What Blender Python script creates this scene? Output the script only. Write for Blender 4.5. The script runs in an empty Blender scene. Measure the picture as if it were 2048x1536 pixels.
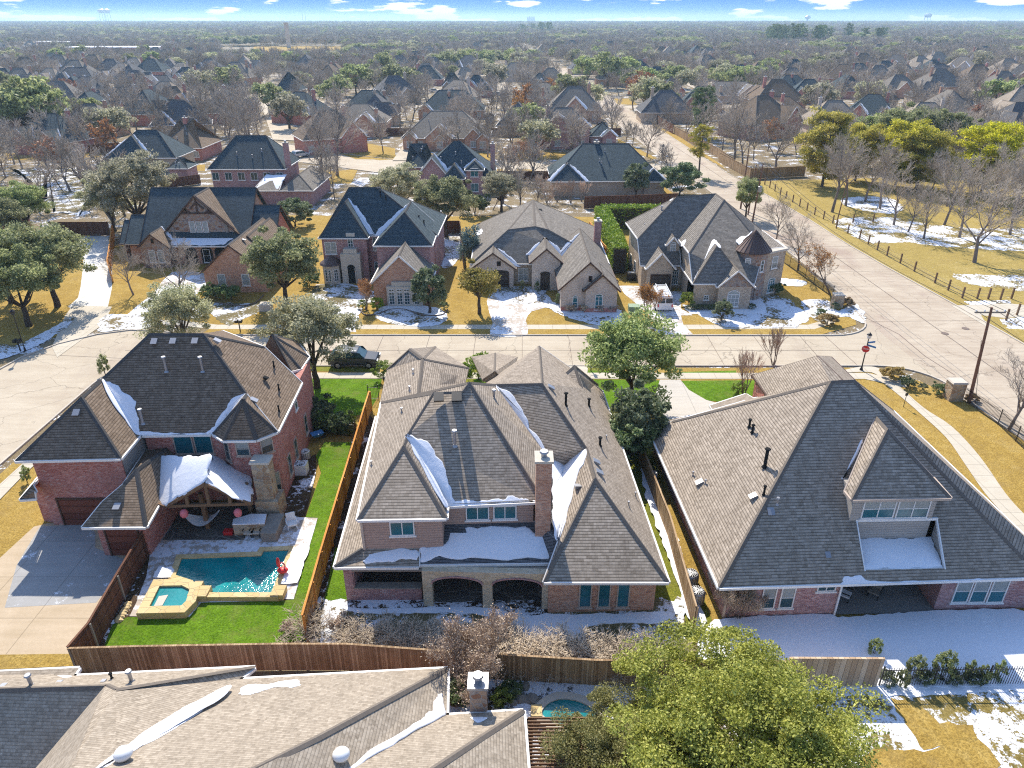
import bpy, math, random
import numpy as np
from mathutils import Vector, Matrix
sc = bpy.context.scene
R = math.radians
# ---------------------------------------------------------------- camera, sky, sun, exposure
CAMH = 30.5; FPX = 1440.0; PITCH = math.atan(728 / FPX)
cam = bpy.data.cameras.new('camera'); camo = bpy.data.objects.new('camera', cam); sc.collection.objects.link(camo)
camo.location = (0, 0, CAMH); camo.rotation_euler = (math.pi / 2 - PITCH, 0, 0)
cam.sensor_width = 36; cam.lens = 36 * FPX / 2048; cam.clip_end = 40000; cam.clip_start = 0.5
sc.camera = camo
SUN_EL = R(43.6); SUN_DIR = Vector((-0.27, 0.963, 0)).normalized()      # towards the sun, on the ground
sun = bpy.data.lights.new('sun', 'SUN'); sun.energy = 4.7; sun.angle = R(0.5); sun.color = (1, .93, .82)
suno = bpy.data.objects.new('sun', sun); sc.collection.objects.link(suno)
sv = Vector((SUN_DIR.x * math.cos(SUN_EL), SUN_DIR.y * math.cos(SUN_EL), math.sin(SUN_EL)))
suno.rotation_euler = (-sv).to_track_quat('-Z', 'Y').to_euler(); suno.location = (0, 0, 200)
w = bpy.data.worlds.new('World'); sc.world = w; w.use_nodes = True
wn = w.node_tree; wn.nodes.clear()
def WN(t, **k):
    n = wn.nodes.new(t)
    for a, b in k.items(): setattr(n, a, b)
    return n
sky = WN('ShaderNodeTexSky', sky_type='NISHITA', sun_disc=False, sun_elevation=SUN_EL, sun_rotation=math.atan2(SUN_DIR.x, SUN_DIR.y), altitude=0, air_density=1, dust_density=.6, ozone_density=1.5)
tc = WN('ShaderNodeTexCoord'); sep = WN('ShaderNodeSeparateXYZ'); wn.links.new(tc.outputs['Generated'], sep.inputs[0])
# low sky: a clean blue above a pale horizon band, with small cumulus, in sky direction space
lr = WN('ShaderNodeValToRGB'); wn.links.new(sep.outputs['Z'], lr.inputs[0])
els = lr.color_ramp.elements
els[0].position = 0.0; els[0].color = (3.0, 3.9, 4.7, 1)
els[1].position = 0.2; els[1].color = (.8, 2.2, 6.0, 1)
e = els.new(0.010); e.color = (.8, 2.1, 4.4, 1)
e = els.new(0.030); e.color = (.2, 1.1, 3.9, 1)
mp = WN('ShaderNodeMapping'); mp.inputs['Scale'].default_value = (13, 13, 75); mp.inputs['Location'].default_value = (3.1, 1.7, 0.35)
wn.links.new(tc.outputs['Generated'], mp.inputs[0])
nz = WN('ShaderNodeTexNoise'); nz.inputs['Scale'].default_value = 1.0; nz.inputs['Detail'].default_value = 7; nz.inputs['Roughness'].default_value = .52
wn.links.new(mp.outputs[0], nz.inputs['Vector'])
cr = WN('ShaderNodeMapRange', interpolation_type='SMOOTHSTEP'); cr.inputs['From Min'].default_value = .525; cr.inputs['From Max'].default_value = .575
wn.links.new(nz.outputs[0], cr.inputs[0])
cm = WN('ShaderNodeMix', data_type='RGBA'); wn.links.new(cr.outputs[0], cm.inputs[0]); wn.links.new(lr.outputs[0], cm.inputs[6]); cm.inputs[7].default_value = (5.3, 5.4, 5.6, 1)
lo = WN('ShaderNodeMapRange'); lo.inputs['From Min'].default_value = .10; lo.inputs['From Max'].default_value = .3
wn.links.new(sep.outputs['Z'], lo.inputs[0])
fm = WN('ShaderNodeMix', data_type='RGBA'); wn.links.new(lo.outputs[0], fm.inputs[0]); wn.links.new(cm.outputs[2], fm.inputs[6]); st_m = WN('ShaderNodeMix', data_type='RGBA', blend_type='MULTIPLY'); st_m.inputs[0].default_value = 1; wn.links.new(sky.outputs[0], st_m.inputs[6]); st_m.inputs[7].default_value = (.94, 1.0, 1.1, 1); wn.links.new(st_m.outputs[2], fm.inputs[7])
bgn = WN('ShaderNodeBackground'); bgn.inputs['Strength'].default_value = .15; wo = WN('ShaderNodeOutputWorld')
wn.links.new(fm.outputs[2], bgn.inputs[0]); wn.links.new(bgn.outputs[0], wo.inputs[0])
sc.view_settings.view_transform = 'Standard'; sc.view_settings.look = 'None'; sc.view_settings.exposure = 0.58; sc.view_settings.gamma = 1
sc.render.engine = 'CYCLES'
cy = sc.cycles
cy.max_bounces = 5; cy.diffuse_bounces = 2; cy.glossy_bounces = 2; cy.transmission_bounces = 3; cy.transparent_max_bounces = 6; cy.volume_bounces = 2; cy.filter_width = 1.15
cy.use_denoising = False; cy.sample_clamp_indirect = 4; cy.use_adaptive_sampling = True; cy.adaptive_threshold = .012
# ---------------------------------------------------------------- measuring: photograph pixels to places
_c, _s = math.cos(PITCH), math.sin(PITCH)
def ray(px, py):
    u = (px - 1024) / FPX; v = (py - 768) / FPX
    return Vector((u, _c - v * _s, -_s - v * _c))
def G(px, py, z=0.0):
    r = ray(px, py); t = (z - CAMH) / r.z; return Vector((r.x * t, r.y * t, z))
VW = {'f': (0, 0, 1), 'l': (0, 640, 2.926), 'c': (640, 640, 2.926), 'r': (1290, 690, 2.695), 'bl': (0, 1100, 2.926), 'bc': (640, 1100, 2.926), 'br': (1290, 1160, 2.702),
      'h1': (200, 330, 4.096), 'h2': (600, 330, 4.096), 'h34': (1050, 360, 3.724), 'ri': (1500, 360, 3.657), 'lf': (0, 330, 3.84),
      'm1': (0, 180, 5.12), 'm2': (380, 180, 5.12), 'm3': (760, 180, 5.12), 'm4': (1060, 180, 5.12), 't1': (0, 0, 2.926), 't2': (600, 0, 2.926), 't3': (1250, 0, 2.566)}
def V(k, x, y):
    a = VW[k]; return (a[0] + x / a[2], a[1] + y / a[2])
def GV(k, x, y, z=0.0): return G(*V(k, x, y), z)
class Pl:                                  # a plane; hit() finds the place on it seen at a pixel
    def __init__(s, a, b, c):
        s.a = Vector(a); s.n = (Vector(b) - s.a).cross(Vector(c) - s.a).normalized()
        if s.n.z < -1e-6: s.n = -s.n
    def hit(s, k, x, y):
        r = ray(*V(k, x, y)); o = Vector((0, 0, CAMH)); t = (s.a - o).dot(s.n) / r.dot(s.n); return o + r * t
def slope_plane(A, B, sl):                 # through the eave A-B, rising to the left of A->B
    d = (B - A); d.z = 0; d.normalize(); n = Vector((-d.y, d.x, 0)); return Pl(A, B, A + n + Vector((0, 0, sl)))
def wall_plane(A, B): return Pl(A, B, Vector(A) + Vector((0, 0, 1)))
# ---------------------------------------------------------------- mesh helpers
def link(o): sc.collection.objects.link(o); return o
def tag(o, label=None, cat=None, group=None, kind=None):
    if label: o['label'] = label
    if cat: o['category'] = cat
    if group: o['group'] = group
    if kind: o['kind'] = kind
    return o
def thing(name, label, cat, loc=(0, 0, 0), rz=0.0, group=None):
    o = bpy.data.objects.new(name, None); o.location = loc; o.rotation_euler = (0, 0, rz); o.empty_display_size = .3
    return tag(link(o), label, cat, group)
class MB:
    def __init__(s): s.v = []; s.f = []
    def poly(s, pts):
        b = len(s.v); s.v += [tuple(p) for p in pts]; s.f.append(tuple(range(b, b + len(pts)))); return s
    def hexa(s, p):                        # 8 points: bottom 4 ccw, top 4 ccw
        b = len(s.v); s.v += [tuple(q) for q in p]
        s.f += [tuple(b + i for i in f) for f in ((3, 2, 1, 0), (4, 5, 6, 7), (0, 1, 5, 4), (1, 2, 6, 5), (2, 3, 7, 6), (3, 0, 4, 7))]; return s
    def box(s, x0, x1, y0, y1, z0, z1):
        return s.hexa([(x0, y0, z0), (x1, y0, z0), (x1, y1, z0), (x0, y1, z0), (x0, y0, z1), (x1, y0, z1), (x1, y1, z1), (x0, y1, z1)])
    def bar(s, a, b, wd, h=None, up=(0, 0, 1)):      # rectangular bar from a to b
        a = Vector(a); b = Vector(b); h = h or wd; d = (b - a).normalized(); u = Vector(up)
        if abs(d.dot(u)) > .98: u = Vector((1, 0, 0))
        sd = d.cross(u).normalized() * wd / 2; u2 = sd.cross(d).normalized() * h / 2
        return s.hexa([a - sd - u2, a + sd - u2, b + sd - u2, b - sd - u2, a - sd + u2, a + sd + u2, b + sd + u2, b - sd + u2])
    def tube(s, a, b, r0, r1=None, n=8, caps=True):
        a = Vector(a); b = Vector(b); r1 = r0 if r1 is None else r1; d = (b - a).normalized()
        u = d.orthogonal().normalized(); w_ = d.cross(u); bs = len(s.v)
        for p, r in ((a, r0), (b, r1)):
            for i in range(n):
                t = 2 * math.pi * i / n; s.v.append(tuple(p + (u * math.cos(t) + w_ * math.sin(t)) * r))
        for i in range(n): j = (i + 1) % n; s.f.append((bs + i, bs + j, bs + n + j, bs + n + i))
        if caps: s.f.append(tuple(bs + i for i in reversed(range(n)))); s.f.append(tuple(bs + n + i for i in range(n)))
        return s
    def ball(s, c, rx, ry=None, rz=None, n=10, m=7, jit=0, seed=0, zmin=-9):
        ry = ry or rx; rz = rz or rx; rn = random.Random(seed); b = len(s.v); c = Vector(c)
        for i in range(m + 1):
            ph = math.pi * i / m
            for j in range(n):
                th = 2 * math.pi * j / n; k = 1 + rn.uniform(-jit, jit) * (0 < i < m)
                s.v.append((c.x + rx * k * math.sin(ph) * math.cos(th), c.y + ry * k * math.sin(ph) * math.sin(th), max(c.z + rz * k * math.cos(ph), zmin)))
        for i in range(m):
            for j in range(n):
                j2 = (j + 1) % n; s.f.append((b + i * n + j, b + (i + 1) * n + j, b + (i + 1) * n + j2, b + i * n + j2))
        return s
    def prism(s, pts, z0, z1):             # upright prism over a ccw outline
        n = len(pts); b = len(s.v)
        s.v += [(p[0], p[1], z0) for p in pts] + [(p[0], p[1], z1) for p in pts]
        s.f += [tuple(b + i for i in reversed(range(n))), tuple(b + n + i for i in range(n))]
        for i in range(n): j = (i + 1) % n; s.f.append((b + i, b + j, b + n + j, b + n + i))
        return s
    def lathe(s, c, prof, n=16):
        c = Vector(c); b = len(s.v); m = len(prof)
        for r, z in prof:
            for j in range(n): t = 2 * math.pi * j / n; s.v.append((c.x + r * math.cos(t), c.y + r * math.sin(t), c.z + z))
        for i in range(m - 1):
            for j in range(n): j2 = (j + 1) % n; s.f.append((b + i * n + j, b + i * n + j2, b + (i + 1) * n + j2, b + (i + 1) * n + j))
        s.f.append(tuple(b + (m - 1) * n + j for j in range(n))); s.f.append(tuple(b + j for j in reversed(range(n))))
        return s
    def build(s, name, m, parent=None, off=None, smooth=False, uv=True):
        me = bpy.data.meshes.new(name)
        vs = s.v if off is None else [(a - off[0], b - off[1], c - off[2]) for a, b, c in s.v]
        me.from_pydata(vs, [], s.f); me.materials.append(m)
        if uv: auto_uv(me, off or (0, 0, 0))
        if smooth: me.polygons.foreach_set('use_smooth', [True] * len(me.polygons))
        o = bpy.data.objects.new(name, me); link(o)
        if parent: o.parent = parent
        return o
def auto_uv(me, off):
    ul = me.uv_layers.new(name='UVMap').data; vs = me.vertices
    for p in me.polygons:
        n = p.normal
        if abs(n.z) > .995 or n.length < .1: t = Vector((1, 0, 0)); u = Vector((0, 1, 0))
        else:
            t = Vector((-n.y, n.x, 0)).normalized(); u = n.cross(t)
        for li in p.loop_indices:
            c = vs[me.loops[li].vertex_index].co; c = Vector((c.x + off[0], c.y + off[1], c.z + off[2]))
            ul[li].uv = (c.dot(t), c.dot(u))
# ---------------------------------------------------------------- materials
class NT:
    def __init__(s, name, rough=.85, spec=.25):
        s.m = bpy.data.materials.new(name); s.m.use_nodes = True; s.t = s.m.node_tree
        s.b = s.t.nodes['Principled BSDF']; s.b.inputs['Roughness'].default_value = rough; s.b.inputs['Specular IOR Level'].default_value = spec
        s._uv = None; s._pos = None
    def N(s, ty, ins={}, **k):
        n = s.t.nodes.new(ty)
        for a, b in k.items(): setattr(n, a, b)
        for a, b in ins.items():
            if isinstance(b, bpy.types.NodeSocket): s.t.links.new(b, n.inputs[a])
            elif b is not None: n.inputs[a].default_value = b
        return n
    def uv(s):
        if not s._uv: s._uv = s.N('ShaderNodeTexCoord').outputs['UV']
        return s._uv
    def pos(s):
        if not s._pos: s._pos = s.N('ShaderNodeNewGeometry').outputs['Position']
        return s._pos
    def map(s, vec, scale=(1, 1, 1), rot=(0, 0, 0)): return s.N('ShaderNodeMapping', {'Vector': vec, 'Scale': scale, 'Rotation': rot}).outputs[0]
    def noise(s, vec, scale, det=4, rough=.55, dist=0): return s.N('ShaderNodeTexNoise', {'Vector': vec, 'Scale': scale, 'Detail': det, 'Roughness': rough, 'Distortion': dist}).outputs[0]
    def ramp(s, fac, stops, interp='LINEAR'):
        n = s.N('ShaderNodeValToRGB', {0: fac}); cr_ = n.color_ramp; cr_.interpolation = interp
        while len(cr_.elements) < len(stops): cr_.elements.new(.5)
        for e_, (p, c) in zip(cr_.elements, stops): e_.position = p; e_.color = (*c, 1) if len(c) == 3 else c
        return n.outputs[0]
    def mix(s, fac, a, b, mode='MIX'):
        n = s.N('ShaderNodeMix', data_type='RGBA', blend_type=mode)
        for i, v in ((0, fac), (6, a), (7, b)):
            if isinstance(v, bpy.types.NodeSocket): s.t.links.new(v, n.inputs[i])
            else: n.inputs[i].default_value = v if i == 0 else (*v, 1)
        return n.outputs[2]
    def math(s, op, a, b=0.0, c=None):
        n = s.N('ShaderNodeMath', {0: a, 1: b}, operation=op)
        if c is not None: n.inputs[2].default_value = c
        return n.outputs[0]
    def rng(s, v, a, b, c=0.0, d=1.0): return s.N('ShaderNodeMapRange', {0: v, 1: a, 2: b, 3: c, 4: d}).outputs[0]
    def col(s, c):
        if isinstance(c, bpy.types.NodeSocket): s.t.links.new(c, s.b.inputs['Base Color'])
        else: s.b.inputs['Base Color'].default_value = (*c, 1)
        return s
    def bump(s, h, st=.5, dist=.02):
        n = s.N('ShaderNodeBump', {'Height': h, 'Strength': st, 'Distance': dist}); s.t.links.new(n.outputs[0], s.b.inputs['Normal']); return s
def plain(name, c, rough=.6, spec=.3, metal=0, var=.12, sc_=3.0):
    k = NT(name, rough, spec); n = k.noise(k.pos(), sc_, 4)
    k.col(k.mix(n, tuple(max(0, v * (1 - var)) for v in c), tuple(v * (1 + var) for v in c))); k.b.inputs['Metallic'].default_value = metal
    return k.m
def shingle(name, a, b, c, row=.17, wid=.32, bst=.9, ed=.85):
    k = NT(name, .9, .12); u = k.uv()
    w1 = k.N('ShaderNodeVectorMath', {0: u, 1: k.N('ShaderNodeVectorMath', {0: k.N('ShaderNodeTexNoise', {'Vector': u, 'Scale': 1.2}).outputs[1], 'Scale': .03}, operation='SCALE').outputs[0]}, operation='ADD').outputs[0]
    br = k.N('ShaderNodeTexBrick', {'Vector': w1, 'Color1': (0, 0, 0, 1), 'Color2': (1, 1, 1, 1), 'Mortar': (.5, .5, .5, 1), 'Scale': 1.0, 'Mortar Size': .012, 'Mortar Smooth': .3, 'Bias': 0.0, 'Brick Width': wid, 'Row Height': row}, offset=.37, squash=1.0)
    wn_ = k.N('ShaderNodeTexWhiteNoise', {'Vector': k.N('ShaderNodeVectorMath', {0: w1, 1: (wid * .5, row, 1)}, operation='SNAP').outputs[0]}, noise_dimensions='2D').outputs[0]
    base = k.ramp(k.mix(.45, br.outputs[0], wn_), [(0, a), (.5, b), (1, c)])
    big = k.noise(k.pos(), .35, 3)
    base = k.mix(k.rng(big, .35, .7, 0, .35), base, tuple(v * .78 for v in b))
    fine = k.noise(k.pos(), 14, 3); base = k.mix(k.rng(fine, .3, .7, 0, .25), base, tuple(v * 1.25 for v in c))
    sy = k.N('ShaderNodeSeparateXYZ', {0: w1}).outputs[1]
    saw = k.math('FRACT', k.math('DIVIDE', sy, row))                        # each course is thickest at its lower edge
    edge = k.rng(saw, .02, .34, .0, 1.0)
    base = k.mix(k.math('MULTIPLY', k.math('SUBTRACT', 1.0, edge), ed), base, tuple(v * .25 for v in a))  # shadow under each course put into the colour as a dark band
    strk = k.rng(k.noise(k.map(u, (1.3, .12, 1)), 1.0, 4, .7), .5, .75, 0, .3); base = k.mix(strk, base, tuple(v * .6 for v in a))
    h = k.math('ADD', k.math('SUBTRACT', 1.0, saw), k.math('MULTIPLY', wn_, .55))
    k.col(base).bump(h, bst, .045); return k.m
def brick(name, c1, c2, mort, tint=None):
    k = NT(name, .9, .15); u = k.uv()
    br = k.N('ShaderNodeTexBrick', {'Vector': u, 'Color1': (0, 0, 0, 1), 'Color2': (1, 1, 1, 1), 'Mortar': (.5, .5, .5, 1), 'Scale': 1.0, 'Mortar Size': .007, 'Mortar Smooth': .2, 'Brick Width': .21, 'Row Height': .076}, offset=.5)
    f = k.noise(k.pos(), 5.5, 3, .6); b_ = k.mix(.22, br.outputs[0], k.rng(f, .3, .7))
    base = k.ramp(b_, [(0, c1), (.45, tuple((x + y) / 2 for x, y in zip(c1, c2))), (.8, c2), (1, tint or mort)])
    base = k.mix(br.outputs[1], base, mort)
    base = k.mix(k.rng(k.noise(k.pos(), .6, 3), .4, .75, 0, .35), base, tuple(v * .7 for v in c1))
    k.col(base).bump(k.math('SUBTRACT', 1.0, br.outputs[1]), .5, .012); return k.m
def stone(name, stops, mort, sc_=2.2, w_=.05):
    k = NT(name, .9, .15); u = k.uv()
    vo = k.N('ShaderNodeTexVoronoi', {'Vector': k.map(u, (1, 1.45, 1)), 'Scale': sc_, 'Randomness': .85}, feature='F1')
    ve = k.N('ShaderNodeTexVoronoi', {'Vector': k.map(u, (1, 1.45, 1)), 'Scale': sc_, 'Randomness': .85}, feature='DISTANCE_TO_EDGE')
    cc = k.N('ShaderNodeSeparateColor', {0: vo.outputs[1]}).outputs[0]
    base = k.mix(.25, k.ramp(cc, stops), k.ramp(k.noise(k.pos(), 5, 4), [(.3, stops[0][1]), (.7, stops[-1][1])]))
    m_ = k.rng(ve.outputs[0], w_ * .5, w_, 1, 0)
    k.col(k.mix(m_, base, mort)).bump(k.rng(ve.outputs[0], 0, w_ * 2), .7, .03); return k.m
def boards(name, a, b, c, wd=.14, horiz=False, wear=.4):
    k = NT(name, .85, .15); u = k.uv(); sp = k.N('ShaderNodeSeparateXYZ', {0: u}); x = sp.outputs[1 if horiz else 0]; y = sp.outputs[0 if horiz else 1]
    cell = k.math('DIVIDE', x, wd); fl = k.math('FLOOR', cell); fr = k.math('FRACT', cell)
    rnd = k.N('ShaderNodeTexWhiteNoise', {'W': fl}, noise_dimensions='1D').outputs[0]
    st = k.noise(k.map(u, (1, 22, 1) if horiz else (22, 1, 1)), 1.0, 4)
    base = k.ramp(k.mix(.4, rnd, st), [(.15, a), (.5, b), (.85, c)])
    base = k.mix(k.rng(k.noise(k.pos(), .8, 4), .4, .7, 0, wear), base, tuple(v * .55 for v in a))
    gap = k.rng(k.math('ABSOLUTE', k.math('SUBTRACT', fr, .5)), .44, .5)
    k.col(k.mix(gap, base, tuple(v * .3 for v in a))).bump(k.math('SUBTRACT', 1.0, gap), .7, .012); return k.m
def grass(name, a, b, c, sc_=.5, snow=0.0):
    k = NT(name, .95, .08); p = k.pos()
    n1 = k.noise(p, sc_ * .35, 5, .6, .6); n2 = k.noise(p, 9, 4, .7); n3 = k.noise(p, 1.6, 4, .65)
    base = k.ramp(k.mix(.5, n1, n3), [(.3, a), (.52, b), (.72, c)])
    base = k.mix(k.rng(n2, .38, .66, 0, .75), base, tuple(v * .45 for v in a))
    pt = k.rng(k.noise(p, .55, 5, .7, .5), .5, .68, 0, .55); base = k.mix(pt, base, tuple(x * .5 + y * .5 for x, y in zip(a, (.3, .22, .1))))
    hh = k.math('ADD', n2, k.math('MULTIPLY', k.noise(p, 38, 3, .8), .6))
    if snow > 0:
        sn = k.rng(k.math('ADD', k.math('MULTIPLY', k.noise(p, .35, 4), .55), k.math('MULTIPLY', k.noise(p, 3.2, 5, .75), .55)), snow, snow + .035)
        base = k.mix(sn, base, (.82, .84, .88))
    k.col(base).bump(hh, .6, .09); return k.m
def concrete(name, a, b, joint=4.5, snow=None, st=.5, stain=None):
    k = NT(name, .85, .2); p = k.pos()
    n = k.noise(p, .22, 5, .6, 1.0); n2 = k.noise(k.map(p, (.15, 1.6, 1)), 1.2, 4, .6); n3 = k.noise(p, 6, 4, .7)
    base = k.ramp(k.mix(.45, n, n2), [(.32, a), (.5, tuple((x + y) / 2 for x, y in zip(a, b))), (.68, b)])
    base = k.mix(k.rng(n3, .3, .75, 0, .28), base, tuple(v * .72 for v in a))
    if joint:
        sp = k.N('ShaderNodeSeparateXYZ', {0: p}); jl = None
        for o_ in (0, 1):
            f = k.math('ABSOLUTE', k.math('SUBTRACT', k.math('FRACT', k.math('DIVIDE', sp.outputs[o_], joint)), .5))
            j = k.rng(f, .5 - .035 / joint, .5 - .01 / joint); jl = j if jl is None else k.math('MAXIMUM', jl, j)
        base = k.mix(k.math('MULTIPLY', jl, .6), base, tuple(v * .4 for v in a))
    if snow is not None:
        sn = k.rng(k.math('ADD', k.math('MULTIPLY', k.noise(p, .4, 4), .5), k.math('MULTIPLY', k.noise(p, 2.6, 5, .75), .6)), snow, snow + .05)
        base = k.mix(sn, base, (.8, .82, .86))
    if stain:
        s1 = k.rng(k.noise(k.map(p, (.12, .05, 1)), 1.0, 5, .65, .8), .52, .66, 0, .6); base = k.mix(s1, base, stain)
        s2 = k.rng(k.noise(p, 1.1, 5, .75), .64, .72, 0, .5); base = k.mix(s2, base, tuple(v * .55 for v in stain))
        cr2 = k.N('ShaderNodeTexVoronoi', {'Vector': k.N('ShaderNodeVectorMath', {0: p, 1: k.N('ShaderNodeTexNoise', {'Vector': p, 'Scale': .8, 'Detail': 4.0}).outputs[1]}, operation='ADD').outputs[0], 'Scale': .16}, feature='DISTANCE_TO_EDGE').outputs[0]; base = k.mix(k.rng(cr2, .002, .007, .45, 0), base, tuple(v * .3 for v in a))
    k.col(base).bump(n3, .25, .01); return k.m
def snowmat(name, c=(.86, .87, .9)):
    k = NT(name, .65, .3); k.col(k.mix(k.noise(k.pos(), 1.5, 4), tuple(v * .95 for v in c), c)).bump(k.math('ADD', k.noise(k.pos(), 2.2, 5), k.math('MULTIPLY', k.noise(k.pos(), 14, 4), .25)), .35, .08)
    k.b.inputs['Subsurface Weight'].default_value = 0; return k.m
def glass(name, c=(.03, .07, .08), rough=.08):
    k = NT(name, rough, .6); k.col(k.mix(k.noise(k.pos(), .9, 3), tuple(v * .6 for v in c), tuple(v * 1.5 for v in c))).bump(k.noise(k.pos(), 1.2, 2), .04, .05); return k.m
def leaf(name, a, b, c, trans=.25, snowy=0):
    k = NT(name, .55, .3); g = k.N('ShaderNodeNewGeometry'); oi = k.N('ShaderNodeObjectInfo')
    f = k.math('ADD', k.math('MULTIPLY', g.outputs['Random Per Island'], .6), k.math('MULTIPLY', k.noise(g.outputs['Position'], .5, 3), .55))
    base = k.ramp(f, [(.2, a), (.5, b), (.85, c)])
    hs = k.N('ShaderNodeHueSaturation', {'Hue': k.rng(oi.outputs['Random'], 0, 1, .485, .515), 'Saturation': k.rng(oi.outputs['Random'], 0, 1, .85, 1.1), 'Value': k.rng(oi.outputs['Random'], 0, 1, .8, 1.2), 'Color': base}).outputs[0]
    k.col(hs)
    tr = k.N('ShaderNodeBsdfTranslucent', {'Color': hs}); mx = k.N('ShaderNodeMixShader', {0: trans})
    k.t.links.new(k.b.outputs[0], mx.inputs[1]); k.t.links.new(tr.outputs[0], mx.inputs[2])
    k.t.links.new(mx.outputs[0], k.t.nodes['Material Output'].inputs[0]); return k.m
def bark(name, a, b):
    k = NT(name, .9, .15); oi = k.N('ShaderNodeObjectInfo')
    base = k.mix(k.noise(k.pos(), 3, 4), a, b)
    hs = k.N('ShaderNodeHueSaturation', {'Value': k.rng(oi.outputs['Random'], 0, 1, .75, 1.25), 'Color': base}).outputs[0]
    k.col(hs); return k.m
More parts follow.
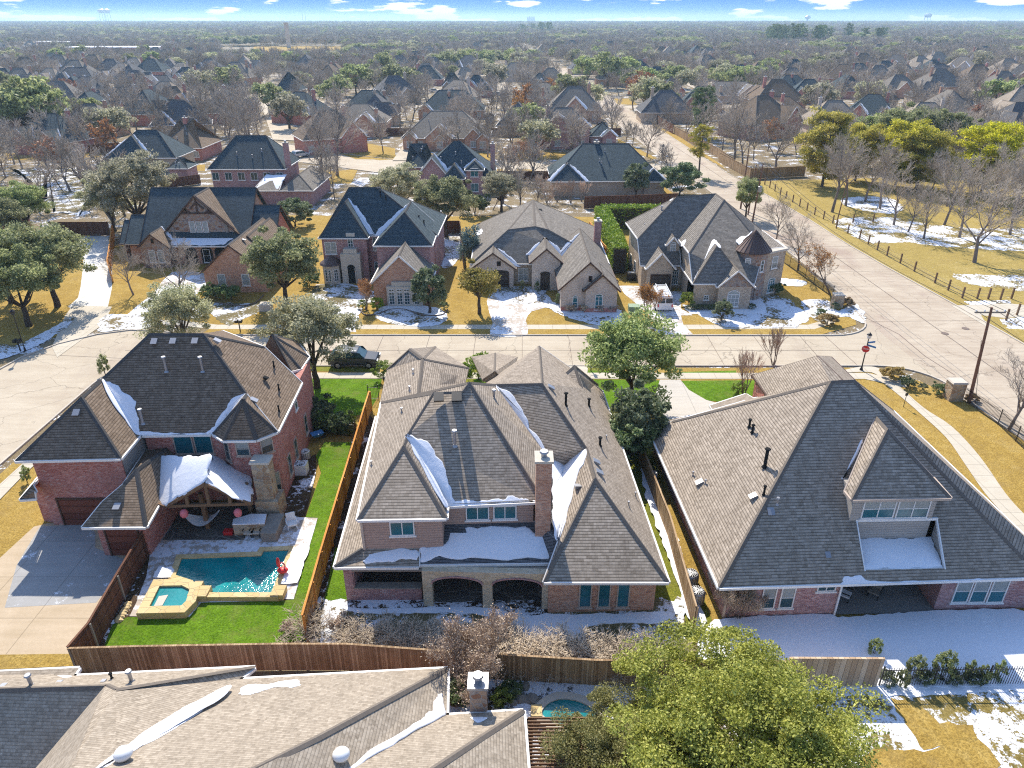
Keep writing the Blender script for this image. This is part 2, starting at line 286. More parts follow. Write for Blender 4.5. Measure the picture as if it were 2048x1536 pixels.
M = dict(
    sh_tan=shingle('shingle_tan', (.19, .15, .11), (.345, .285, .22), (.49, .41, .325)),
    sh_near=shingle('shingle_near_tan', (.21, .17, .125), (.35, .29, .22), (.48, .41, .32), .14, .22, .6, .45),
    sh_nar_dk=shingle('shingle_near_shaded', (.045, .05, .07), (.085, .095, .13), (.14, .155, .2), .14, .22, .8),  # near shingle with the shade put into its colour; not assigned
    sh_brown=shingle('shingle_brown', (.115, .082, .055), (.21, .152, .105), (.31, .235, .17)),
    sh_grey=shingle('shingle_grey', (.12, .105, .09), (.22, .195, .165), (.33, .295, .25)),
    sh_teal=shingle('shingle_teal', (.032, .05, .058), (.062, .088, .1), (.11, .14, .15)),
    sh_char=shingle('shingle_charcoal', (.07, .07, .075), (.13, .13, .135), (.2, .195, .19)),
    cap=plain('ridge_cap', (.17, .145, .12), .95, .1, 0, .3, 6), cap_dk=plain('ridge_cap_dark', (.09, .085, .08), .95, .1, 0, .3, 6),
    br_red=brick('brick_red', (.36, .09, .065), (.62, .26, .2), (.5, .41, .36)),
    br_rose=brick('brick_rose', (.29, .12, .115), (.52, .29, .27), (.56, .48, .45)),
    br_or=brick('brick_orange', (.4, .165, .09), (.68, .4, .26), (.55, .45, .38), (.24, .17, .14)),
    br_pale=brick('brick_pale', (.46, .37, .3), (.7, .59, .49), (.55, .5, .45)),
    br_tan=brick('brick_tan', (.38, .28, .19), (.6, .48, .35), (.5, .43, .36)),
    stone=stone('stone_tan', [(0, (.3, .17, .09)), (.4, (.5, .37, .22)), (.7, (.6, .48, .31)), (1, (.34, .29, .25))], (.42, .35, .26)),
    stone_pale=stone('stone_cream', [(0, (.52, .42, .27)), (.5, (.6, .5, .35)), (1, (.68, .58, .42))], (.6, .52, .4), 2.6, .03),
    stone_mix=stone('stone_rubble', [(0, (.22, .1, .06)), (.3, (.42, .3, .2)), (.6, (.36, .33, .3)), (.85, (.2, .17, .16)), (1, (.45, .25, .16))], (.36, .32, .28), 2.4, .05),
    flag=stone('flagstone_floor', [(0, (.09, .085, .08)), (1, (.15, .14, .12))], (.24, .22, .19), .75, .03),
    cast=plain('cast_stone', (.56, .5, .41), .8, .2), siding=boards('siding_pink', (.42, .29, .23), (.44, .31, .245), (.46, .325, .26), .17, True, .1),
    siding_g=boards('siding_grey', (.4, .36, .32), (.43, .39, .34), (.46, .42, .37), .17, True, .1),
    trim=plain('white_trim', (.78, .75, .7), .5, .4, 0, .05), trim_b=plain('beige_trim', (.5, .4, .32), .6, .3, 0, .08), trim_dk=plain('brown_trim', (.09, .05, .035), .6, .3),
    soffit=plain('soffit', (.3, .25, .2), .9, .1),
    door=boards('garage_door_wood', (.14, .045, .03), (.18, .06, .04), (.22, .08, .05), .53, True, .2), door_dk=boards('door_dark', (.05, .04, .035), (.07, .055, .045), (.09, .07, .06), .5, True, .2),
    glass=glass('window_glass'), glass_t=glass('window_glass_teal', (.02, .13, .16), .12), blind=glass('window_blinds', (.3, .32, .3), .35), dark=plain('dark_opening', (.02, .02, .02), .9, .1),
    fence=boards('cedar_fence', (.45, .18, .04), (.68, .3, .07), (.82, .42, .13), .14, False, .15), fence_d=boards('weathered_fence', (.24, .15, .08), (.4, .265, .145), (.55, .4, .24), .12, False, .45),
    fence_r=boards('stained_fence', (.1, .045, .028), (.15, .07, .042), (.2, .1, .06), .14, False, .3), fence_t=boards('tan_fence', (.42, .28, .17), (.6, .44, .28), (.72, .56, .39), .28, False, .3),
    wood=plain('wood_brown', (.2, .12, .07), .8, .2, 0, .3), wood_g=plain('wood_grey', (.27, .24, .2), .85, .2, 0, .3), iron=plain('black_iron', (.015, .015, .017), .45, .4), metal=plain('galvanised', (.36, .36, .37), .4, .5, .6),
    white=plain('white_paint', (.8, .8, .78), .35, .5, 0, .04), copper=plain('bronze_roof_metal', (.12, .075, .06), .45, .5, .3),
    road=concrete('road_concrete', (.42, .345, .25), (.57, .495, .375), 0, stain=(.36, .29, .22)), road_r=concrete('road_stained', (.37, .29, .21), (.57, .49, .375), 0, stain=(.33, .24, .19)), walk=concrete('pavement_concrete', (.5, .44, .34), (.6, .54, .43), 1.5),
    drive=concrete('driveway_concrete', (.46, .42, .36), (.6, .55, .47), 3.2), drive_s=concrete('driveway_snowy', (.42, .36, .3), (.55, .48, .4), 3.2, .53), drive_o=concrete('driveway_stained', (.42, .32, .2), (.58, .46, .32), 3.4), drive_w=concrete('driveway_wet', (.3, .29, .27), (.42, .41, .39), 3.4, .64),
    kerb=concrete('kerb_concrete', (.48, .42, .34), (.6, .54, .45), 3.0),
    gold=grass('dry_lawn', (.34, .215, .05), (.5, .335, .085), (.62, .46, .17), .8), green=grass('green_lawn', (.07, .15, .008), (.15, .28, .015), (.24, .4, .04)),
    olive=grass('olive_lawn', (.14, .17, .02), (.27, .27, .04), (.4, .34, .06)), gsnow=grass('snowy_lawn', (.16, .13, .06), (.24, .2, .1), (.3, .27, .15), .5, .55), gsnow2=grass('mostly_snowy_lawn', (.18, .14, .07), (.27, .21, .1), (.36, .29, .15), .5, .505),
    mulch=grass('mulch_bed', (.06, .035, .02), (.1, .065, .04), (.16, .11, .07), 1.0, .60),
    base=grass('far_ground', (.2, .15, .09), (.3, .235, .14), (.42, .33, .18), .2, .60),
    snow=snowmat('snow'), water=None,
    lf_oak=leaf('leaf_oak', (.10, .13, .045), (.27, .31, .12), (.52, .54, .25), .48), lf_big=leaf('leaf_bright_oak', (.11, .13, .025), (.31, .32, .065), (.64, .61, .19), .48),
    lf_grey=leaf('leaf_grey_oak', (.17, .17, .09), (.36, .35, .2), (.58, .55, .38), .5), lf_dk=leaf('leaf_dark', (.05, .08, .03), (.15, .2, .085), (.36, .39, .22), .3),
    lf_pine=leaf('leaf_pine', (.17, .19, .015), (.44, .42, .035), (.72, .62, .09), .55), lf_far=leaf('leaf_far', (.05, .09, .035), (.13, .19, .07), (.25, .3, .12), .3), lf_hedge=leaf('leaf_hedge', (.06, .11, .012), (.18, .26, .03), (.38, .44, .08), .3),
    lf_rust=leaf('leaf_rust', (.2, .07, .02), (.36, .15, .05), (.5, .25, .1), .3), lf_yel=leaf('leaf_yellow', (.13, .15, .01), (.34, .31, .03), (.55, .45, .07), .4), lf_blue=leaf('leaf_blue', (.06, .1, .08), (.15, .2, .17), (.3, .36, .3), .2),
    lf_straw=leaf('leaf_straw', (.3, .2, .07), (.45, .32, .13), (.6, .45, .22), .3), lf_brn=leaf('leaf_brown_twig', (.38, .26, .17), (.58, .43, .3), (.74, .58, .43), .2),
    bk=bark('bark_grey', (.14, .11, .09), (.27, .22, .19)), bk_t=bark('twig_greybrown', (.3, .25, .2), (.52, .45, .37)), bk_r=bark('twig_pinkbrown', (.4, .28, .2), (.64, .48, .36)), bk_w=bark('twig_pale', (.6, .48, .34), (.8, .68, .52)), bk_d=bark('bark_dark', (.05, .038, .03), (.11, .085, .065)),
)
k = NT('pool_water', .06, .6)
k.col(k.ramp(k.noise(k.pos(), .7, 3), [(.3, (.0, .15, .16)), (.7, (.01, .28, .28))])).bump(k.noise(k.pos(), 5, 4), .35, .05); M['water'] = k.m
# ---------------------------------------------------------------- plants
def np_mesh(name, verts, quads, m, uv=False):
    me = bpy.data.meshes.new(name); nv, nf = len(verts), len(quads)
    me.vertices.add(nv); me.vertices.foreach_set('co', np.asarray(verts, np.float32).ravel())
    me.loops.add(nf * 4); me.loops.foreach_set('vertex_index', np.asarray(quads, np.int32).ravel())
    me.polygons.add(nf); me.polygons.foreach_set('loop_start', np.arange(0, nf * 4, 4, dtype=np.int32))
    me.update(calc_edges=True); me.materials.append(m); return me
def leaf_quads(rng, cen, size, upb=.5, asp=.6):
    n = len(cen); d = rng.normal(size=(n, 3)); d[:, 2] += upb * rng.random(n); nr = d / np.linalg.norm(d, axis=1)[:, None]
    t = rng.normal(size=(n, 3)); t -= (t * nr).sum(1)[:, None] * nr; t /= np.linalg.norm(t, axis=1)[:, None]; b = np.cross(nr, t)
    s = (size * (.6 + .8 * rng.random(n)))[:, None]; t = t * s; b = b * s * asp
    v = np.stack([cen - t, cen + b * .9, cen + t, cen - b * .9], 1).reshape(-1, 3)       # a pointed leaf clump
    return v, np.arange(4 * n).reshape(-1, 4)
def crown_points(rng, n, rx, ry, rz, z0, clumps, spread=.2, hollow=.55, flat=0.0):
    u = rng.normal(size=(clumps, 3)); u /= np.linalg.norm(u, axis=1)[:, None]
    u[:, 2] = np.where(u[:, 2] < -.55, -u[:, 2] * .6, u[:, 2])
    r = hollow + (1 - hollow) * rng.random(clumps) ** .6
    wob = .75 + .45 * rng.random(clumps)
    c = u * (r * wob)[:, None]
    idx = rng.integers(0, clumps, n); sz = (.5 + rng.random(clumps))[idx][:, None]
    o = rng.normal(size=(n, 3)); o /= np.linalg.norm(o, axis=1)[:, None]; o *= (rng.random(n) ** .4)[:, None]
    p = c[idx] + o * spread * sz * np.array([1.1, 1.1, .75])
    p *= np.array([rx, ry, rz]); p[:, 2] += z0 + rz * .15
    return p
def segs_mesh(name, segs, m, k=4):
    a = np.array([s[0] for s in segs], float); b = np.array([s[1] for s in segs], float); r0 = np.array([s[2] for s in segs]); r1 = np.array([s[3] for s in segs])
    d = b - a; L = np.linalg.norm(d, axis=1)[:, None] + 1e-9; d /= L
    up = np.where(np.abs(d[:, 2:3]) > .9, np.array([[1., 0, 0]]), np.array([[0, 0, 1.]])); u = np.cross(d, up); u /= np.linalg.norm(u, axis=1)[:, None]; w_ = np.cross(d, u)
    V_ = []
    for p, r in ((a, r0), (b, r1)):
        for i in range(k):
            t = 2 * math.pi * i / k; V_.append(p + (u * math.cos(t) + w_ * math.sin(t)) * r[:, None])
    V_ = np.stack(V_, 1).reshape(-1, 3); n = len(segs); base = (np.arange(n) * 2 * k)[:, None]
    Q = np.concatenate([base + np.array([[i, (i + 1) % k, k + (i + 1) % k, k + i]]) for i in range(k)], 0)
    return np_mesh(name, V_, Q, m)
def grow(rnd, h, r, levels=4, kids=(7, 6, 5, 4), ang=(38, 42, 40, 38), ratio=(.62, .55, .5, .5), trunk_frac=.28, upw=.25, stems=1, lean=.05, rmin=.012, bend=.16):
    segs = []; tips = []
    def branch(p, d, L, rad, lv, first=False):
        nseg = 4 if lv == 0 else (3 if lv < 3 else 2); pts = [p]; dd = d.copy()
        for i in range(nseg):
            dd = (dd + Vector((rnd.gauss(0, bend), rnd.gauss(0, bend), rnd.gauss(0, bend * .6) + upw * .25 * (lv > 0)))).normalized()
            q = pts[-1] + dd * (L / nseg); ra = max(rad * (1 - .75 * i / nseg), rmin); rb = max(rad * (1 - .75 * (i + 1) / nseg), rmin * .8)
            segs.append((tuple(pts[-1]), tuple(q), ra, rb, lv)); pts.append(q)
        if lv >= levels: tips.append(tuple(pts[-1])); return
        n = kids[lv]; t0 = trunk_frac if lv == 0 else .25
        for i in range(n):
            t = t0 + (1 - t0) * (i + .5 + rnd.uniform(-.3, .3)) / n; t = min(.99, t); f = t * nseg; j = min(int(f), nseg - 1); b = pts[j].lerp(pts[j + 1], f - j)
            ax = (pts[j + 1] - pts[j]).normalized(); a = R(ang[lv] * rnd.uniform(.7, 1.25)); th = rnd.uniform(0, 6.283) if lv else i * 2.4 + rnd.uniform(-.4, .4)
            o = ax.orthogonal().normalized(); o.rotate(Matrix.Rotation(th, 3, ax)); nd = (ax * math.cos(a) + o * math.sin(a) + Vector((0, 0, upw * .5))).normalized()
            branch(b, nd, L * ratio[lv] * rnd.uniform(.75, 1.15) * (1.15 - .45 * t if lv == 0 else 1), max(rad * (1 - .75 * t) * .62, rmin), lv + 1)
        branch(pts[-1], dd, L * ratio[lv] * .7, rad * .3, lv + 1)
    for s in range(stems):
        a = s * 6.283 / max(stems, 1) + rnd.uniform(-.3, .3); ln = lean if stems == 1 else .32
        branch(Vector((math.cos(a) * .1 * (stems > 1), math.sin(a) * .1 * (stems > 1), 0)), Vector((math.cos(a) * ln, math.sin(a) * ln, 1)).normalized(), h, r, 0)
    return segs, tips
LIB = {}
def put(kind, trunk_segs, crown, bm, lm=None):
    LIB.setdefault(kind, []).append((segs_mesh('trunk', trunk_segs, bm, 6) if trunk_segs else None, crown))
def bare(kind, seed, h, r, bm, leafm=None, nleaf=0, lsize=.09, **kw):
    rnd = random.Random(seed); sg, tips = grow(rnd, h * .62, r, **kw)
    cr_ = segs_mesh('branches', [s for s in sg if s[4] > 1], bm, 3)
    lv = None
    if nleaf:
        rg = np.random.default_rng(seed); tp = np.array(tips)[rg.integers(0, len(tips), nleaf)] + rg.normal(size=(nleaf, 3)) * .16
        lv = np_mesh('dead_leaves', *leaf_quads(rg, tp, lsize), leafm)
    LIB.setdefault(kind, []).append((segs_mesh('trunk', [s for s in sg if s[4] <= 1], M['bk'], 6), cr_, lv))
def oak(kind, seed, h, rad, lm, n=14000, ls=.17, clumps=60, th=None, crown_h=.62, spread=.26, hollow=.5, bm='bk_d', limbs=7, asp=.6):
    rg = np.random.default_rng(seed); rnd = random.Random(seed); rz = h * crown_h / 2; z0 = h - rz * 1.15
    p = crown_points(rg, n, rad, rad, rz, z0, clumps, spread, hollow); sg = []
    tr = h * .032; z1 = z0 - rz * .75; prev = Vector((0, 0, 0))
    for i in range(3):
        q = Vector((rnd.uniform(-.1, .1), rnd.uniform(-.1, .1), max(z1, .5) * (i + 1) / 3)); sg.append((tuple(prev), tuple(q), tr * (1.25 - .15 * i), tr * (1.1 - .15 * i), 0)); prev = q
    for i in range(limbs):
        a = i * 6.283 / limbs + rnd.uniform(-.3, .3); rr = rad * rnd.uniform(.45, .8); e = Vector((math.cos(a) * rr, math.sin(a) * rr, z0 + rz * rnd.uniform(-.1, .7))); m_ = prev.lerp(e, .5) + Vector((0, 0, -.12 * rr * rnd.random()))
        sg.append((tuple(prev), tuple(m_), tr * .55, tr * .35, 1)); sg.append((tuple(m_), tuple(e), tr * .35, tr * .08, 1))
        for j in range(3):
            e2 = m_.lerp(e, rnd.uniform(.1, .7)) ; e3 = e2 + Vector((rnd.uniform(-1, 1), rnd.uniform(-1, 1), rnd.uniform(.1, .9))) * rad * .3; sg.append((tuple(e2), tuple(e3), tr * .2, tr * .05, 1))
    LIB.setdefault(kind, []).append((segs_mesh('trunk', sg, M[bm], 6), np_mesh('crown', *leaf_quads(rg, p, ls, .5, asp), M[lm]), None))
def pine(kind, seed, h, rad, lm, n=9000, ls=.2, bottom=.35, whorls=11):
    rg = np.random.default_rng(seed); rnd = random.Random(seed); sg = [((0, 0, 0), (rnd.uniform(-.2, .2), rnd.uniform(-.2, .2), h * .5), h * .022, h * .014, 0)]; sg.append((sg[0][1], (rnd.uniform(-.2, .2), 0, h * .98), h * .014, h * .003, 0)); pts = []
    for i in range(whorls):
        t = bottom + (1 - bottom) * (i + .5) / whorls; z = h * t; rr = rad * (math.sin(math.pi * min(1, (1 - t) / (1 - bottom) * .8 + .12)) ** .7)
        for j in range(4):
            a = rnd.uniform(0, 6.283); L = rr * rnd.uniform(.55, 1.15); e = (math.cos(a) * L, math.sin(a) * L, z + L * rnd.uniform(.05, .35)); sg.append(((0, 0, z - .1), e, h * .005, .02, 1))
            for q in range(4):
                f = rnd.uniform(.45, 1.05); pts.append((e[0] * f + rnd.gauss(0, .25), e[1] * f + rnd.gauss(0, .25), z + (e[2] - z) * f + rnd.gauss(0, .2)))
    pts = np.array(pts); c = pts[rg.integers(0, len(pts), n)]; o = rg.normal(size=(n, 3)); o /= np.linalg.norm(o, axis=1)[:, None]; c = c + o * (rg.random(n) ** .5)[:, None] * np.array([.7, .7, .42]) * (rad / 3.2)
    LIB.setdefault(kind, []).append((segs_mesh('trunk', sg, M['bk_d'], 5), np_mesh('needles', *leaf_quads(rg, c, ls, .5, .35), M[lm]), None))
def shrub(kind, seed, rx, rz, lm, n=2500, ls=.06, z0=None, dense=.85, clumps=40, spread=.22):
    rg = np.random.default_rng(seed); p = crown_points(rg, n, rx, rx, rz, z0 if z0 is not None else rz * .8, clumps, spread, dense); p[:, 2] = np.maximum(p[:, 2], .03)
    sg = [((0, 0, 0), (.05, 0, rz * .6), .04, .03, 0), ((0, 0, 0), (-.1, .1, rz * .7), .03, .02, 0), ((.05, 0, rz * .6), (.2 * rx, -.2 * rx, rz * 1.2), .03, .01, 0)]
    LIB.setdefault(kind, []).append((segs_mesh('stem', sg, M['bk_d'], 5), np_mesh('foliage', *leaf_quads(rg, p, ls), M[lm]), None))
# unit library: tall trees modelled at about 10 m, scaled when placed
for s in range(3): oak('oak', 11 + s, 9.6, 4.3, 'lf_oak', 30000, .14, 130, spread=.2, crown_h=.78, hollow=.45)
for s in range(3): oak('greyoak', 31 + s, 9.6, 4.4, 'lf_grey', 26000, .12, 130, spread=.18, crown_h=.8, hollow=.4)
for s in range(2): oak('young', 51 + s, 6, 2.3, 'lf_yel', 6500, .13, 34, crown_h=.72, spread=.3)
oak('magnolia', 61, 6, 2.2, 'lf_dk', 9000, .16, 60, crown_h=.88, spread=.22, hollow=.55)
oak('roundmag', 62, 6, 4.2, 'lf_dk', 15000, .19, 70, crown_h=.92, spread=.2, hollow=.75)
oak('bigoak', 71, 6.9, 5.7, 'lf_big', 150000, .062, 330, crown_h=.85, spread=.12, hollow=.35, limbs=13, asp=.7)
oak('cedar', 63, 6, 1.5, 'lf_blue', 5000, .14, 30, crown_h=.95, spread=.4, hollow=.3)
for s in range(5): bare('bare', 81 + s, 10, .2, M['bk_t'], levels=4, kids=(9, 6, 5, 4), ang=(44, 40, 38, 36), ratio=(.62, .55, .52, .5), rmin=.013)
for s in range(2): bare('vase', 91 + s, 5, .07, M['bk_r'], stems=5, levels=3, kids=(5, 5, 4, 3), ang=(20, 26, 30, 30), ratio=(.55, .6, .55, .5), upw=.5, rmin=.012, trunk_frac=.4)
for s in range(2): bare('rust', 95 + s, 8, .14, M['bk_t'], M['lf_rust'], 1500, .1, levels=4, kids=(8, 5, 4, 4), rmin=.012)
bare('vaserust', 97, 5, .07, M['bk_r'], M['lf_rust'], 2600, .09, stems=5, levels=3, kids=(5, 5, 4, 3), ang=(20, 26, 30, 30), ratio=(.55, .6, .55, .5), upw=.5, rmin=.012, trunk_frac=.4)
bare('brush', 98, 5, .06, M['bk_r'], M['lf_brn'], 5200, .05, stems=9, levels=4, kids=(5, 5, 5, 4), ang=(24, 30, 34, 36), ratio=(.6, .6, .55, .5), upw=.5, rmin=.008, trunk_frac=.3)
for s in range(2): bare('cane', 101 + s, 2.8, .018, M['bk_w'], stems=20, levels=2, kids=(6, 5, 2), ang=(40, 50, 40), ratio=(.55, .6, .5), upw=.25, rmin=.012, trunk_frac=.25, bend=.3)
for s in range(2): pine('pine', 111 + s, 11, 4.8, 'lf_pine', 26000, .2, .12, 15)
pine('roadpine', 115, 11, 2.9, 'lf_yel', 5200, .2, .38, 9)
pine('greenpine', 116, 12, 3.4, 'lf_far', 10000, .22, .15, 14)
shrub('ball', 121, .8, .8, 'lf_hedge', 3600, .05); shrub('darkball', 122, .8, .75, 'lf_dk', 3600, .06); shrub('cone', 123, .42, .95, 'lf_dk', 2200, .05); shrub('bush', 124, 1.0, .8, 'lf_far', 2600, .08, None, .5)
shrub('conifer', 125, .55, 1.15, 'lf_oak', 5200, .045, None, .6); shrub('straw', 126, .9, .7, 'lf_straw', 4200, .1, None, .5); shrub('brown', 127, .55, .4, 'lf_brn', 1500, .05, None, .6)
# light versions for the middle distance
for s in range(3): oak('oak_lo', 131 + s, 9.6, 4.8, 'lf_oak', 4200, .33, 60, spread=.25, crown_h=.8)
for s in range(2): oak('greyoak_lo', 135 + s, 9.6, 4.6, 'lf_grey', 4000, .31, 60, spread=.25, crown_h=.82)
for s in range(4): bare('bare_lo', 141 + s, 10, .2, M['bk_t'], levels=3, kids=(9, 7, 6, 4), ang=(44, 42, 40, 36), ratio=(.62, .58, .55, .5), rmin=.034)
bare('rust_lo', 146, 9, .18, M['bk_t'], M['lf_rust'], 900, .26, levels=3, kids=(8, 6, 5, 4), rmin=.028)
pine('pine_lo', 147, 12, 3.6, 'lf_far', 2000, .4, .2, 9)
NAMES = dict(oak='oak_tree', greyoak='oak_tree', young='young_oak_tree', magnolia='magnolia_tree', roundmag='magnolia_tree', bigoak='oak_tree', cedar='cedar_tree', bare='bare_tree', vase='crape_myrtle', rust='bare_tree', vaserust='crape_myrtle', brush='bare_shrub',
             cane='bare_shrub', pine='pine_tree', roadpine='pine_tree', greenpine='pine_tree', ball='round_shrub', darkball='round_shrub', cone='cone_shrub', bush='leafy_shrub', conifer='conifer_shrub', straw='ornamental_grass', brown='brown_shrub',
             oak_lo='oak_tree', greyoak_lo='oak_tree', bare_lo='bare_tree', rust_lo='bare_tree', pine_lo='pine_tree')
PARTN = {'trunk': 'trunk', 'crown': 'crown', 'branches': 'branches', 'needles': 'crown', 'dead_leaves': 'dead_leaves', 'stem': 'stem', 'foliage': 'foliage'}
_pr = random.Random(5); TREES = []
def plant(kind, xy, s, label, group=None, sx=1.0, rz=None, var=None, cat=None):
    L = LIB[kind]; ms = L[_pr.randrange(len(L)) if var is None else var % len(L)]
    small = kind in ('ball', 'darkball', 'cone', 'bush', 'conifer', 'straw', 'brown', 'cane', 'brush')
    o = thing(NAMES[kind], label, cat or ('shrub' if small else 'tree'), (xy[0], xy[1], 0), _pr.uniform(0, 6.28) if rz is None else rz, group)
    o.scale = (s * sx, s * sx, s)
    for me in ms:
        if me is None: continue
        c = bpy.data.objects.new(PARTN[me.name.split('.')[0]], me); link(c); c.parent = o
    TREES.append((xy[0], xy[1], 4 * s)); return o
# ---------------------------------------------------------------- ground, roads, lawns
def cr_smooth(P, n=6, closed=True):
    out = []; N_ = len(P); rng_ = range(N_) if closed else range(N_ - 1)
    for i in rng_:
        if closed: p0, p1, p2, p3 = P[i - 1], P[i], P[(i + 1) % N_], P[(i + 2) % N_]
        else: p0, p1, p2, p3 = P[max(i - 1, 0)], P[i], P[i + 1], P[min(i + 2, N_ - 1)]
        for j in range(n):
            t = j / n; out.append(tuple(.5 * (2 * p1[a] + (p2[a] - p0[a]) * t + (2 * p0[a] - 5 * p1[a] + 4 * p2[a] - p3[a]) * t * t + (3 * p1[a] - p0[a] - 3 * p2[a] + p3[a]) * t ** 3) for a in (0, 1)))
    if not closed: out.append(tuple(P[-1][:2]))
    return out
M['gsnow3'] = grass('broken_snow', (.22, .17, .05), (.33, .25, .08), (.42, .33, .12), .5, .53)
def sheet(name, pts, m, z, smooth=0, jit=0, kind='structure', label=None, cat=None, k=None, seed=1, thick=0):
    P = [tuple(GV(k, *p))[:2] for p in pts] if k else [tuple(p[:2]) for p in pts]
    if smooth: P = cr_smooth(P, smooth)
    if jit:
        rn = random.Random(seed); Q = []
        for i in range(len(P)):
            a, b = P[i], P[(i + 1) % len(P)]; L = math.dist(a, b); n = max(1, int(L / .35))
            for j in range(n): t = j / n; Q.append((a[0] + (b[0] - a[0]) * t + rn.gauss(0, jit), a[1] + (b[1] - a[1]) * t + rn.gauss(0, jit)))
        P = Q
    ar = sum(P[i - 1][0] * P[i][1] - P[i][0] * P[i - 1][1] for i in range(len(P)))
    if ar < 0: P = P[::-1]
    b = MB()
    if thick: b.prism(P, z, z + thick)
    else: b.poly([(x, y, z) for x, y in P])
    o = b.build(name, m, uv=False)
    return tag(o, label, cat, kind=kind)
_z = [0.012]
def nz_():                                  # every sheet a few millimetres above the one before
    _z[0] += .004; return _z[0]
def kerb(pts, label=None, w_=.16, h=.13, z=0.0, name='kerb', m='kerb'):
    b = MB(); P = [Vector((p[0], p[1], 0)) for p in pts]
    L, Rr = [], []
    for i, p in enumerate(P):
        d = (P[min(i + 1, len(P) - 1)] - P[max(i - 1, 0)]).normalized(); n = Vector((-d.y, d.x, 0)) * w_ / 2; L.append(p + n); Rr.append(p - n)
    for i in range(len(P) - 1):
        a, b1, c, d = Rr[i], Rr[i + 1], L[i + 1], L[i]; b.hexa([(q.x, q.y, zz) for zz in (z - .02, z + h) for q in (a, b1, c, d)])
    return tag(b.build(name, M[m], uv=False), kind='structure')
g = MB()
for i in range(-12, 12):
    for j in range(-2, 20): g.poly([(i * 1000, j * 1000, 0), (i * 1000 + 1000, j * 1000, 0), (i * 1000 + 1000, j * 1000 + 1000, 0), (i * 1000, j * 1000 + 1000, 0)])
tag(g.build('ground', M['base'], uv=False), kind='structure')
def arc(cx, cy, r, a0, a1, n=8): return [(cx + r * math.cos(R(a0 + (a1 - a0) * i / n)), cy + r * math.sin(R(a0 + (a1 - a0) * i / n))) for i in range(n + 1)]
NE = [(43.0, 40), (41.3, 52), (40.9, 57.5)] + arc(35.9, 59.2, 5, 0, 90)[1:]             # near corner, running up then left along the near kerb
inner = [(-35.3, 64.2)] + arc(-35.3, 60.2, 4, 90, 180)[1:] + [(-39.3, 46), (-38.8, 20)]
outer = [(-49.5, 20), (-50.2, 50), (-50.3, 62)] + [(-49.6, 66.2), (-47.8, 69.6), (-45, 72.2), (-42, 73.4), (-39, 73.2), (-34, 72)]
nf = [(34.5, 71.9)] + arc(34.8, 77.2, 5.3, -90, 0)[1:] + [(40.9, 84), (40.8, 100), (39.9, 130), (39.2, 150), (38.6, 158)]
road_pts = NE + inner + outer + nf[:1]
sheet('road', arc(35.9, 59.2, 5, 0, 90) + inner + outer + nf[:9] + [(41.0, 77.2), (41.0, 59.2)], M['road'], .016)
right_edge = [(55.6, 40), (54.2, 60), (53.9, 69), (53, 82), (51.7, 96), (51, 108), (50.8, 123), (49.8, 140), (48, 162), (47, 202), (45.9, 247), (44.6, 296), (43.4, 340), (42, 420), (39, 560)]
left_edge = [(43, 40), (41.3, 52), (40.6, 60), (40.3, 72), (40.9, 84), (40.8, 100), (39.9, 130), (39.0, 152), (37.8, 165), (37, 185), (36, 205), (34.6, 250), (32.6, 300), (31, 345), (29, 420), (26, 560)]
sheet('road', left_edge + right_edge[::-1], M['road_r'], .020)
kerb(NE + inner); kerb(outer + nf); kerb(right_edge[:14]); kerb([(36.6, 186), (36, 205), (34.6, 250), (32.6, 300), (31, 345)])
# second and third streets, with the side drives that leave them
sheet('road', [(-75, 196), (-62, 186), (-50, 178), (-30, 165), (-12, 163.6), (38.5, 163.4), (37.4, 176), (0, 179.2), (-25, 180), (-38, 187), (-52, 198), (-70, 214)], M['road'], .024)
kerb([(-50, 177.8), (-30, 165), (-12, 163.6), (34, 163.4), (37.6, 160)]); kerb([(-70, 214), (-52, 198), (-38, 187), (-25, 180), (0, 179.2), (33, 178.2), (36.6, 182)])
sheet('road', [(-100, 318), (-30, 300), (33, 297), (33, 306), (-28, 310), (-98, 328)], M['road'], .028)
sheet('road', [(44.5, 296), (110, 300), (110, 309), (44.2, 306)], M['road'], .028)
# cracks and stains that are really in the surface: the joint lines across the junction
def strip(name, pts, wd, m, z):
    b = MB(); P = [Vector((p[0], p[1], 0)) for p in pts]
    for i in range(len(P) - 1):
        d = (P[i + 1] - P[i]).normalized(); n = Vector((-d.y, d.x, 0)) * wd / 2; b.poly([(q.x, q.y, z) for q in (P[i] - n, P[i + 1] - n, P[i + 1] + n, P[i] + n)])
    return tag(b.build(name, M[m] if isinstance(m, str) else m, uv=False), kind='structure')
jm = plain('joint_tar', (.2, .155, .13), .9, .1); M['joint'] = jm
tar = MB(); tz = [.028]
def tarline(pts, wd):
    P = [Vector((p[0], p[1], 0)) for p in pts]
    tz[0] += .0012
    for i in range(len(P) - 1):
        d = (P[i + 1] - P[i]).normalized(); n = Vector((-d.y, d.x, 0)) * wd / 2; tar.poly([(q.x, q.y, tz[0]) for q in (P[i] - n, P[i + 1] - n, P[i + 1] + n, P[i] + n)])
tarline([GV('ri', 850, 1010), GV('ri', 1090, 1130), GV('ri', 1280, 1290), GV('ri', 1500, 1430)], .1)
tarline([GV('ri', 500, 1100), GV('ri', 800, 1370)], .05); tarline([GV('c', -1700, 200), (-39, 66)], .04)
for x in range(-34, 34, 5): tarline([(x, 64.2), (x + .1, 71.9)], .035)
tarline([(-40, 68), (36, 68)], .045)
for y in range(76, 160, 6): tarline([(40.6 - (y - 76) * .012, y), (53.2 - (y - 76) * .045, y + .3)], .035)
tarline([(47.2, 60), (46.6, 100), (45.4, 160), (42, 260)], .05)
tag(tar.build('road_joints', jm, uv=False), kind='structure')
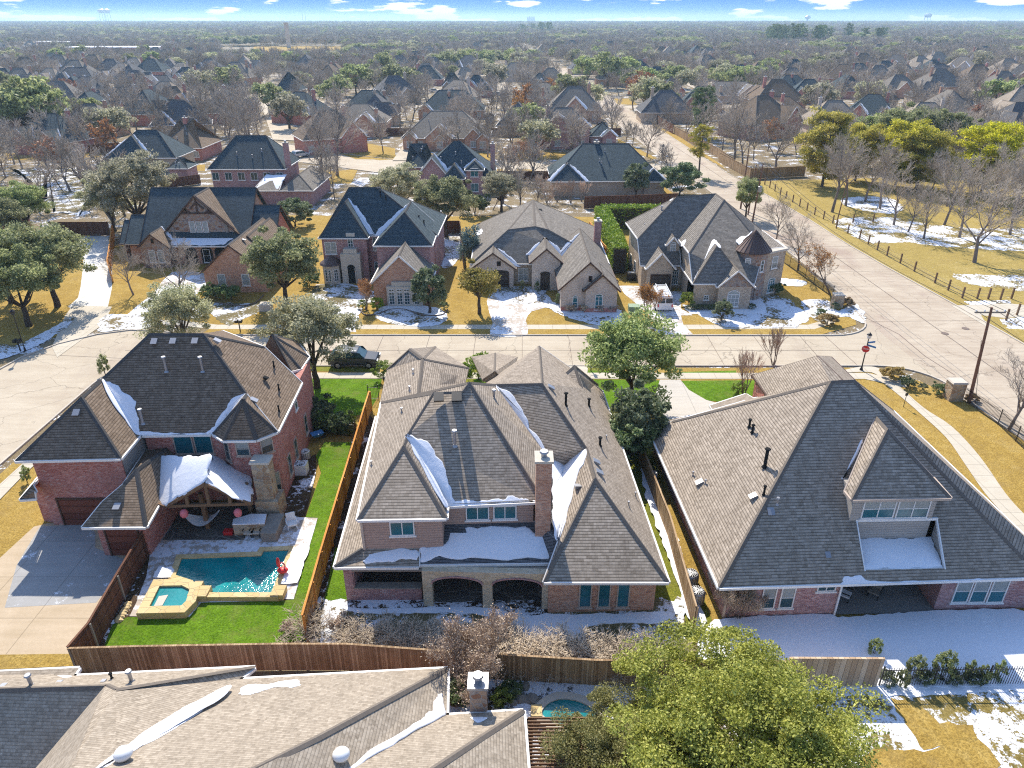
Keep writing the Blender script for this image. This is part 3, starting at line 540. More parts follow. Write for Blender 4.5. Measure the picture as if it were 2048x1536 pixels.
# lawns and paving of the near block
sheet('lawn', [(-38.4, 26), (-38.6, 59.5), (-35, 63.6), (-11.7, 63.8), (-11.7, 28.5), (-17.5, 28.3), (-17.5, 40), (-30, 40), (-30, 26)], M['gold'], nz_())
sheet('lawn', [(-11.7, 28.8), (-11.7, 63.8), (10.8, 63.8), (11.4, 28.8)], M['olive'], nz_())
sheet('lawn', [(10.8, 63.8), (11.4, 29), (60, 29), (42.6, 42), (40.8, 56.5), (38.5, 61), (34.5, 63.8)], M['gold'], nz_())
sheet('lawn', [(0, 335), (365, 335), (345, 440), (290, 535), (130, 590), (0, 590), (-200, 560), (-200, 335)], M['green'], nz_(), k='c')
sheet('lawn', [(975, 280), (1175, 283), (1195, 300), (1190, 318), (985, 318)], M['green'], nz_(), k='c'); sheet('lawn', [(-60, 268), (340, 275), (340, 305), (-60, 300)], M['olive'], nz_(), k='c')
sheet('lawn', [(900, 340), (1080, 342), (1196, 345), (1196, 400), (900, 400)], M['green'], nz_(), k='c')
sheet('lawn', [(1535, 294), (1720, 300), (1900, 310), (2000, 318), (2000, 334), (1700, 330), (1560, 325)], M['green'], nz_(), k='c')
sheet('lawn', [(1560, 352), (2060, 356), (2060, 420), (1960, 520), (1840, 560), (1730, 540), (1680, 500)], M['green'], nz_(), k='c')
sheet('lawn', [(195, 195), (590, 192), (590, 300), (430, 312), (330, 300), (230, 245)], M['green'], nz_(), k='r')
sheet('lawn', [(180, 148), (490, 140), (495, 165), (190, 168)], M['green'], nz_(), k='r')
wz = nz_()
sheet('pavement', [(-38.2, 58), (-34.6, 61.3), (-20, 61.4), (33.5, 61.3), (36.5, 59.5), (37.5, 60.4), (34.4, 62.6), (-35.3, 62.7), (-39, 59)], M['walk'], wz)
sheet('pavement', [(1040, 152), (1220, 150), (1290, 210), (1400, 300), (1480, 370), (1620, 500), (1720, 640), (1830, 800), (1950, 935), (2043, 1030), (2130, 1110), (2130, 990), (2043, 915), (1940, 800), (1800, 600), (1650, 440), (1500, 340), (1360, 215), (1265, 130), (1160, 120)], M['walk'], nz_(), smooth=4, k='r')
sheet('pavement', [(-60, 1000), (0, 965), (140, 838), (250, 760), (262, 800), (150, 900), (0, 1055), (-60, 1090)], M['walk'], nz_(), k='l')
sheet('driveway', [(1215, 262), (1570, 268), (1560, 345), (1680, 500), (1640, 560), (1200, 560), (1195, 345)], M['walk'], nz_(), k='c')
sheet('driveway', [(80, 190), (190, 190), (235, 245), (330, 300), (440, 330), (380, 400), (240, 420), (100, 400), (60, 260)], M['drive'], nz_(), k='r')
# left house: forecourt, pool terrace, lawn
sheet('driveway', [(-80, 1480), (0, 1400), (200, 1215), (280, 1195), (620, 1190), (960, 1250), (890, 1300), (420, 2180), (-200, 2180)], M['drive_o'], nz_(), k='l')
sheet('driveway', [(100, 1440), (235, 1215), (480, 1200), (560, 1250), (560, 1340), (740, 1410), (620, 1590), (565, 1660), (30, 1690)], M['drive_w'], nz_(), k='l', kind='structure')
sheet('lawn', [(-200, 2170), (0, 1982), (470, 1970), (470, 2250), (-200, 2250)], M['gold'], nz_(), k='l')
sheet('patio', [(900, 1300), (980, 1210), (1500, 1180), (1620, 1100), (1750, 1160), (1860, 1165), (1720, 1640), (1590, 1640), (1100, 1745), (740, 1740), (640, 1740), (870, 1340)], M['drive_s'], nz_(), k='l')
sheet('lawn', [(2300, 600), (2045, 720), (1900, 720), (1850, 800), (1880, 900), (1790, 1160), (1862, 1165), (1722, 1642), (1640, 1650), (1180, 1660), (1110, 1745), (720, 1745), (640, 1790), (585, 1960), (1700, 1890), (1790, 1880), (2050, 1120)], M['green'], nz_(), k='l')
sheet('planting_bed', [(885, 1340), (760, 1480), (630, 1760), (560, 1950), (600, 1950), (660, 1790), (760, 1740), (800, 1660), (860, 1500)], M['mulch'], nz_(), k='l')
sheet('planting_bed', [(1690, 870), (1850, 790), (1850, 900), (1790, 1150), (1600, 1180), (1610, 1060), (1690, 960)], M['mulch'], nz_(), k='l')
# centre house back yard, side strips
sheet('side_path', [(290, 560), (190, 700), (-20, 1500), (-95, 1820), (-30, 1825), (70, 1490), (160, 1200), (260, 800), (330, 600)], M['mulch'], nz_(), k='c')  # dark-toned ground strip along the foot of the cedar fence
sheet('lawn', [(45, 1560), (90, 1340), (150, 1340), (165, 1620), (160, 1680), (60, 1650), (20, 1660)], M['green'], nz_(), k='c')
sheet('lawn', [(0, 1700), (40, 1640), (160, 1640), (700, 1620), (1330, 1640), (2130, 1640), (2130, 2060), (1700, 2150), (600, 2120), (-90, 1890)], M['gsnow'], nz_(), k='c', jit=.12)
sheet('snow', [(160, 315), (590, 300), (610, 320), (1310, 310), (1330, 385), (2030, 372), (2060, 400), (1980, 440), (1700, 440), (1550, 470), (1480, 540), (1350, 560), (1200, 530), (1100, 440), (900, 380), (600, 385), (300, 380), (170, 370)], M['snow'], nz_(), smooth=4, jit=.05, k='bc', kind='stuff', label='smooth snow on the shaded lawn behind the central house', thick=.04)
sheet('planting_bed', [(165, 310), (590, 300), (605, 322), (1310, 312), (1320, 380), (1180, 395), (1000, 352), (700, 345), (500, 352), (200, 352)], grass('mulch_snowy', (.05, .03, .02), (.09, .06, .04), (.14, .1, .07), 1.2, .52), nz_() + .045, smooth=3, k='bc')
sheet('side_path', [(45, 320), (120, 300), (160, 350), (150, 420), (120, 550), (0, 560), (10, 430)], M['gsnow2'], nz_(), k='bc')
# right house side path and back yard
sheet('snow', [(-30, 650), (60, 690), (90, 850), (170, 1040), (210, 1180), (290, 1340), (330, 1500), (260, 1560), (160, 1260), (60, 980), (0, 820)], M['snow'], nz_(), jit=.07, k='r', kind='stuff', label='trodden snow on the narrow path beside the right house', thick=.04)
sheet('lawn', [(60, 690), (110, 800), (200, 1020), (260, 1200), (330, 1340), (290, 1340), (210, 1180), (170, 1040), (100, 860)], M['gold'], nz_(), k='r')
sheet('snow', [(370, 230), (470, 215), (1000, 195), (1030, 215), (1560, 178), (1990, 165), (2060, 190), (2200, 180), (2260, 590), (1240, 590), (600, 640), (300, 560), (280, 330)], M['snow'], nz_(), jit=.04, k='br', kind='stuff', label='smooth unbroken snow across the back yard of the right house', thick=.06)
for pts in ([(1080, 200), (1130, 215), (1420, 190), (1545, 180), (1450, 250), (1350, 210), (1240, 270), (1150, 220)],): sheet('patio', [(1030, 195), (1060, 30), (1470, 20), (1560, 170), (1550, 182), (1400, 192), (1200, 190)], concrete('patio_grey', (.22, .21, .19), (.3, .285, .26), 0), .125, k='br')
sheet('lawn', [(560, 600), (1240, 590), (2500, 580), (2700, 1100), (400, 1200)], M['gsnow3'], nz_(), k='br'); sheet('snow', [(640, 592), (2400, 580), (2420, 600), (1800, 620), (1500, 640), (700, 640)], M['snow'], nz_(), jit=.05, k='br', kind='stuff', label='thin snow band along the foot of the iron fence', thick=.03)
sheet('lawn', [(1200, 1060), (1230, 925), (1500, 940), (1640, 885), (1800, 875), (1880, 1060)], M['gold'], nz_(), smooth=3, jit=.05, k='br'); sheet('lawn', [(1318, 655), (1440, 660), (1600, 790), (1760, 795), (1790, 870), (1640, 885), (1500, 935)], M['gold'], nz_(), jit=.06, k='br')  # sunlit patch and streak between building shadows, put into the lawn colour
sheet('planting_bed', [(760, 750), (900, 765), (1640, 800), (2100, 830), (2100, 1000), (1230, 1000), (740, 970)], grass('rock_bed', (.05, .04, .03), (.1, .08, .06), (.2, .17, .13), 1.5, .48), nz_(), k='bc')
sheet('lawn', [(0, 625), (420, 620), (450, 690), (0, 712)], M['gold'], nz_(), k='bl')
# far side of the first street
sheet('lawn', [(-30, 74), (-38, 75), (-43, 76), (-49, 72), (-52, 66), (-75, 60), (-80, 92), (-60, 100), (-52, 92), (-30, 90), (0, 90), (16, 88), (33.6, 72.2)], M['gold'], .031)
sheet('lawn', [(-30, 90), (-33.8, 72.2), (33.6, 72.2), (38.6, 75), (40.3, 80), (40.3, 124), (-60, 126), (-60, 92)], M['gold'], .033)
sheet('pavement', [(-33, 73.7), (33.4, 73.7), (37, 76), (36.2, 76.8), (33.2, 75), (-33, 75), (-38, 76.4), (-44, 76.6), (-44.5, 75.4), (-38, 75)], M['walk'], .037)
# drives
sheet('driveway', [(520, 1090), (600, 1120), (760, 1210), (860, 950), (830, 560), (610, 560), (640, 700), (630, 850), (600, 1020)], concrete('drive_pale', (.6, .58, .52), (.72, .7, .64), 2.4), .041, k='lf', smooth=2)
sheet('driveway', [(500, 1160), (560, 1080), (860, 1090), (800, 1220), (660, 1320), (440, 1480), (400, 1400)], M['walk'], .043, k='lf')
sheet('driveway', [(200, 1250), (430, 1060), (590, 880), (860, 890), (870, 1010), (760, 1070), (590, 1110), (540, 1180), (450, 1280), (330, 1330)], M['drive_s'], .043, k='h1', smooth=2)
sheet('driveway', [(0, 1165), (110, 1180), (130, 980), (400, 970), (620, 1040), (630, 1130), (480, 1150), (450, 1300), (460, 1370), (330, 1370), (330, 1300), (100, 1200)], M['drive_s'], .045, k='h2')
sheet('driveway', [(1530, 1120), (1600, 1000), (1750, 1000), (1930, 1010), (2050, 1090), (2050, 1160), (1900, 1200), (1850, 1280), (1860, 1400), (1560, 1400), (1580, 1300)], M['drive_s'], .047, k='h2', smooth=2)
sheet('driveway', [(700, 790), (850, 790), (1060, 830), (1170, 830), (1160, 960), (1250, 1010), (1160, 1010), (1180, 1085), (1250, 1150), (970, 1165), (960, 1060), (920, 1000), (740, 850)], M['drive_s'], .049, k='h34')
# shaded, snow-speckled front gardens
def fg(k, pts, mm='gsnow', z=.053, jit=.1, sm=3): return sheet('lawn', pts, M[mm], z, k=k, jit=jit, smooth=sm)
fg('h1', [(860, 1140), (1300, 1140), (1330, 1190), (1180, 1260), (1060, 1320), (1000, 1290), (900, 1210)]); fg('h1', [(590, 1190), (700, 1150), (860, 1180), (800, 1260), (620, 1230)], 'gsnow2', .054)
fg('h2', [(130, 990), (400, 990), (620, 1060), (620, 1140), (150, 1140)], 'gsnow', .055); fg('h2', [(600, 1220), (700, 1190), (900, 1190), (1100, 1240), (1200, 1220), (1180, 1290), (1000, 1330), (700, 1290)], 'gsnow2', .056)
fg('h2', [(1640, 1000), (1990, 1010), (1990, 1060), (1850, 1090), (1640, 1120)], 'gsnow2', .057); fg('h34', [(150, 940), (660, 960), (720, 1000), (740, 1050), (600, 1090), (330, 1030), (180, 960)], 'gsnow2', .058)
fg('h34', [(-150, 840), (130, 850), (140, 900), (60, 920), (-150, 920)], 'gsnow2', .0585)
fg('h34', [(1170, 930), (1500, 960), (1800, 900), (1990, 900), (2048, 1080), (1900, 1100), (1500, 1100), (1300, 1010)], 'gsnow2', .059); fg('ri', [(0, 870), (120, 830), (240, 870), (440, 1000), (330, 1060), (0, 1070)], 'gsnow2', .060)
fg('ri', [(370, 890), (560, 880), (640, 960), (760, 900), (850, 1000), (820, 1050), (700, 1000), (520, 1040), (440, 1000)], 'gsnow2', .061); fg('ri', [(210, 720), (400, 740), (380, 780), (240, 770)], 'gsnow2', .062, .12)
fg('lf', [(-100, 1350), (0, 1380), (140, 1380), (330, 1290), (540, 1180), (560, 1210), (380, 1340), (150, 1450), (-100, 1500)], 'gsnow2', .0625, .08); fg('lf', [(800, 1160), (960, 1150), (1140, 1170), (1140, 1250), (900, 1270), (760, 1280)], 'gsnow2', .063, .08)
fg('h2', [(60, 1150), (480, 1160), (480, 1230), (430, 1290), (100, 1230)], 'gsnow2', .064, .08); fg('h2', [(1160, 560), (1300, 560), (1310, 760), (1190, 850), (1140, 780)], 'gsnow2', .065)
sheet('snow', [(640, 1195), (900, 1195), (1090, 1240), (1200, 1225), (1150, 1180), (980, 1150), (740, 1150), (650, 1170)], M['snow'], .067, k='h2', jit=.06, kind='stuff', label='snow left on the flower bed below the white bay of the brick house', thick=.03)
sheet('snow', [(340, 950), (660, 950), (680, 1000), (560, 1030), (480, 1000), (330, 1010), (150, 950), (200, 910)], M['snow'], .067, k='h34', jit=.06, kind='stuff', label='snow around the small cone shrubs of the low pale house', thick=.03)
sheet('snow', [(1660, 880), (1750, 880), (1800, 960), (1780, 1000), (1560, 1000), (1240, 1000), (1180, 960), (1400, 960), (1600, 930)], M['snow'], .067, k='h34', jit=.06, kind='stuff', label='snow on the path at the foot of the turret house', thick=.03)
# park across the right-hand road
sheet('lawn', [(55.6, 40), (54.4, 60), (54.1, 69), (53.2, 82), (51.9, 96), (51.2, 108), (51, 123), (50.0, 140), (49, 155), (120, 165), (140, 60), (110, 30)], grass('park_lawn', (.34, .25, .07), (.48, .36, .11), (.62, .48, .2), .4, .70), .03)
sheet('lawn', [(620, 300), (800, 275), (1050, 275), (1300, 320), (1550, 350), (1850, 360), (2150, 360), (2250, 440), (2150, 510), (1850, 515), (1500, 495), (1250, 470), (1150, 455), (900, 462), (720, 390)], M['gsnow3'], .035, smooth=3, jit=.25, k='ri')
sheet('lawn', [(1480, 690), (1800, 700), (2200, 690), (2300, 850), (1900, 800), (1620, 770)], M['gsnow3'], .036, smooth=3, jit=.2, k='ri'); sheet('lawn', [(1560, 890), (1900, 880), (1900, 920), (1600, 915)], M['gsnow2'], .037, jit=.1, k='ri'); sheet('lawn', [(1820, 1020), (2100, 1000), (2200, 1100), (1900, 1090)], M['gsnow2'], .037, jit=.1, k='ri')
sheet('driveway', [(1470, 920), (1900, 905), (2150, 930), (2150, 1000), (1850, 1010), (1690, 990), (1740, 1080)], M['walk'], .040, k='ri')
sheet('lawn', [(700, 130), (1000, 130), (1120, 200), (1020, 250), (700, 190)], M['gsnow2'], .038, smooth=3, jit=.2, k='ri')
# greens and drives of the second street
for pts, mm in (([(0, 620), (280, 700), (0, 720), (-250, 690), (-250, 620)], 'gold'), ([(930, 640), (1130, 650), (1130, 720), (960, 715)], 'gold'), ([(1400, 620), (1900, 640), (1900, 715), (1420, 715)], 'gold'), ([(1400, 810), (1560, 815), (1560, 900), (1430, 900)], 'gold'), ([(1150, 810), (1260, 810), (1260, 900), (1180, 900)], 'gold')): sheet('lawn', pts, M[mm], .034, k='m3')
sheet('lawn', [(1560, 540), (1780, 540), (2100, 600), (2100, 715), (1700, 710), (1500, 640)], M['gold'], .035, k='m2'); sheet('lawn', [(1290, 850), (1720, 810), (1650, 960), (1400, 960)], M['gold'], .035, k='m2')
sheet('lawn', [(890, 890), (1130, 820), (1160, 940), (1000, 1040)], M['olive'], .035, k='m1'); sheet('lawn', [(60, 650), (1080, 640), (1000, 690), (80, 720)], M['gold'], .035, k='m1'); sheet('lawn', [(1930, 760), (2100, 765), (2100, 830), (1940, 830)], M['gold'], .035, k='m1')
sheet('lawn', [(130, 810), (800, 800), (1000, 1050), (820, 1290), (560, 1250), (300, 940)], M['gsnow'], .036, k='m1', jit=.3); sheet('driveway', [(1740, 900), (1880, 900), (1760, 1000), (1640, 960)], M['drive_s'], .037, k='m2')
sheet('lawn', [(900, 500), (1080, 590), (1300, 700), (1250, 715), (900, 560)], M['gold'], .035, k='m4'); sheet('lawn', [(1130, 810), (1500, 1085), (1100, 1100)], M['gold'], .035, k='m4'); sheet('lawn', [(1280, 370), (1480, 440), (1620, 580), (1580, 560), (1260, 370)], M['gold'], .035, k='m4')
sheet('lawn', [(850, 90), (1040, 90), (1100, 150), (900, 150)], M['gold'], .035, k='m4'); sheet('lawn', [(1480, 440), (1620, 540), (1950, 760), (2048, 860), (1980, 800), (1600, 580)], M['gold'], .036, k='m4')
for rp in (((-29, 180), (-22, 180), (-24, 297), (-31, 297)), ((-230, 372), (30, 376), (30, 384), (-230, 380)), ((42, 366), (230, 372), (230, 380), (42, 374)), ((-300, 470), (300, 474), (300, 482), (-300, 478)), ((-118, 318), (-110, 318), (-116, 470), (-124, 470)), ((-68, 214), (-61, 212), (-96, 318), (-104, 318)), ((88, 300), (95, 300), (100, 470), (93, 470)), ((-10, 378), (-3, 378), (-6, 600), (-13, 600))): sheet('road', rp, M['road'], nz_())
# ---------------------------------------------------------------- fences
def top_h(k, bx, by, tx, ty):              # height of something upright standing at pixel b and ending at pixel t
    b = GV(k, bx, by); r = ray(*V(k, tx, ty)); return CAMH + r.z * b.y / r.y
def fence(pts, h, label, m='fence_d', style='board', group=None, post_side=1, step=2.4, cap=True, hs=None):
    P = [Vector((p[0], p[1], 0)) for p in pts]; loc = P[0]; o = thing('fence', label, 'fence', loc, group=group)
    bd = MB(); cp = MB(); k_ = 0; n_post = 0
    H_ = hs or [h] * len(P)
    for i in range(len(P) - 1):
        a, b = P[i], P[i + 1]; ha, hb = H_[i], H_[i + 1]; L = (b - a).length; d = (b - a) / L; n = Vector((-d.y, d.x, 0))
        if style == 'board':
            q = [a - n * .015, b - n * .015, b + n * .015, a + n * .015]
            bd.hexa([(v.x, v.y, .04) for v in q] + [(v.x, v.y, (ha, hb, hb, ha)[j]) for j, v in enumerate(q)])
            if cap: cp.bar(a + Vector((0, 0, ha + .02)), b + Vector((0, 0, hb + .02)), .12, .04)
            for f in (.15, .5, .85):
                cp.bar(a + n * .04 * post_side + Vector((0, 0, ha * f)), b + n * .04 * post_side + Vector((0, 0, hb * f)), .04, .09)
        elif style == 'iron':
            for z in (.15, ha - .2): cp.bar(a + Vector((0, 0, z)), b + Vector((0, 0, z)), .03)
            for j in range(int(L / .13)):
                q = a + d * (j * .13); bd.bar(q + Vector((0, 0, .05)), q + Vector((0, 0, ha)), .021)
        elif style == 'rail':
            for z in (.35, .7, 1.05): cp.bar(a + Vector((0, 0, z)), b + Vector((0, 0, z)), .02)
        for j in range(max(1, int(L / step)) + (i == len(P) - 2)):
            if n_post >= 95: break
            t = j / max(1, int(L / step)); q = a + d * min(t * L, L); hh = ha + (hb - ha) * t; pm = MB(); w_ = {'board': .1, 'iron': .06, 'rail': .17}[style]
            of = n * .08 * post_side if style == 'board' else Vector((0, 0, 0))
            q = q + of; pm.box(q.x - w_ / 2, q.x + w_ / 2, q.y - w_ / 2, q.y + w_ / 2, 0, hh + (.08 if style != 'board' else -.05)); pm.build('post', M[{'board': 'wood_g' if m == 'fence_r' else m, 'iron': 'iron', 'rail': 'wood'}[style]], o, loc); n_post += 1
    if bd.f: bd.build('boards' if style == 'board' else 'pickets', M[m if style == 'board' else 'iron'], o, loc)
    if cp.f: cp.build('rails', M['iron' if style == 'iron' else 'wood_g' if style == 'rail' else m], o, loc)
    return o
XY = lambda k, pts: [GV(k, *p) for p in pts]
fence(XY('f', [(742, 822), (648, 1152), (613, 1284)]), 1.95, 'bright orange cedar board fence between the pool garden and the central house', 'fence', post_side=1)
fence(XY('f', [(155, 1350), (285, 1346), (560, 1341), (700, 1341), (896, 1356), (1187, 1374), (1420, 1376), (1566, 1377)]), 1.9, 'long weathered brown board fence running behind the pool garden and the central house', 'fence_d', post_side=1)
fence(XY('f', [(1568, 1377), (1750, 1378)]), 2.15, 'pale tan board fence with snow capped rail next to the iron railing', 'fence_t', post_side=1)
fence(XY('f', [(155, 1349), (195, 1300), (248, 1202), (303, 1104)]), 1.95, 'dark stained fence with pale steel posts beside the forecourt', 'fence_r', post_side=-1, step=2.2)
fence([GV('f', 1385, 1262), GV('f', 1335, 1075), GV('f', 1278, 925), GV('f', 1250, 840)], 1.8, 'narrow weathered fence between the central house and the right house', 'fence_d', post_side=-1)
fence(XY('f', [(1756, 1376), (2075, 1372)]), 1.45, 'black iron railing in front of the row of small conifers', style='iron')
fence(XY('r', [(1695, 290), (1900, 430), (2100, 620)]), 1.4, 'black iron railing running down from the stone pillar at the right', style='iron')
fence(XY('ri', [(235, 600), (400, 720), (600, 862)]), 1.5, 'black iron railing beside the turret house below the street trees', style='iron')
fence(XY('l', [(1830, 660), (2080, 690)]), 1.4, 'low black iron railing between the two houses at the left', style='iron')
fence(XY('c', [(285, 470), (345, 470)]), 1.5, 'short iron gate panel at the top of the orange fence', style='iron')
fence(XY('lf', [(400, 545), (850, 545)]), 2.2, 'dark board fence across the end of the pale driveway', 'fence_r', post_side=1)
fence(XY('lf', [(880, 560), (868, 700), (848, 850), (866, 905)]), 2.0, 'cedar side fence along the right edge of the pale driveway', 'fence', post_side=1)
fence(XY('h34', [(440, 215), (800, 205), (1130, 190)]), 2.2, 'dark red-brown board fence behind the hedge and the teal roofed house', 'fence_r', post_side=1)
fence(XY('h34', [(480, 400), (570, 560), (640, 640), (735, 690)]), 1.9, 'orange cedar fence between the low pale house and the turret house', 'fence', post_side=-1)
fence(XY('h2', [(1120, 560), (1310, 560)]), 2.0, 'red cedar fence under the green tree behind the brick house', 'fence_r', post_side=1); fence(XY('h2', [(1310, 560), (1340, 850)]), 1.9, 'dark side fence beside the blue-green cedar', 'fence_r', post_side=1)
fence(XY('m1', [(800, 860), (890, 940), (1010, 1100), (1180, 1330)]), 2.1, 'weathered fence along the winding creek at the left', 'fence_r'); fence(XY('m1', [(885, 950), (1050, 880), (1110, 790)]), 2.4, 'red board fence closing the small yellow lawn at the left', 'fence_r')
fence(XY('m1', [(920, 660), (1240, 640)]), 2.4, 'dark brown fence behind the second lawn at the left', 'fence_r'); fence(XY('m1', [(1700, 1010), (2060, 960)]), 1.9, 'low red fence beside the brick house with the teal roof', 'fence_r')
fence(XY('m4', [(1110, 225), (1240, 290), (1340, 380), (1460, 450)]), 2.6, 'red cedar fence by the far bend of the right-hand road', 'fence_r', step=4); fence(XY('m4', [(1470, 450), (1640, 540), (1900, 680), (2060, 790)]), 2.2, 'grey weathered fence along the right-hand road', 'fence_d', step=4)
fence(XY('t3', [(480, 830), (640, 920), (920, 905)]), 2.2, 'grey board fence closing the north side of the park', 'fence_d', step=4)
fence([(-6, 157.5), (2, 157), (9, 157)], 1.8, 'short garden fence behind the bare street trees', 'fence_r'); fence([(-40, 222), (-8, 222), (12, 221), (32, 222)], 2.2, 'dark fence between the gardens beyond the second street', 'fence_r', step=5)
def railline(a, b, n): return [Vector(a).lerp(Vector(b), i / n) for i in range(n + 1)]
fence([(52.4, 152), (52.4, 139), (53.0, 126), (53.8, 120), (61, 121)], 1.35, 'timber post and wire fence at the top of the park', style='rail', step=3.0)
fence(XY('ri', [(630, 355), (800, 430), (1000, 555), (1200, 670), (1350, 755), (1550, 865), (1660, 870), (1740, 872), (1830, 875), (1910, 870)]), 1.35, 'long line of dark timber posts along the park kerb', style='rail', step=2.6)
fence(XY('ri', [(1870, 1030), (1950, 990), (2080, 960)]), 1.35, 'short post fence on the near side of the park gateway', style='rail', step=1.6)
# ---------------------------------------------------------------- houses
def rkey(p): return (round(p[0], 3), round(p[1], 3), round(p[2], 3))
class House:
    def __init__(s, name, label, loc, rz=0.0, group=None, cat='house'):
        s.o = thing(name, label, cat, (loc[0], loc[1], 0), rz, group); s.off = (loc[0], loc[1], 0) if rz == 0 else (0, 0, 0)
        s.acc = {}; s.snowmb = MB(); s.wins = []
    def mb(s, part, m): return s.acc.setdefault((part, m), MB())
    def roof(s, faces, m='sh_tan', cap='cap', trim='trim', th=.14, gut=True, part='roof'):
        ids = {}; P = []; F = []
        for f in faces:
            fi = []
            for p in f:
                kx = rkey(p)
                if kx not in ids: ids[kx] = len(P); P.append(Vector(p))
                fi.append(ids[kx])
            n = Vector((0, 0, 0))
            for i in range(len(fi)):
                a, b = P[fi[i]], P[fi[(i + 1) % len(fi)]]; n += a.cross(b)
            if n.z < 0: fi.reverse()
            F.append(fi)
        ed = {}
        for j, f in enumerate(F):
            for i in range(len(f)): a, b = f[i], f[(i + 1) % len(f)]; ed.setdefault((min(a, b), max(a, b)), []).append((a, b, j))
        B = s.mb(part, m); b0 = len(B.v); n = len(P)
        B.v += [tuple(p) for p in P] + [(p.x, p.y, p.z - th) for p in P]
        for f in F: B.f.append(tuple(b0 + i for i in f)); B.f.append(tuple(b0 + n + i for i in reversed(f)))
        C = s.mb('ridge_cap', cap); T = s.mb('gutter', trim)
        def fn(f):
            q = Vector((0, 0, 0))
            for i in range(len(f)): q += P[f[i]].cross(P[f[(i + 1) % len(f)]])
            return q.normalized()
        for e_, l in ed.items():
            a, b = P[l[0][0]], P[l[0][1]]
            if len(l) == 1:
                B.f.append((b0 + l[0][1], b0 + l[0][0], b0 + n + l[0][0], b0 + n + l[0][1]))
                if gut and trim and (b - a).length > .4:
                    flat = abs(a.z - b.z) < .12; d = (b - a).normalized(); o_ = d.cross(Vector((0, 0, 1))); o_.normalize()
                    T.bar(a + o_ * .05 + Vector((0, 0, -.09)), b + o_ * .05 + Vector((0, 0, -.09)), .13 if flat else .07, .15 if flat else .17)
            elif len(l) == 2:
                n1, n2 = fn(F[l[0][2]]), fn(F[l[1][2]]); c1 = sum((P[i] for i in F[l[0][2]]), Vector()) / len(F[l[0][2]])
                if n2.dot(c1 - a) < -1e-3 and n1.angle(n2) > .15:
                    up = (n1 + n2).normalized(); d = (b - a).normalized()
                    for nn in (n1, n2):
                        sd = nn.cross(d).normalized()
                        c_ = sum((P[i] for i in F[l[0 if nn is n1 else 1][2]]), Vector()) / len(F[l[0 if nn is n1 else 1][2]])
                        if sd.dot(c_ - a) < 0: sd = -sd
                        q = [a + up * .045, b + up * .045, b + sd * .16 + nn * .02, a + sd * .16 + nn * .02]
                        C.poly(q)
        return s
    def hip(s, x0, x1, y0, y1, ze, sl, ends=(0, 0), m='sh_tan', cap='cap', trim='trim', wall=None, z0=0, inset=.42, axis=None, gm=None, sly=None):
        # a hip or gable roof over a rectangle, with its walls; ends: 1 = gable
        w_, d_ = x1 - x0, y1 - y0; axis = axis or ('x' if w_ >= d_ else 'y')
        if axis == 'x':
            h = sl * d_ / 2; ym = (y0 + y1) / 2; run = d_ / 2 * (sl / (sly or sl)); xa = x0 if ends[0] else x0 + run; xb = x1 if ends[1] else x1 - run
            A, B = Vector((xa, ym, ze + h)), Vector((xb, ym, ze + h)); c = [Vector((x0, y0, ze)), Vector((x1, y0, ze)), Vector((x1, y1, ze)), Vector((x0, y1, ze))]
            fs = [[c[0], c[1], B, A], [c[2], c[3], A, B]]
            if not ends[0]: fs.append([c[3], c[0], A])
            if not ends[1]: fs.append([c[1], c[2], B])
            tri = [(x0 + inset, 'x')] * ends[0] + [(x1 - inset, 'x')] * ends[1]
            tris = [[(t, y0 + inset * .9, ze - .1), (t, y1 - inset * .9, ze - .1), (t, ym, ze + h - .12 - inset * 0)] for t, _ in tri]
        else:
            h = sl * w_ / 2; xm = (x0 + x1) / 2; run = w_ / 2 * (sl / (sly or sl)); ya = y0 if ends[0] else y0 + run; yb = y1 if ends[1] else y1 - run
            A, B = Vector((xm, ya, ze + h)), Vector((xm, yb, ze + h)); c = [Vector((x0, y0, ze)), Vector((x1, y0, ze)), Vector((x1, y1, ze)), Vector((x0, y1, ze))]
            fs = [[c[1], c[2], B, A], [c[3], c[0], A, B]]
            if not ends[0]: fs.append([c[0], c[1], A])
            if not ends[1]: fs.append([c[2], c[3], B])
            tris = [[(x0 + inset * .9, t, ze - .1), (x1 - inset * .9, t, ze - .1), (xm, t, ze + h - .12)] for t in [y0 + inset] * ends[0] + [y1 - inset] * ends[1]]
        s.roof(fs, m, cap, trim)
        if wall:
            W = s.mb('wall', wall)
            W.prism([(x0 + inset, y0 + inset), (x1 - inset, y0 + inset), (x1 - inset, y1 - inset), (x0 + inset, y1 - inset)], z0, ze - .02)
            for t in tris:
                Wg = s.mb('gable_wall' if gm else 'wall', gm or wall); k_ = len(t)
                c_ = Vector((0, 0, 0)); a_, b_ = Vector(t[0]), Vector(t[1]); n_ = (b_ - a_).cross(Vector((0, 0, 1))).normalized() * .06
                Wg.poly([Vector(q) + n_ * .1 for q in t]); Wg.poly([Vector(q) - n_ * .1 for q in reversed(t)])
        return ze + h
    def gable(s, x0, x1, yf, yb, ze, sl, m='sh_tan', cap='cap', trim='trim', wall='br_or', z0=0, inset=.3, snow=None, hipf=False, gm=None, main=None):
        # a cross gable (or hip) coming forward (towards -y); main=(y0,ze,sl) of the plane it cuts, for snow in the valleys
        xm = (x0 + x1) / 2; h = sl * (x1 - x0) / 2; ya = yf + (x1 - x0) / 2 * .9 if hipf else yf
        A, B = Vector((xm, ya, ze + h)), Vector((xm, yb, ze + h)); L0, L1, R0, R1 = Vector((x0, yf, ze)), Vector((x0, yb, ze)), Vector((x1, yf, ze)), Vector((x1, yb, ze))
        fs = [[L0, A, B, L1], [R0, R1, B, A]]
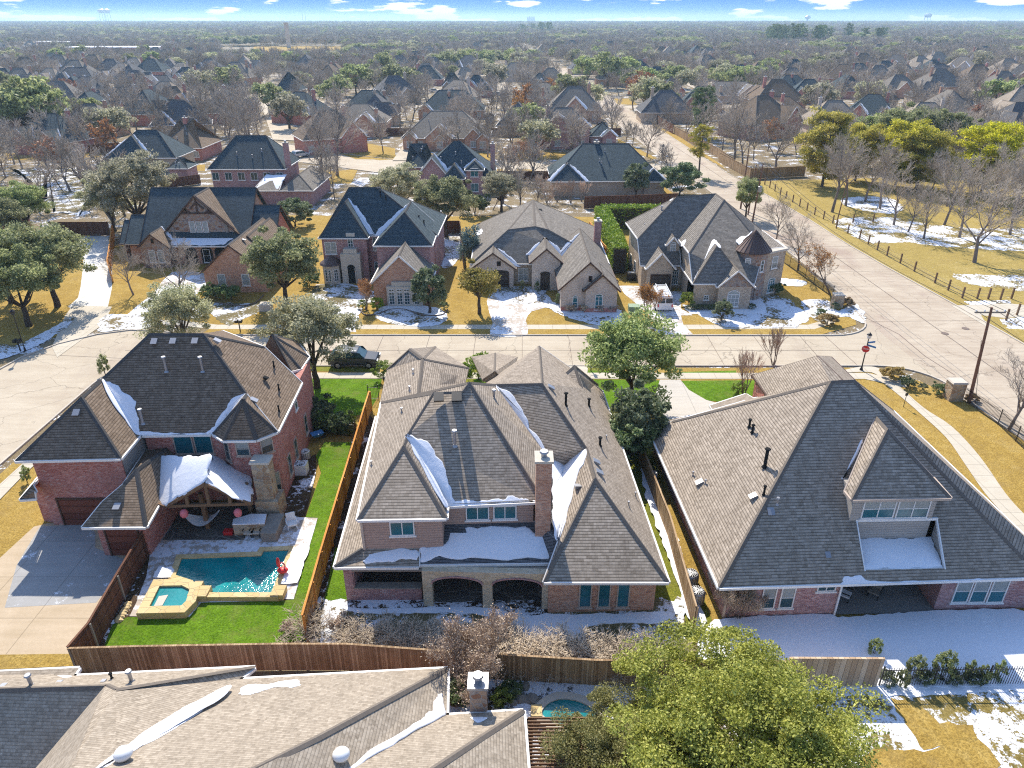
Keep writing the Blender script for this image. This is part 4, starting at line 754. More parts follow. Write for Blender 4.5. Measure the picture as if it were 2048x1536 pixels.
        if hipf: fs.append([L0, R0, A])
        s.roof(fs, m, cap, trim)
        if wall:
            W = s.mb('wall', wall); W.prism([(x0 + inset, yf + inset), (x1 - inset, yf + inset), (x1 - inset, yb), (x0 + inset, yb)], z0, ze - .02)
            if not hipf: s.mb('gable_wall' if gm else 'wall', gm or wall).poly([(x0 + inset * .8, yf + inset - .004, ze - .1), (x1 - inset * .8, yf + inset - .004, ze - .1), (xm, yf + inset - .004, ze + h - .15)])
        if main and snow:
            my, mz, ms = main
            for side in snow:
                sg = -1 if side == 'l' else 1; xe = x0 if side == 'l' else x1
                yv0 = my + (ze - mz) / ms; yv1 = my + (ze + h - mz) / ms
                if yv1 <= yv0: continue
                wd = min(.8, (x1 - x0) * .12); P = []
                for t, ww in ((0.0, .9), (.3, 1.0), (.6, .8), (.85, .5), (1.0, .12)): x = xe + (xm - xe) * t; P.append((x + sg * wd * ww, yv0 + (yv1 - yv0) * t))
                Q = [(xe + (xm - xe) * t - sg * .1, yv0 + (yv1 - yv0) * t) for t in (1.0, .5, 0.0)]
                pts = [Vector((x, y, mz + ms * (y - my))) for x, y in P + Q]; s.snow3(pts, Vector((0, -ms, 1)).normalized())
        return ze + h
    def snow3(s, pts, n, th=.11, ins=.16):
        n = n.normalized(); th *= .45; ins *= .7; R0_ = random.Random(int(abs(pts[0].x * 31 + pts[0].y * 17))); Q_ = []
        for i in range(len(pts)):
            a_, b_ = pts[i], pts[(i + 1) % len(pts)]; m_ = max(1, int((b_ - a_).length / .22)); Q_ += [a_.lerp(b_, j / m_) for j in range(m_)]
        pts = Q_; N_ = len(pts); c = sum(pts, Vector()) / N_
        ar = sum(((pts[i] - c).cross(pts[(i + 1) % N_] - c)).dot(n) for i in range(N_))
        if ar < 0: pts = pts[::-1]
        rn = random.Random(int(abs(c.x * 13 + c.y * 7))); b = s.snowmb; b0 = len(b.v); mid = []; inn = []; out = []
        for i in range(N_):
            t = (pts[(i + 1) % N_] - pts[i - 1]).normalized(); i_n = n.cross(t)
            j = (rn.gauss(0, .035) + .05 * math.sin(i * .9 + c.x) + .04 * math.sin(i * .37 + c.y)) * (1 if ins > .05 else .5)
            out.append(pts[i] + n * .012 + i_n * j); mid.append(pts[i] + n * th * .7 + i_n * (ins * .3 + j)); inn.append(pts[i] + n * th + i_n * (ins + j))
        b.v += [tuple(p) for p in out + mid + inn]
        for r_ in (0, 1):
            for i in range(N_): j = (i + 1) % N_; b.f.append((b0 + r_ * N_ + i, b0 + r_ * N_ + j, b0 + (r_ + 1) * N_ + j, b0 + (r_ + 1) * N_ + i))
        b.f.append(tuple(b0 + 2 * N_ + i for i in range(N_)))
    def snow(s, pl, k, pts, th=.11, ins=.16, sm=4):
        P = [pl.hit(k, x, y) for x, y in pts]
        if sm:
            u = (P[1] - P[0]).normalized(); v = pl.n.cross(u); o_ = P[0]
            Q = cr_smooth([((p - o_).dot(u), (p - o_).dot(v)) for p in P], sm); P = [o_ + u * a + v * b for a, b in Q]
        s.snow3(P, pl.n, th, ins)
    def walls(s, poly, z0, z1, m, part='wall'): s.mb(part, m).prism([tuple(p[:2]) for p in poly], z0, z1)
    def win(s, A, B, u0, u1, z0, z1, cols=2, rows=1, gl='glass', fr='trim', arch=0, sill=True, split=False, fw=.07):
        # a window on the wall from A to B (outside to the right of A->B); u along the wall
        A = Vector((A[0], A[1], 0)); B = Vector((B[0], B[1], 0)); d = (B - A).normalized(); n = Vector((d.y, -d.x, 0)); off = s.off
        f = MB(); g_ = MB(); P = lambda u, z, o_: A + d * u + n * o_ + Vector((0, 0, z))
        def bx(ua, ub, za, zb, oa, ob, mb_): mb_.hexa([P(ua, za, ob), P(ub, za, ob), P(ub, za, oa), P(ua, za, oa), P(ua, zb, ob), P(ub, zb, ob), P(ub, zb, oa), P(ua, zb, oa)])
        bx(u0, u0 + fw, z0, z1, -.02, .06, f); bx(u1 - fw, u1, z0, z1, -.02, .06, f); bx(u0 + fw, u1 - fw, z0, z0 + fw, -.02, .06, f); bx(u0 + fw, u1 - fw, z1 - fw, z1, -.02, .06, f)
        for i in range(1, cols): uc = u0 + (u1 - u0) * i / cols; bx(uc - fw * .4, uc + fw * .4, z0 + fw, z1 - fw, -.02, .052, f)
        for i in range(1, rows): zc = z0 + (z1 - z0) * i / rows; bx(u0 + fw, u1 - fw, zc - fw * .3, zc + fw * .3, -.02, .046, f)
        if arch:
            n_ = 8; uc = (u0 + u1) / 2; rx = (u1 - u0) / 2; pts = [(uc + rx * math.cos(math.pi * i / n_), z1 + arch * math.sin(math.pi * i / n_)) for i in range(n_ + 1)]
            for i in range(n_): f.bar(P(*pts[i], .02), P(*pts[i + 1], .02), .08, fw)
            g_.poly([P(u, z, .022) for u, z in pts])
        if sill: bx(u0 - .08, u1 + .08, z0 - .1, z0, -.02, .1, f)
        g_.poly([P(u0 + .02, z0 + .02, .02), P(u1 - .02, z0 + .02, .02), P(u1 - .02, z1 - .02, .02), P(u0 + .02, z1 - .02, .02)])
        if split: bl = MB(); bl.poly([P(u0 + .05, z0 + (z1 - z0) * .45, .026), P(u1 - .05, z0 + (z1 - z0) * .45, .026), P(u1 - .05, z1 - .05, .026), P(u0 + .05, z1 - .05, .026)])
        w_ = f.build('window', M[fr], s.o, off); p_ = g_.build('pane', M[gl], None, off); p_.parent = w_
        if split: q_ = bl.build('blind', M['blind'], None, off); q_.parent = w_
        return w_
    def winpx(s, A, B, k, x0, y0, x1, y1, cols=2, rows=1, **kw):
        A = Vector((A[0], A[1], 0)); B = Vector((B[0], B[1], 0)); pl = wall_plane(A, B); d = (B - A).normalized()
        xm, ym = (x0 + x1) / 2, (y0 + y1) / 2; a = pl.hit(k, x0, ym); b = pl.hit(k, x1, ym); t = pl.hit(k, xm, y0); o_ = pl.hit(k, xm, y1)
        u0, u1 = sorted(((a - A).dot(d), (b - A).dot(d))); return s.win(A, B, u0, u1, min(o_.z, t.z), max(o_.z, t.z), cols, rows, **kw)
    def door(s, A, B, u0, u1, z1, m='door', name='garage_door', z0=.03, fr='trim_dk', arch=0):
        A = Vector((A[0], A[1], 0)); B = Vector((B[0], B[1], 0)); d = (B - A).normalized(); n = Vector((d.y, -d.x, 0)); f = MB(); P = lambda u, z, o_: A + d * u + n * o_ + Vector((0, 0, z))
        pts = [P(u0, z0, .03), P(u1, z0, .03), P(u1, z1, .03)] + ([P((u0 + u1) / 2 + (u1 - u0) / 2 * math.cos(math.pi * i / 8), z1 + arch * math.sin(math.pi * i / 8), .03) for i in range(1, 8)] if arch else []) + [P(u0, z1, .03)]
        f.poly(pts)
        if name == 'garage_door':
            for i in range(1, 4): zz = z0 + (z1 - z0) * i / 4; f.bar(P(u0, zz, .034), P(u1, zz, .034), .03, .03)
        dd = f.build(name, M[m], s.o, s.off); t = MB()
        for a, b in ((P(u0, z0, .04), P(u0, z1, .04)), (P(u1, z0, .04), P(u1, z1, .04)), (P(u0 - .05, z1 + arch * .0, .04), P(u1 + .05, z1, .04))):
            if not (arch and a.z > z1 - .01): t.bar(a, b, .1, .1)
        q = t.build('door_frame', M[fr], None, s.off); q.parent = dd; return dd
    def pipe(s, p, r=.06, h=.45, m='metal', cap_=True):
        p = Vector(p); b = MB().tube(p + Vector((0, 0, -.2)), p + Vector((0, 0, h)), r, n=10); b.tube(p + Vector((0, 0, -.05)), p + Vector((0, 0, .07)), r * 2, r * 1.1, 10)
        if cap_: b.tube(p + Vector((0, 0, h)), p + Vector((0, 0, h + .06)), r * 1.9, r * 1.5, 10)
        b.build('vent_pipe', M[m], s.o, s.off)
    def vent(s, p, n=(0, 0, 1), m='metal', w_=.42, h=.2):
        p = Vector(p); n = Vector(n).normalized(); u = Vector((-n.y, n.x, 0)); u = u.normalized() if u.length > .1 else Vector((1, 0, 0)); v = n.cross(u); b = MB()
        q = [p - u * w_ / 2 - v * w_ / 2, p + u * w_ / 2 - v * w_ / 2, p + u * w_ / 2 + v * w_ / 2, p - u * w_ / 2 + v * w_ / 2]
        b.hexa([x - n * .03 for x in q] + [q[0] + n * h - v * .05, q[1] + n * h - v * .05, q[2] + n * h * .35, q[3] + n * h * .35]); b.build('roof_vent', M[m], s.o, s.off)
    def chimney(s, x, y, z0, z1, w_=.9, d_=.7, m='br_or', capm='cast', pots=1, potm='metal'):
        b = MB().box(x - w_ / 2, x + w_ / 2, y - d_ / 2, y + d_ / 2, z0, z1); o = b.build('chimney', M[m], s.o, s.off)
        c = MB().box(x - w_ / 2 - .08, x + w_ / 2 + .08, y - d_ / 2 - .08, y + d_ / 2 + .08, z1, z1 + .14).build('chimney_cap', M[capm], None, s.off); c.parent = o
        t = MB()
        for i in range(pots): t.tube((x, y, z1 + .14), (x, y, z1 + .4), .17, .17, 12); t.tube((x, y, z1 + .4), (x, y, z1 + .5), .26, .22, 12)
        t = t.build('flue', M[potm], None, s.off); t.parent = o
    def done(s, snow_label=None):
        for (part, m), b in s.acc.items():
            if b.f: b.build(part, M[m], s.o, s.off)
        if s.snowmb.f:
            o = s.snowmb.build('roof_snow', M['snow'], s.o, s.off, smooth=True, uv=False)      # frozen onto the roof
        return s.o
# ---------------------------------------------------------------- centre house
Z5 = 5.8; v2 = lambda x, y, z: GV('c', x, y, z)
C = House('brick_house', 'large tan roofed house in the middle with twin stone patio arches and pink siding', (-1, 42))
a_ = v2(220, 1165, Z5); b_ = v2(740, 1157, Z5); fl = v2(360, 480, Z5); e0 = v2(745, 1085, Z5); e1 = v2(1262, 1060, Z5)
ML = slope_plane(fl, a_, 1.05); MR_ = slope_plane(e0, e1, .88)
wa = ML.hit('c', 490, 735); wr = ML.hit('c', 512, 672); ml = ML.hit('c', 665, 425); mr = MR_.hit('c', 835, 420); pk = MR_.hit('c', 875, 365); ec = MR_.hit('c', 1265, 990)
AX = Vector((-.045, 1, 0))
q0 = GV('c', 2040, 1530, 2.9); q1 = GV('c', 1650, 410, 2.9); RS = slope_plane(q0, q1, 1.05)
r0 = RS.hit('c', 1300, 372); r1 = RS.hit('c', 1560, 750); ra = RS.hit('c', 1610, 925)
MRp = Pl(pk, ec, pk + AX * 10)
v0 = MRp.hit('c', 1025, 378); M2 = Pl(r0, r1, v0); v1 = M2.hit('c', 1322, 785)
MAIN = [[a_, b_, wa], [b_, e0, wr, wa], [e0, e1, ec, pk, mr, ml, wr], [fl, a_, wa, wr, ml], [fl, ml, mr], [fl, mr, pk], [pk, ec, v1, v0], [fl, pk, v0, Vector((v0.x - 1, v0.y + 5, 3.8)), Vector((fl.x + .5, fl.y + 2, 4.6))]]
qe = GV('c', 1310, 1530, 2.9)
PRz = GV('c', 1345, 1418, 2.9); wl = Pl((-3.95, 33.95, 0), (1.25, 34.2, 0), (1.25, 34.2, 3))
p2 = wl.hit('c', 722, 1197); p3 = wl.hit('c', 1262, 1182)
RLp = Pl(qe, ra, r1); rv = RLp.hit('c', 1397, 1292); r2 = RLp.hit('c', 1425, 853)
rv2 = RLp.hit('c', 1345, 1420)
back = Vector((q1.x, q1.y, 2.9))
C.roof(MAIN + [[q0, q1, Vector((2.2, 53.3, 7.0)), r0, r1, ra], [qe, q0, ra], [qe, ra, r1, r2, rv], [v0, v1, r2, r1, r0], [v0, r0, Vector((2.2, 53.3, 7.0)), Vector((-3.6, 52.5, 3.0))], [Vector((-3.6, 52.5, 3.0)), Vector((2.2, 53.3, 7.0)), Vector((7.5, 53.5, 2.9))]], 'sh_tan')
C.roof([[v2(580, 1427, 2.9), PRz, rv, p3, p2]], 'sh_char', 'cap_dk'); C.roof([[rv, r2, v1, Vector((1.35, 34.3, p3.z)), p3]], 'sh_char', 'cap_dk', gut=False)
# lower left roof
bxw = Pl((-8.45, 32.55, 0), (-3.95, 32.8, 0), (-3.95, 32.8, 3)); g0 = v2(85, 1443, 2.9); g1 = v2(578, 1440, 2.9); t0 = bxw.hit('c', 250, 1338); t1 = bxw.hit('c', 578, 1335); gl_ = v2(330, 560, 2.9)
C.roof([[g0, g1, t1, t0], [gl_, g0, t0, Vector((t0.x, t0.y + 14, t0.z))]], 'sh_tan', 'cap_dk')
# front left wing and small front peaks
fw = [v2(390, 290, 2.9), v2(875, 272, 2.9)]
fz0, fz1, frF, frB = GV('c', 348, 490, 5.0), GV('c', 392, 288, 5.0), GV('c', 600, 226, 7.4), GV('c', 575, 432, 7.4)
C.roof([[fz0, fz1, GV('c', 525, 168, 7.2), frF, frB], [frB, frF, GV('c', 872, 280, 5.0), GV('c', 838, 410, 5.0)], [GV('c', 525, 168, 7.2), fz1, Vector((-7, 60, 4.0)), frF], [frF, Vector((-7, 60, 4.0)), GV('c', 872, 280, 5.0)]], 'sh_tan', gut=False)
pkR = GV('c', 1490, 265, 6.4); C.roof([[pkR, GV('c', 1540, 416, 5.2), GV('c', 1362, 376, 5.6)], [pkR, Vector((7.3, 54.5, 2.9)), Vector((7.4, 49, 2.95)), GV('c', 1540, 416, 5.2)], [pkR, GV('c', 1362, 376, 5.6), Vector((2.4, 55, 3)), Vector((7.3, 54.5, 2.9))]], 'sh_tan', gut=False)
pkC = GV('c', 1022, 303, 5.6); C.roof([[pkC, GV('c', 950, 350, 4.4), GV('c', 1100, 372, 4.4)], [pkC, GV('c', 1100, 372, 4.4), Vector((.5, 58.2, 3.8)), Vector((-1.5, 59, 3.8))], [pkC, Vector((-1.5, 59, 3.8)), Vector((-3.6, 58.2, 3.8)), GV('c', 950, 350, 4.4)]], 'sh_tan', gut=False)
C.walls([(-9.0, 47), (-4.6, 47), (-4.6, 51), (-9.2, 51)], 2.8, 4.8, 'br_or')
C.walls([(2.05, 30.98), (8.15, 31.2), (7.05, 53.1), (-3.5, 53.3), (-9.6, 53.3), (-9.75, 34.6), (2.05, 34.6)], 0, 2.88, 'br_or')
C.walls([(-8.45, 32.55), (-3.95, 32.8), (-3.95, 33.95), (1.25, 34.2), (1.0, 41), (-8.9, 45.6)], 2.7, 5.76, 'siding')
C.walls([(-2.2, 34.9), (0.9, 34.9), (0.9, 36), (-2.2, 36)], 0, 2.7, 'dark', 'doorway')
W1 = (Vector((-8.45, 32.55, 0)), Vector((-3.95, 32.8, 0))); W2 = (Vector((-3.95, 33.95, 0)), Vector((1.25, 34.2, 0))); W3 = (Vector((2.05, 30.98, 0)), Vector((8.15, 31.2, 0)))
C.winpx(*W1, 'c', 408, 1178, 553, 1260, 2, 1, gl='glass_t'); C.winpx(*W2, 'c', 853, 1090, 990, 1168, 2, 1, gl='glass_t'); C.winpx(*W2, 'c', 1014, 1085, 1150, 1163, 2, 1, gl='glass_t')
for x0, x1 in ((1515, 1590), (1625, 1700), (1737, 1812)): C.winpx(*W3, 'bc', x0, 192, x1, 333, 1, 1, gl='glass_t', fr='trim_b', split=False)
for z in (2.3,): C.mb('corner_board', 'trim_b').box(-8.52, -8.38, 32.48, 32.6, 2.9, 5.7)
# patio front of stone with two arches, brick half wall on the left
FA = Vector((-4.06, 31.42, 0)); FB = Vector((2.05, 31.2, 0)); fd = (FB - FA).normalized(); fpl = wall_plane(FA, FB); fn_ = Vector((fd.y, -fd.x, 0)); zt = 2.78
U = lambda x, y=200: (fpl.hit('bc', x, y) - FA).dot(fd)
uL = U(600); a0, a1 = U(655), U(950); c0, c1 = U(1008), U(1300); uR = (FB - FA).dot(fd); st_ = C.mb('stone_arcade', 'stone_pale')
def fbx(mb_, ua, ub, za, zb, th=.45):
    p = [FA + fd * ua, FA + fd * ub, FA + fd * ub - fn_ * th, FA + fd * ua - fn_ * th]; mb_.hexa([(q.x, q.y, za) for q in p] + [(q.x, q.y, zb) for q in p])
for ua, ub in ((uL, a0), (a1, c0), (c1, uR)): fbx(st_, ua, ub, 0, zt)
for ua, ub in ((a0, a1), (c0, c1)):
    n_ = 12
    for i in range(n_):
        x0, x1 = ua + (ub - ua) * i / n_, ua + (ub - ua) * (i + 1) / n_; t = (i + .5) / n_ * 2 - 1; zz = 1.95 + .5 * math.sqrt(max(0, 1 - t * t)); fbx(st_, x0, x1, zz, zt)
    tr_ = C.mb('arch_brick', 'br_rose'); pp = [(ua + (ub - ua) * (1 - math.cos(math.pi * i / 14)) / 2, 1.93 + .5 * math.sin(math.pi * i / 14)) for i in range(15)]
    for i in range(14): tr_.bar(FA + fd * pp[i][0] + fn_ * .015 + Vector((0, 0, pp[i][1])), FA + fd * pp[i + 1][0] + fn_ * .015 + Vector((0, 0, pp[i + 1][1])), .12, .09)
bw = C.mb('half_wall', 'br_rose'); pL = GV('bc', 160, 305); pR_ = GV('bc', 600, 302)
bw.box(pL.x, pR_.x, pL.y, pL.y + .4, 0, 1.05); bw.box(pL.x, pL.x + .5, pL.y - .01, pL.y + .42, 1.05, 2.8); C.mb('stone_sill', 'wood_g').box(pL.x + .5, pR_.x, pL.y - .06, pL.y + .46, 1.05, 1.13)
C.mb('patio_floor', 'flag').box(-9.2, 2.0, 31.4, 34.6, 0, .14); C.mb('patio_ceiling', 'soffit').box(-9.1, 2.0, 31.6, 34.7, 2.62, 2.7)
C.mb('brick_wall_end', 'br_rose').box(-9.6, -9.1, 32.0, 34.7, 0, 2.7)
# chimney, vents, snow
ct = GV('c', 1312, 835, 8.3); cbx = ct.x; cby = 33.6
c1_ = wall_plane(Vector((-5, 33.25, 0)), Vector((5, 33.5, 0))); cL = c1_.hit('c', 1266, 835); cR = c1_.hit('c', 1359, 835); cz = cL.z
C.chimney((cL.x + cR.x) / 2, 33.85, 2.7, cz, cR.x - cL.x, 1.0, 'br_or', 'cast')
for x, y in ((695, 440), (800, 440)): C.vent(MR_.hit('c', x, y + 12), MR_.n, 'iron', .6, .35)
C.pipe(MR_.hit('c', 790, 735), .09, 1.0); C.vent(Pl(b_, wr, wa).hit('c', 635, 805), (0, 0, 1), 'metal', .35, .25)
for x, y in ((545, 312), (525, 412), (478, 540), (301, 850)): C.pipe(ML.hit('c', x, y), .045, .28)
for x, y, h in ((1438, 500, .9), (1573, 505, .6), (1638, 735, .6), (1675, 692, .2), (1845, 1030, .25), (1805, 1085, .25)): C.pipe(RS.hit('c', x, y), .08 if h > .5 else .04, h, 'dark' if h > .5 else 'metal')
for x, y in ((1345, 395), (1610, 830), (1628, 892)): C.vent(RS.hit('c', x, y), RS.n)
C.vent(RLp.hit('c', 1512, 975), (0, 0, 1)); C.pipe(MRp.hit('c', 1018, 460), .08, .6)
C.snow(Pl(b_, wr, wa), 'c', [(512, 670), (555, 735), (630, 862), (690, 968), (750, 1086), (715, 1078), (650, 960), (590, 850), (545, 760)], .1, .06)
C.snow(MR_, 'c', [(512, 672), (560, 685), (620, 715), (680, 790), (735, 880), (770, 980), (780, 1078), (738, 1090), (672, 978), (612, 872), (552, 768), (508, 676)], .14, .12)
C.snow(MR_, 'c', [(770, 1062), (850, 1052), (950, 1062), (1070, 1050), (1100, 1030), (1160, 1032), (1200, 1052), (1250, 1058), (1250, 1068), (1000, 1076), (770, 1088)], .08, .08)
C.snow(MRp, 'c', [(1028, 380), (1108, 475), (1183, 578), (1258, 680), (1322, 775), (1270, 772), (1200, 685), (1130, 570), (1060, 460)], .12, .06)
C.snow(M2, 'c', [(1027, 384), (1055, 393), (1120, 440), (1172, 505), (1217, 590), (1257, 660), (1322, 762), (1316, 785), (1243, 690), (1168, 588), (1093, 485), (1022, 388)], .14, .08)
C.snow(RLp, 'c', [(1557, 757), (1548, 820), (1502, 930), (1477, 1040), (1442, 1150), (1400, 1288), (1398, 1250), (1408, 1050), (1420, 900), (1427, 856), (1490, 800)], .13, .08)
VR = Pl(rv, r2, v1); C.snow(VR, 'c', [(1365, 825), (1430, 856), (1450, 850), (1440, 950), (1420, 1100), (1398, 1280), (1370, 1260), (1360, 1100), (1358, 950)], .12)
PRp = Pl(v2(580, 1427, 2.9), PRz, p3); C.snow(PRp, 'c', [(590, 1330), (640, 1325), (715, 1325), (740, 1290), (750, 1240), (800, 1215), (900, 1208), (1000, 1212), (1180, 1205), (1230, 1225), (1290, 1262), (1385, 1262), (1390, 1300), (1350, 1395), (1250, 1390), (1100, 1402), (950, 1395), (800, 1402), (700, 1385), (600, 1415), (585, 1380)], .16, .2)
C.snow(Pl(g0, g1, t1), 'c', [(290, 1350), (400, 1345), (565, 1342), (565, 1405), (480, 1400), (400, 1412), (270, 1425), (265, 1390)], .14, .15)
C.done()
# ---------------------------------------------------------------- left house with pool
L = House('brick_house', 'left red brick house with two garages and a snow covered patio roof by the pool', (-22, 44))
lv = lambda x, y, z=5.8: GV('l', x, y, z)
m0, m1 = lv(835, 672), lv(1235, 665); rn0, rn1 = lv(1625, 650), lv(1765, 365); w0, w1 = lv(90, 822), lv(705, 808)
LM = slope_plane(m0, m1, 1.07); LR = slope_plane(rn0, rn1, 1.0); LW = slope_plane(w0, w1, 1.07)
A1 = LM.hit('l', 875, 80); A2 = LM.hit('l', 1190, 80); A3 = LM.hit('l', 595, 345); A4 = LM.hit('l', 1435, 425); WA = LW.hit('l', 475, 450)
mv = lv(818, 672); RB = LR.hit('l', 1545, 155); TA = lv(1420, 465, 8.35); t_ = [lv(1245, 664), lv(1305, 703), lv(1500, 700), lv(1622, 652)]
T2 = LR.hit('l', 1440, 430)
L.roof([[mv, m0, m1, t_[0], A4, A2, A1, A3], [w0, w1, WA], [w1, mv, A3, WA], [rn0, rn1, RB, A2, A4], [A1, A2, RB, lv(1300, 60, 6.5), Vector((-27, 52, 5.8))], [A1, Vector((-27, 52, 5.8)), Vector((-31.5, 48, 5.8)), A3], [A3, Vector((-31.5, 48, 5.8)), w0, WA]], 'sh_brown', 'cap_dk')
L.roof([[t_[0], t_[1], TA], [t_[1], t_[2], TA], [t_[2], t_[3], TA], [t_[3], T2, TA], [T2, t_[0], TA]], 'sh_brown', 'cap_dk', gut=True)
fa = lv(1590, 85, 8.6); f_ = [lv(1555, 150, 6.6), lv(1700, 300, 6.1), lv(1760, 285, 5.8), lv(1808, 212, 5.8), Vector((-18.5, 57, 5.8)), Vector((-20.5, 56, 6))]
L.roof([[f_[i], f_[(i + 1) % 6], fa] for i in range(6)], 'sh_brown', 'cap_dk'); L.walls([(-20, 51), (-17.2, 51.2), (-16.9, 54.5), (-18.6, 56.4), (-20.3, 55.4)], 0, 5.75, 'br_red')
L.walls([(-24.9, 41.95), (-19.75, 42.0), (-18.9, 41.25), (-17.05, 41.3), (-16.1, 42.2), (-16.5, 52.5), (-19, 54), (-27, 52), (-30.8, 47.5), (-30.8, 43), (-24.9, 43)], 0, 5.75, 'br_red')
L.walls([(-30.9, 39.1), (-25.15, 39.15), (-25.15, 43.5), (-30.9, 43.5)], 0, 5.75, 'br_red'); L.mb('siding_wall', 'siding_g').poly([(-25.13, 39.2, 3.0), (-25.13, 42.4, 3.0), (-25.13, 42.4, 5.74), (-25.13, 39.2, 5.74)])
GA, GB = Vector((-30.9, 39.1, 0)), Vector((-25.15, 39.15, 0)); L.door(GA, GB, .75, 5.6, 2.25, 'door')
s0, s1, s2 = GV('l', 480, 1210, 2.9), GV('l', 855, 1207, 2.9), GV('l', 922, 1088, 2.9); SW_ = slope_plane(s0, s1, .72); st1 = SW_.hit('l', 722, 958); st2 = SW_.hit('l', 800, 870); ss = SW_.hit('l', 600, 1062)
SR = slope_plane(s1, s2, .9)
L.roof([[s0, s1, st2, st1, ss], [s1, s2, Vector((-22.6, 42.0, 3.1)), Vector((-23.6, 42.0, 4.4)), st2], [st1, st2, Vector((-23.6, 42, 4.4)), Vector((-25.1, 42, 4.2))]], 'sh_brown', 'cap_dk')
L.walls([(-25.9, 36.0), (-23.0, 36.05), (-23.0, 42), (-25.9, 42)], 0, 2.85, 'br_red'); L.door((-25.9, 36.0), (-23.0, 36.05), .45, 2.5, 2.2, 'door')
# covered patio with a gable, timber frame, outdoor fireplace
PF = wall_plane((-24, 37.35, 0), (-16, 37.7, 0)); pp_ = lambda x, y: PF.hit('l', x, y); pkp = pp_(1195, 950); Lf = pp_(968, 1082); Rf = pp_(1470, 1068)
MW = wall_plane((-24.9, 41.95, 0), (-19.75, 42.0, 0)); Lb = MW.hit('l', 820, 795); rb = MW.hit('l', 1240, 792); Rb = Pl(pkp, Rf, rb).hit('l', 1470, 852); Ll = Vector((-23.1, 37.9, 3.0))
L.roof([[Lf, pkp, rb, Lb], [Lf, Lb, Ll], [pkp, Rf, Rb, rb]], 'sh_brown', 'cap_dk', trim='wood')
PLl = Pl(pkp, Lb, Lf); PRr = Pl(pkp, Rf, rb)
L.snow(PLl, 'l', [(830, 800), (900, 790), (1000, 795), (1150, 793), (1238, 797), (1218, 870), (1198, 952), (1100, 1010), (1040, 1040), (975, 1080), (930, 1080), (895, 1040), (880, 960), (850, 880), (820, 840)], .18, .2)
L.snow(PRr, 'l', [(1243, 797), (1285, 797), (1320, 832), (1345, 852), (1400, 853), (1462, 855), (1474, 950), (1472, 1055), (1430, 1058), (1380, 1050), (1300, 1002), (1240, 968), (1197, 948), (1214, 870)], .18, .2)
L.snow(LW, 'l', [(560, 560), (560, 561), (561, 560)], .01) if False else None
VLp = Pl(w1, mv, WA); L.snow(VLp, 'l', [(602, 346), (668, 436), (728, 526), (788, 612), (820, 668), (797, 668), (740, 600), (680, 520), (620, 420)], .1, .06)
L.snow(LM, 'l', [(597, 348), (660, 366), (720, 410), (770, 460), (797, 510), (808, 580), (824, 640), (812, 672), (772, 618), (712, 533), (652, 443), (592, 353)], .13, .1)
L.snow(LM, 'l', [(1433, 430), (1380, 447), (1330, 492), (1290, 555), (1255, 620), (1215, 660), (1247, 663), (1300, 597), (1340, 545), (1390, 482)], .1, .08); L.snow(LM, 'l', [(825, 655), (1000, 663), (1200, 658), (1230, 665), (1000, 670), (830, 671)], .06, .04)
tm = L.mb('timber_post', 'wood'); tf = L.mb('gable_truss', 'wood')
for x, y in ((1222, 1200), (1480, 1140), (945, 1200)): q = GV('l', x, y + 25); L.off; MB().box(q.x - .13, q.x + .13, q.y - .13, q.y + .13, 0, 2.95).build('timber_post', M['wood'], L.o, L.off)
a, b, c = Lf + Vector((0, .1, -.15)), Rf + Vector((0, .1, -.15)), pkp + Vector((0, .1, -.2))
for p, q in ((a, c), (b, c), (a, b), ((a + b) / 2, c), ((a * .75 + b * .25), (a + c) / 2), ((a * .25 + b * .75), (b + c) / 2)): tf.bar(p, q, .16, .2)
L.acc.pop(('timber_post', 'wood'), None)
L.mb('patio_floor', 'flag').box(-22.9, -17.6, 37.5, 41.6, 0, .12)
FP = wall_plane((-19, 39.9, 0), (-15, 39.9, 0)); fl_, fr_ = FP.hit('l', 1475, 842), FP.hit('l', 1552, 842); L.chimney((fl_.x + fr_.x) / 2 + .05, 40.3, 0, fl_.z, 1.15, .9, 'stone', 'cast', 0)
gt = L.mb('fireplace_base', 'stone'); gt.box(fl_.x - .2, fr_.x + .5, 39.6, 41.1, 0, 1.6)
LWa, LWb = Vector((-24.9, 41.95, 0)), Vector((-19.75, 42.0, 0))
L.winpx(LWa, LWb, 'l', 1020, 678, 1132, 783, 1, 1, gl='glass_t', fr='trim_b'); L.winpx(LWa, LWb, 'l', 1138, 672, 1245, 780, 1, 1, gl='glass_t', fr='trim_b')
L.winpx((-18.9, 41.25), (-17.05, 41.3), 'l', 1380, 712, 1462, 793, 1, 2, split=True, fr='trim_b'); L.winpx((-17.05, 41.3), (-16.1, 42.2), 'l', 1522, 682, 1598, 780, 1, 2, split=True, fr='trim_b'); L.win((-17.05, 41.3), (-16.1, 42.2), .25, 1.1, .5, 2.5, 1, 2, fr='trim_b', split=True)
L.win((-19.75, 42.0), (-18.9, 41.25), .2, .9, 3.6, 5.1, 1, 2, fr='trim_b')
for u, z in ((1.5, .8), (3.5, .9), (7, 1.0)): L.win((-16.1, 42.2), (-16.5, 52.5), u, u + .8, z, z + 1.7, 1, 2, fr='trim_b')
L.win((-16.1, 42.2), (-16.5, 52.5), 5.2, 5.9, 4.2, 4.9, 1, 1)
for x, y in ((905, 125), (1015, 123), (1143, 122)): L.vent(LM.hit('l', x, y), LM.n, 'metal', .42, .22)
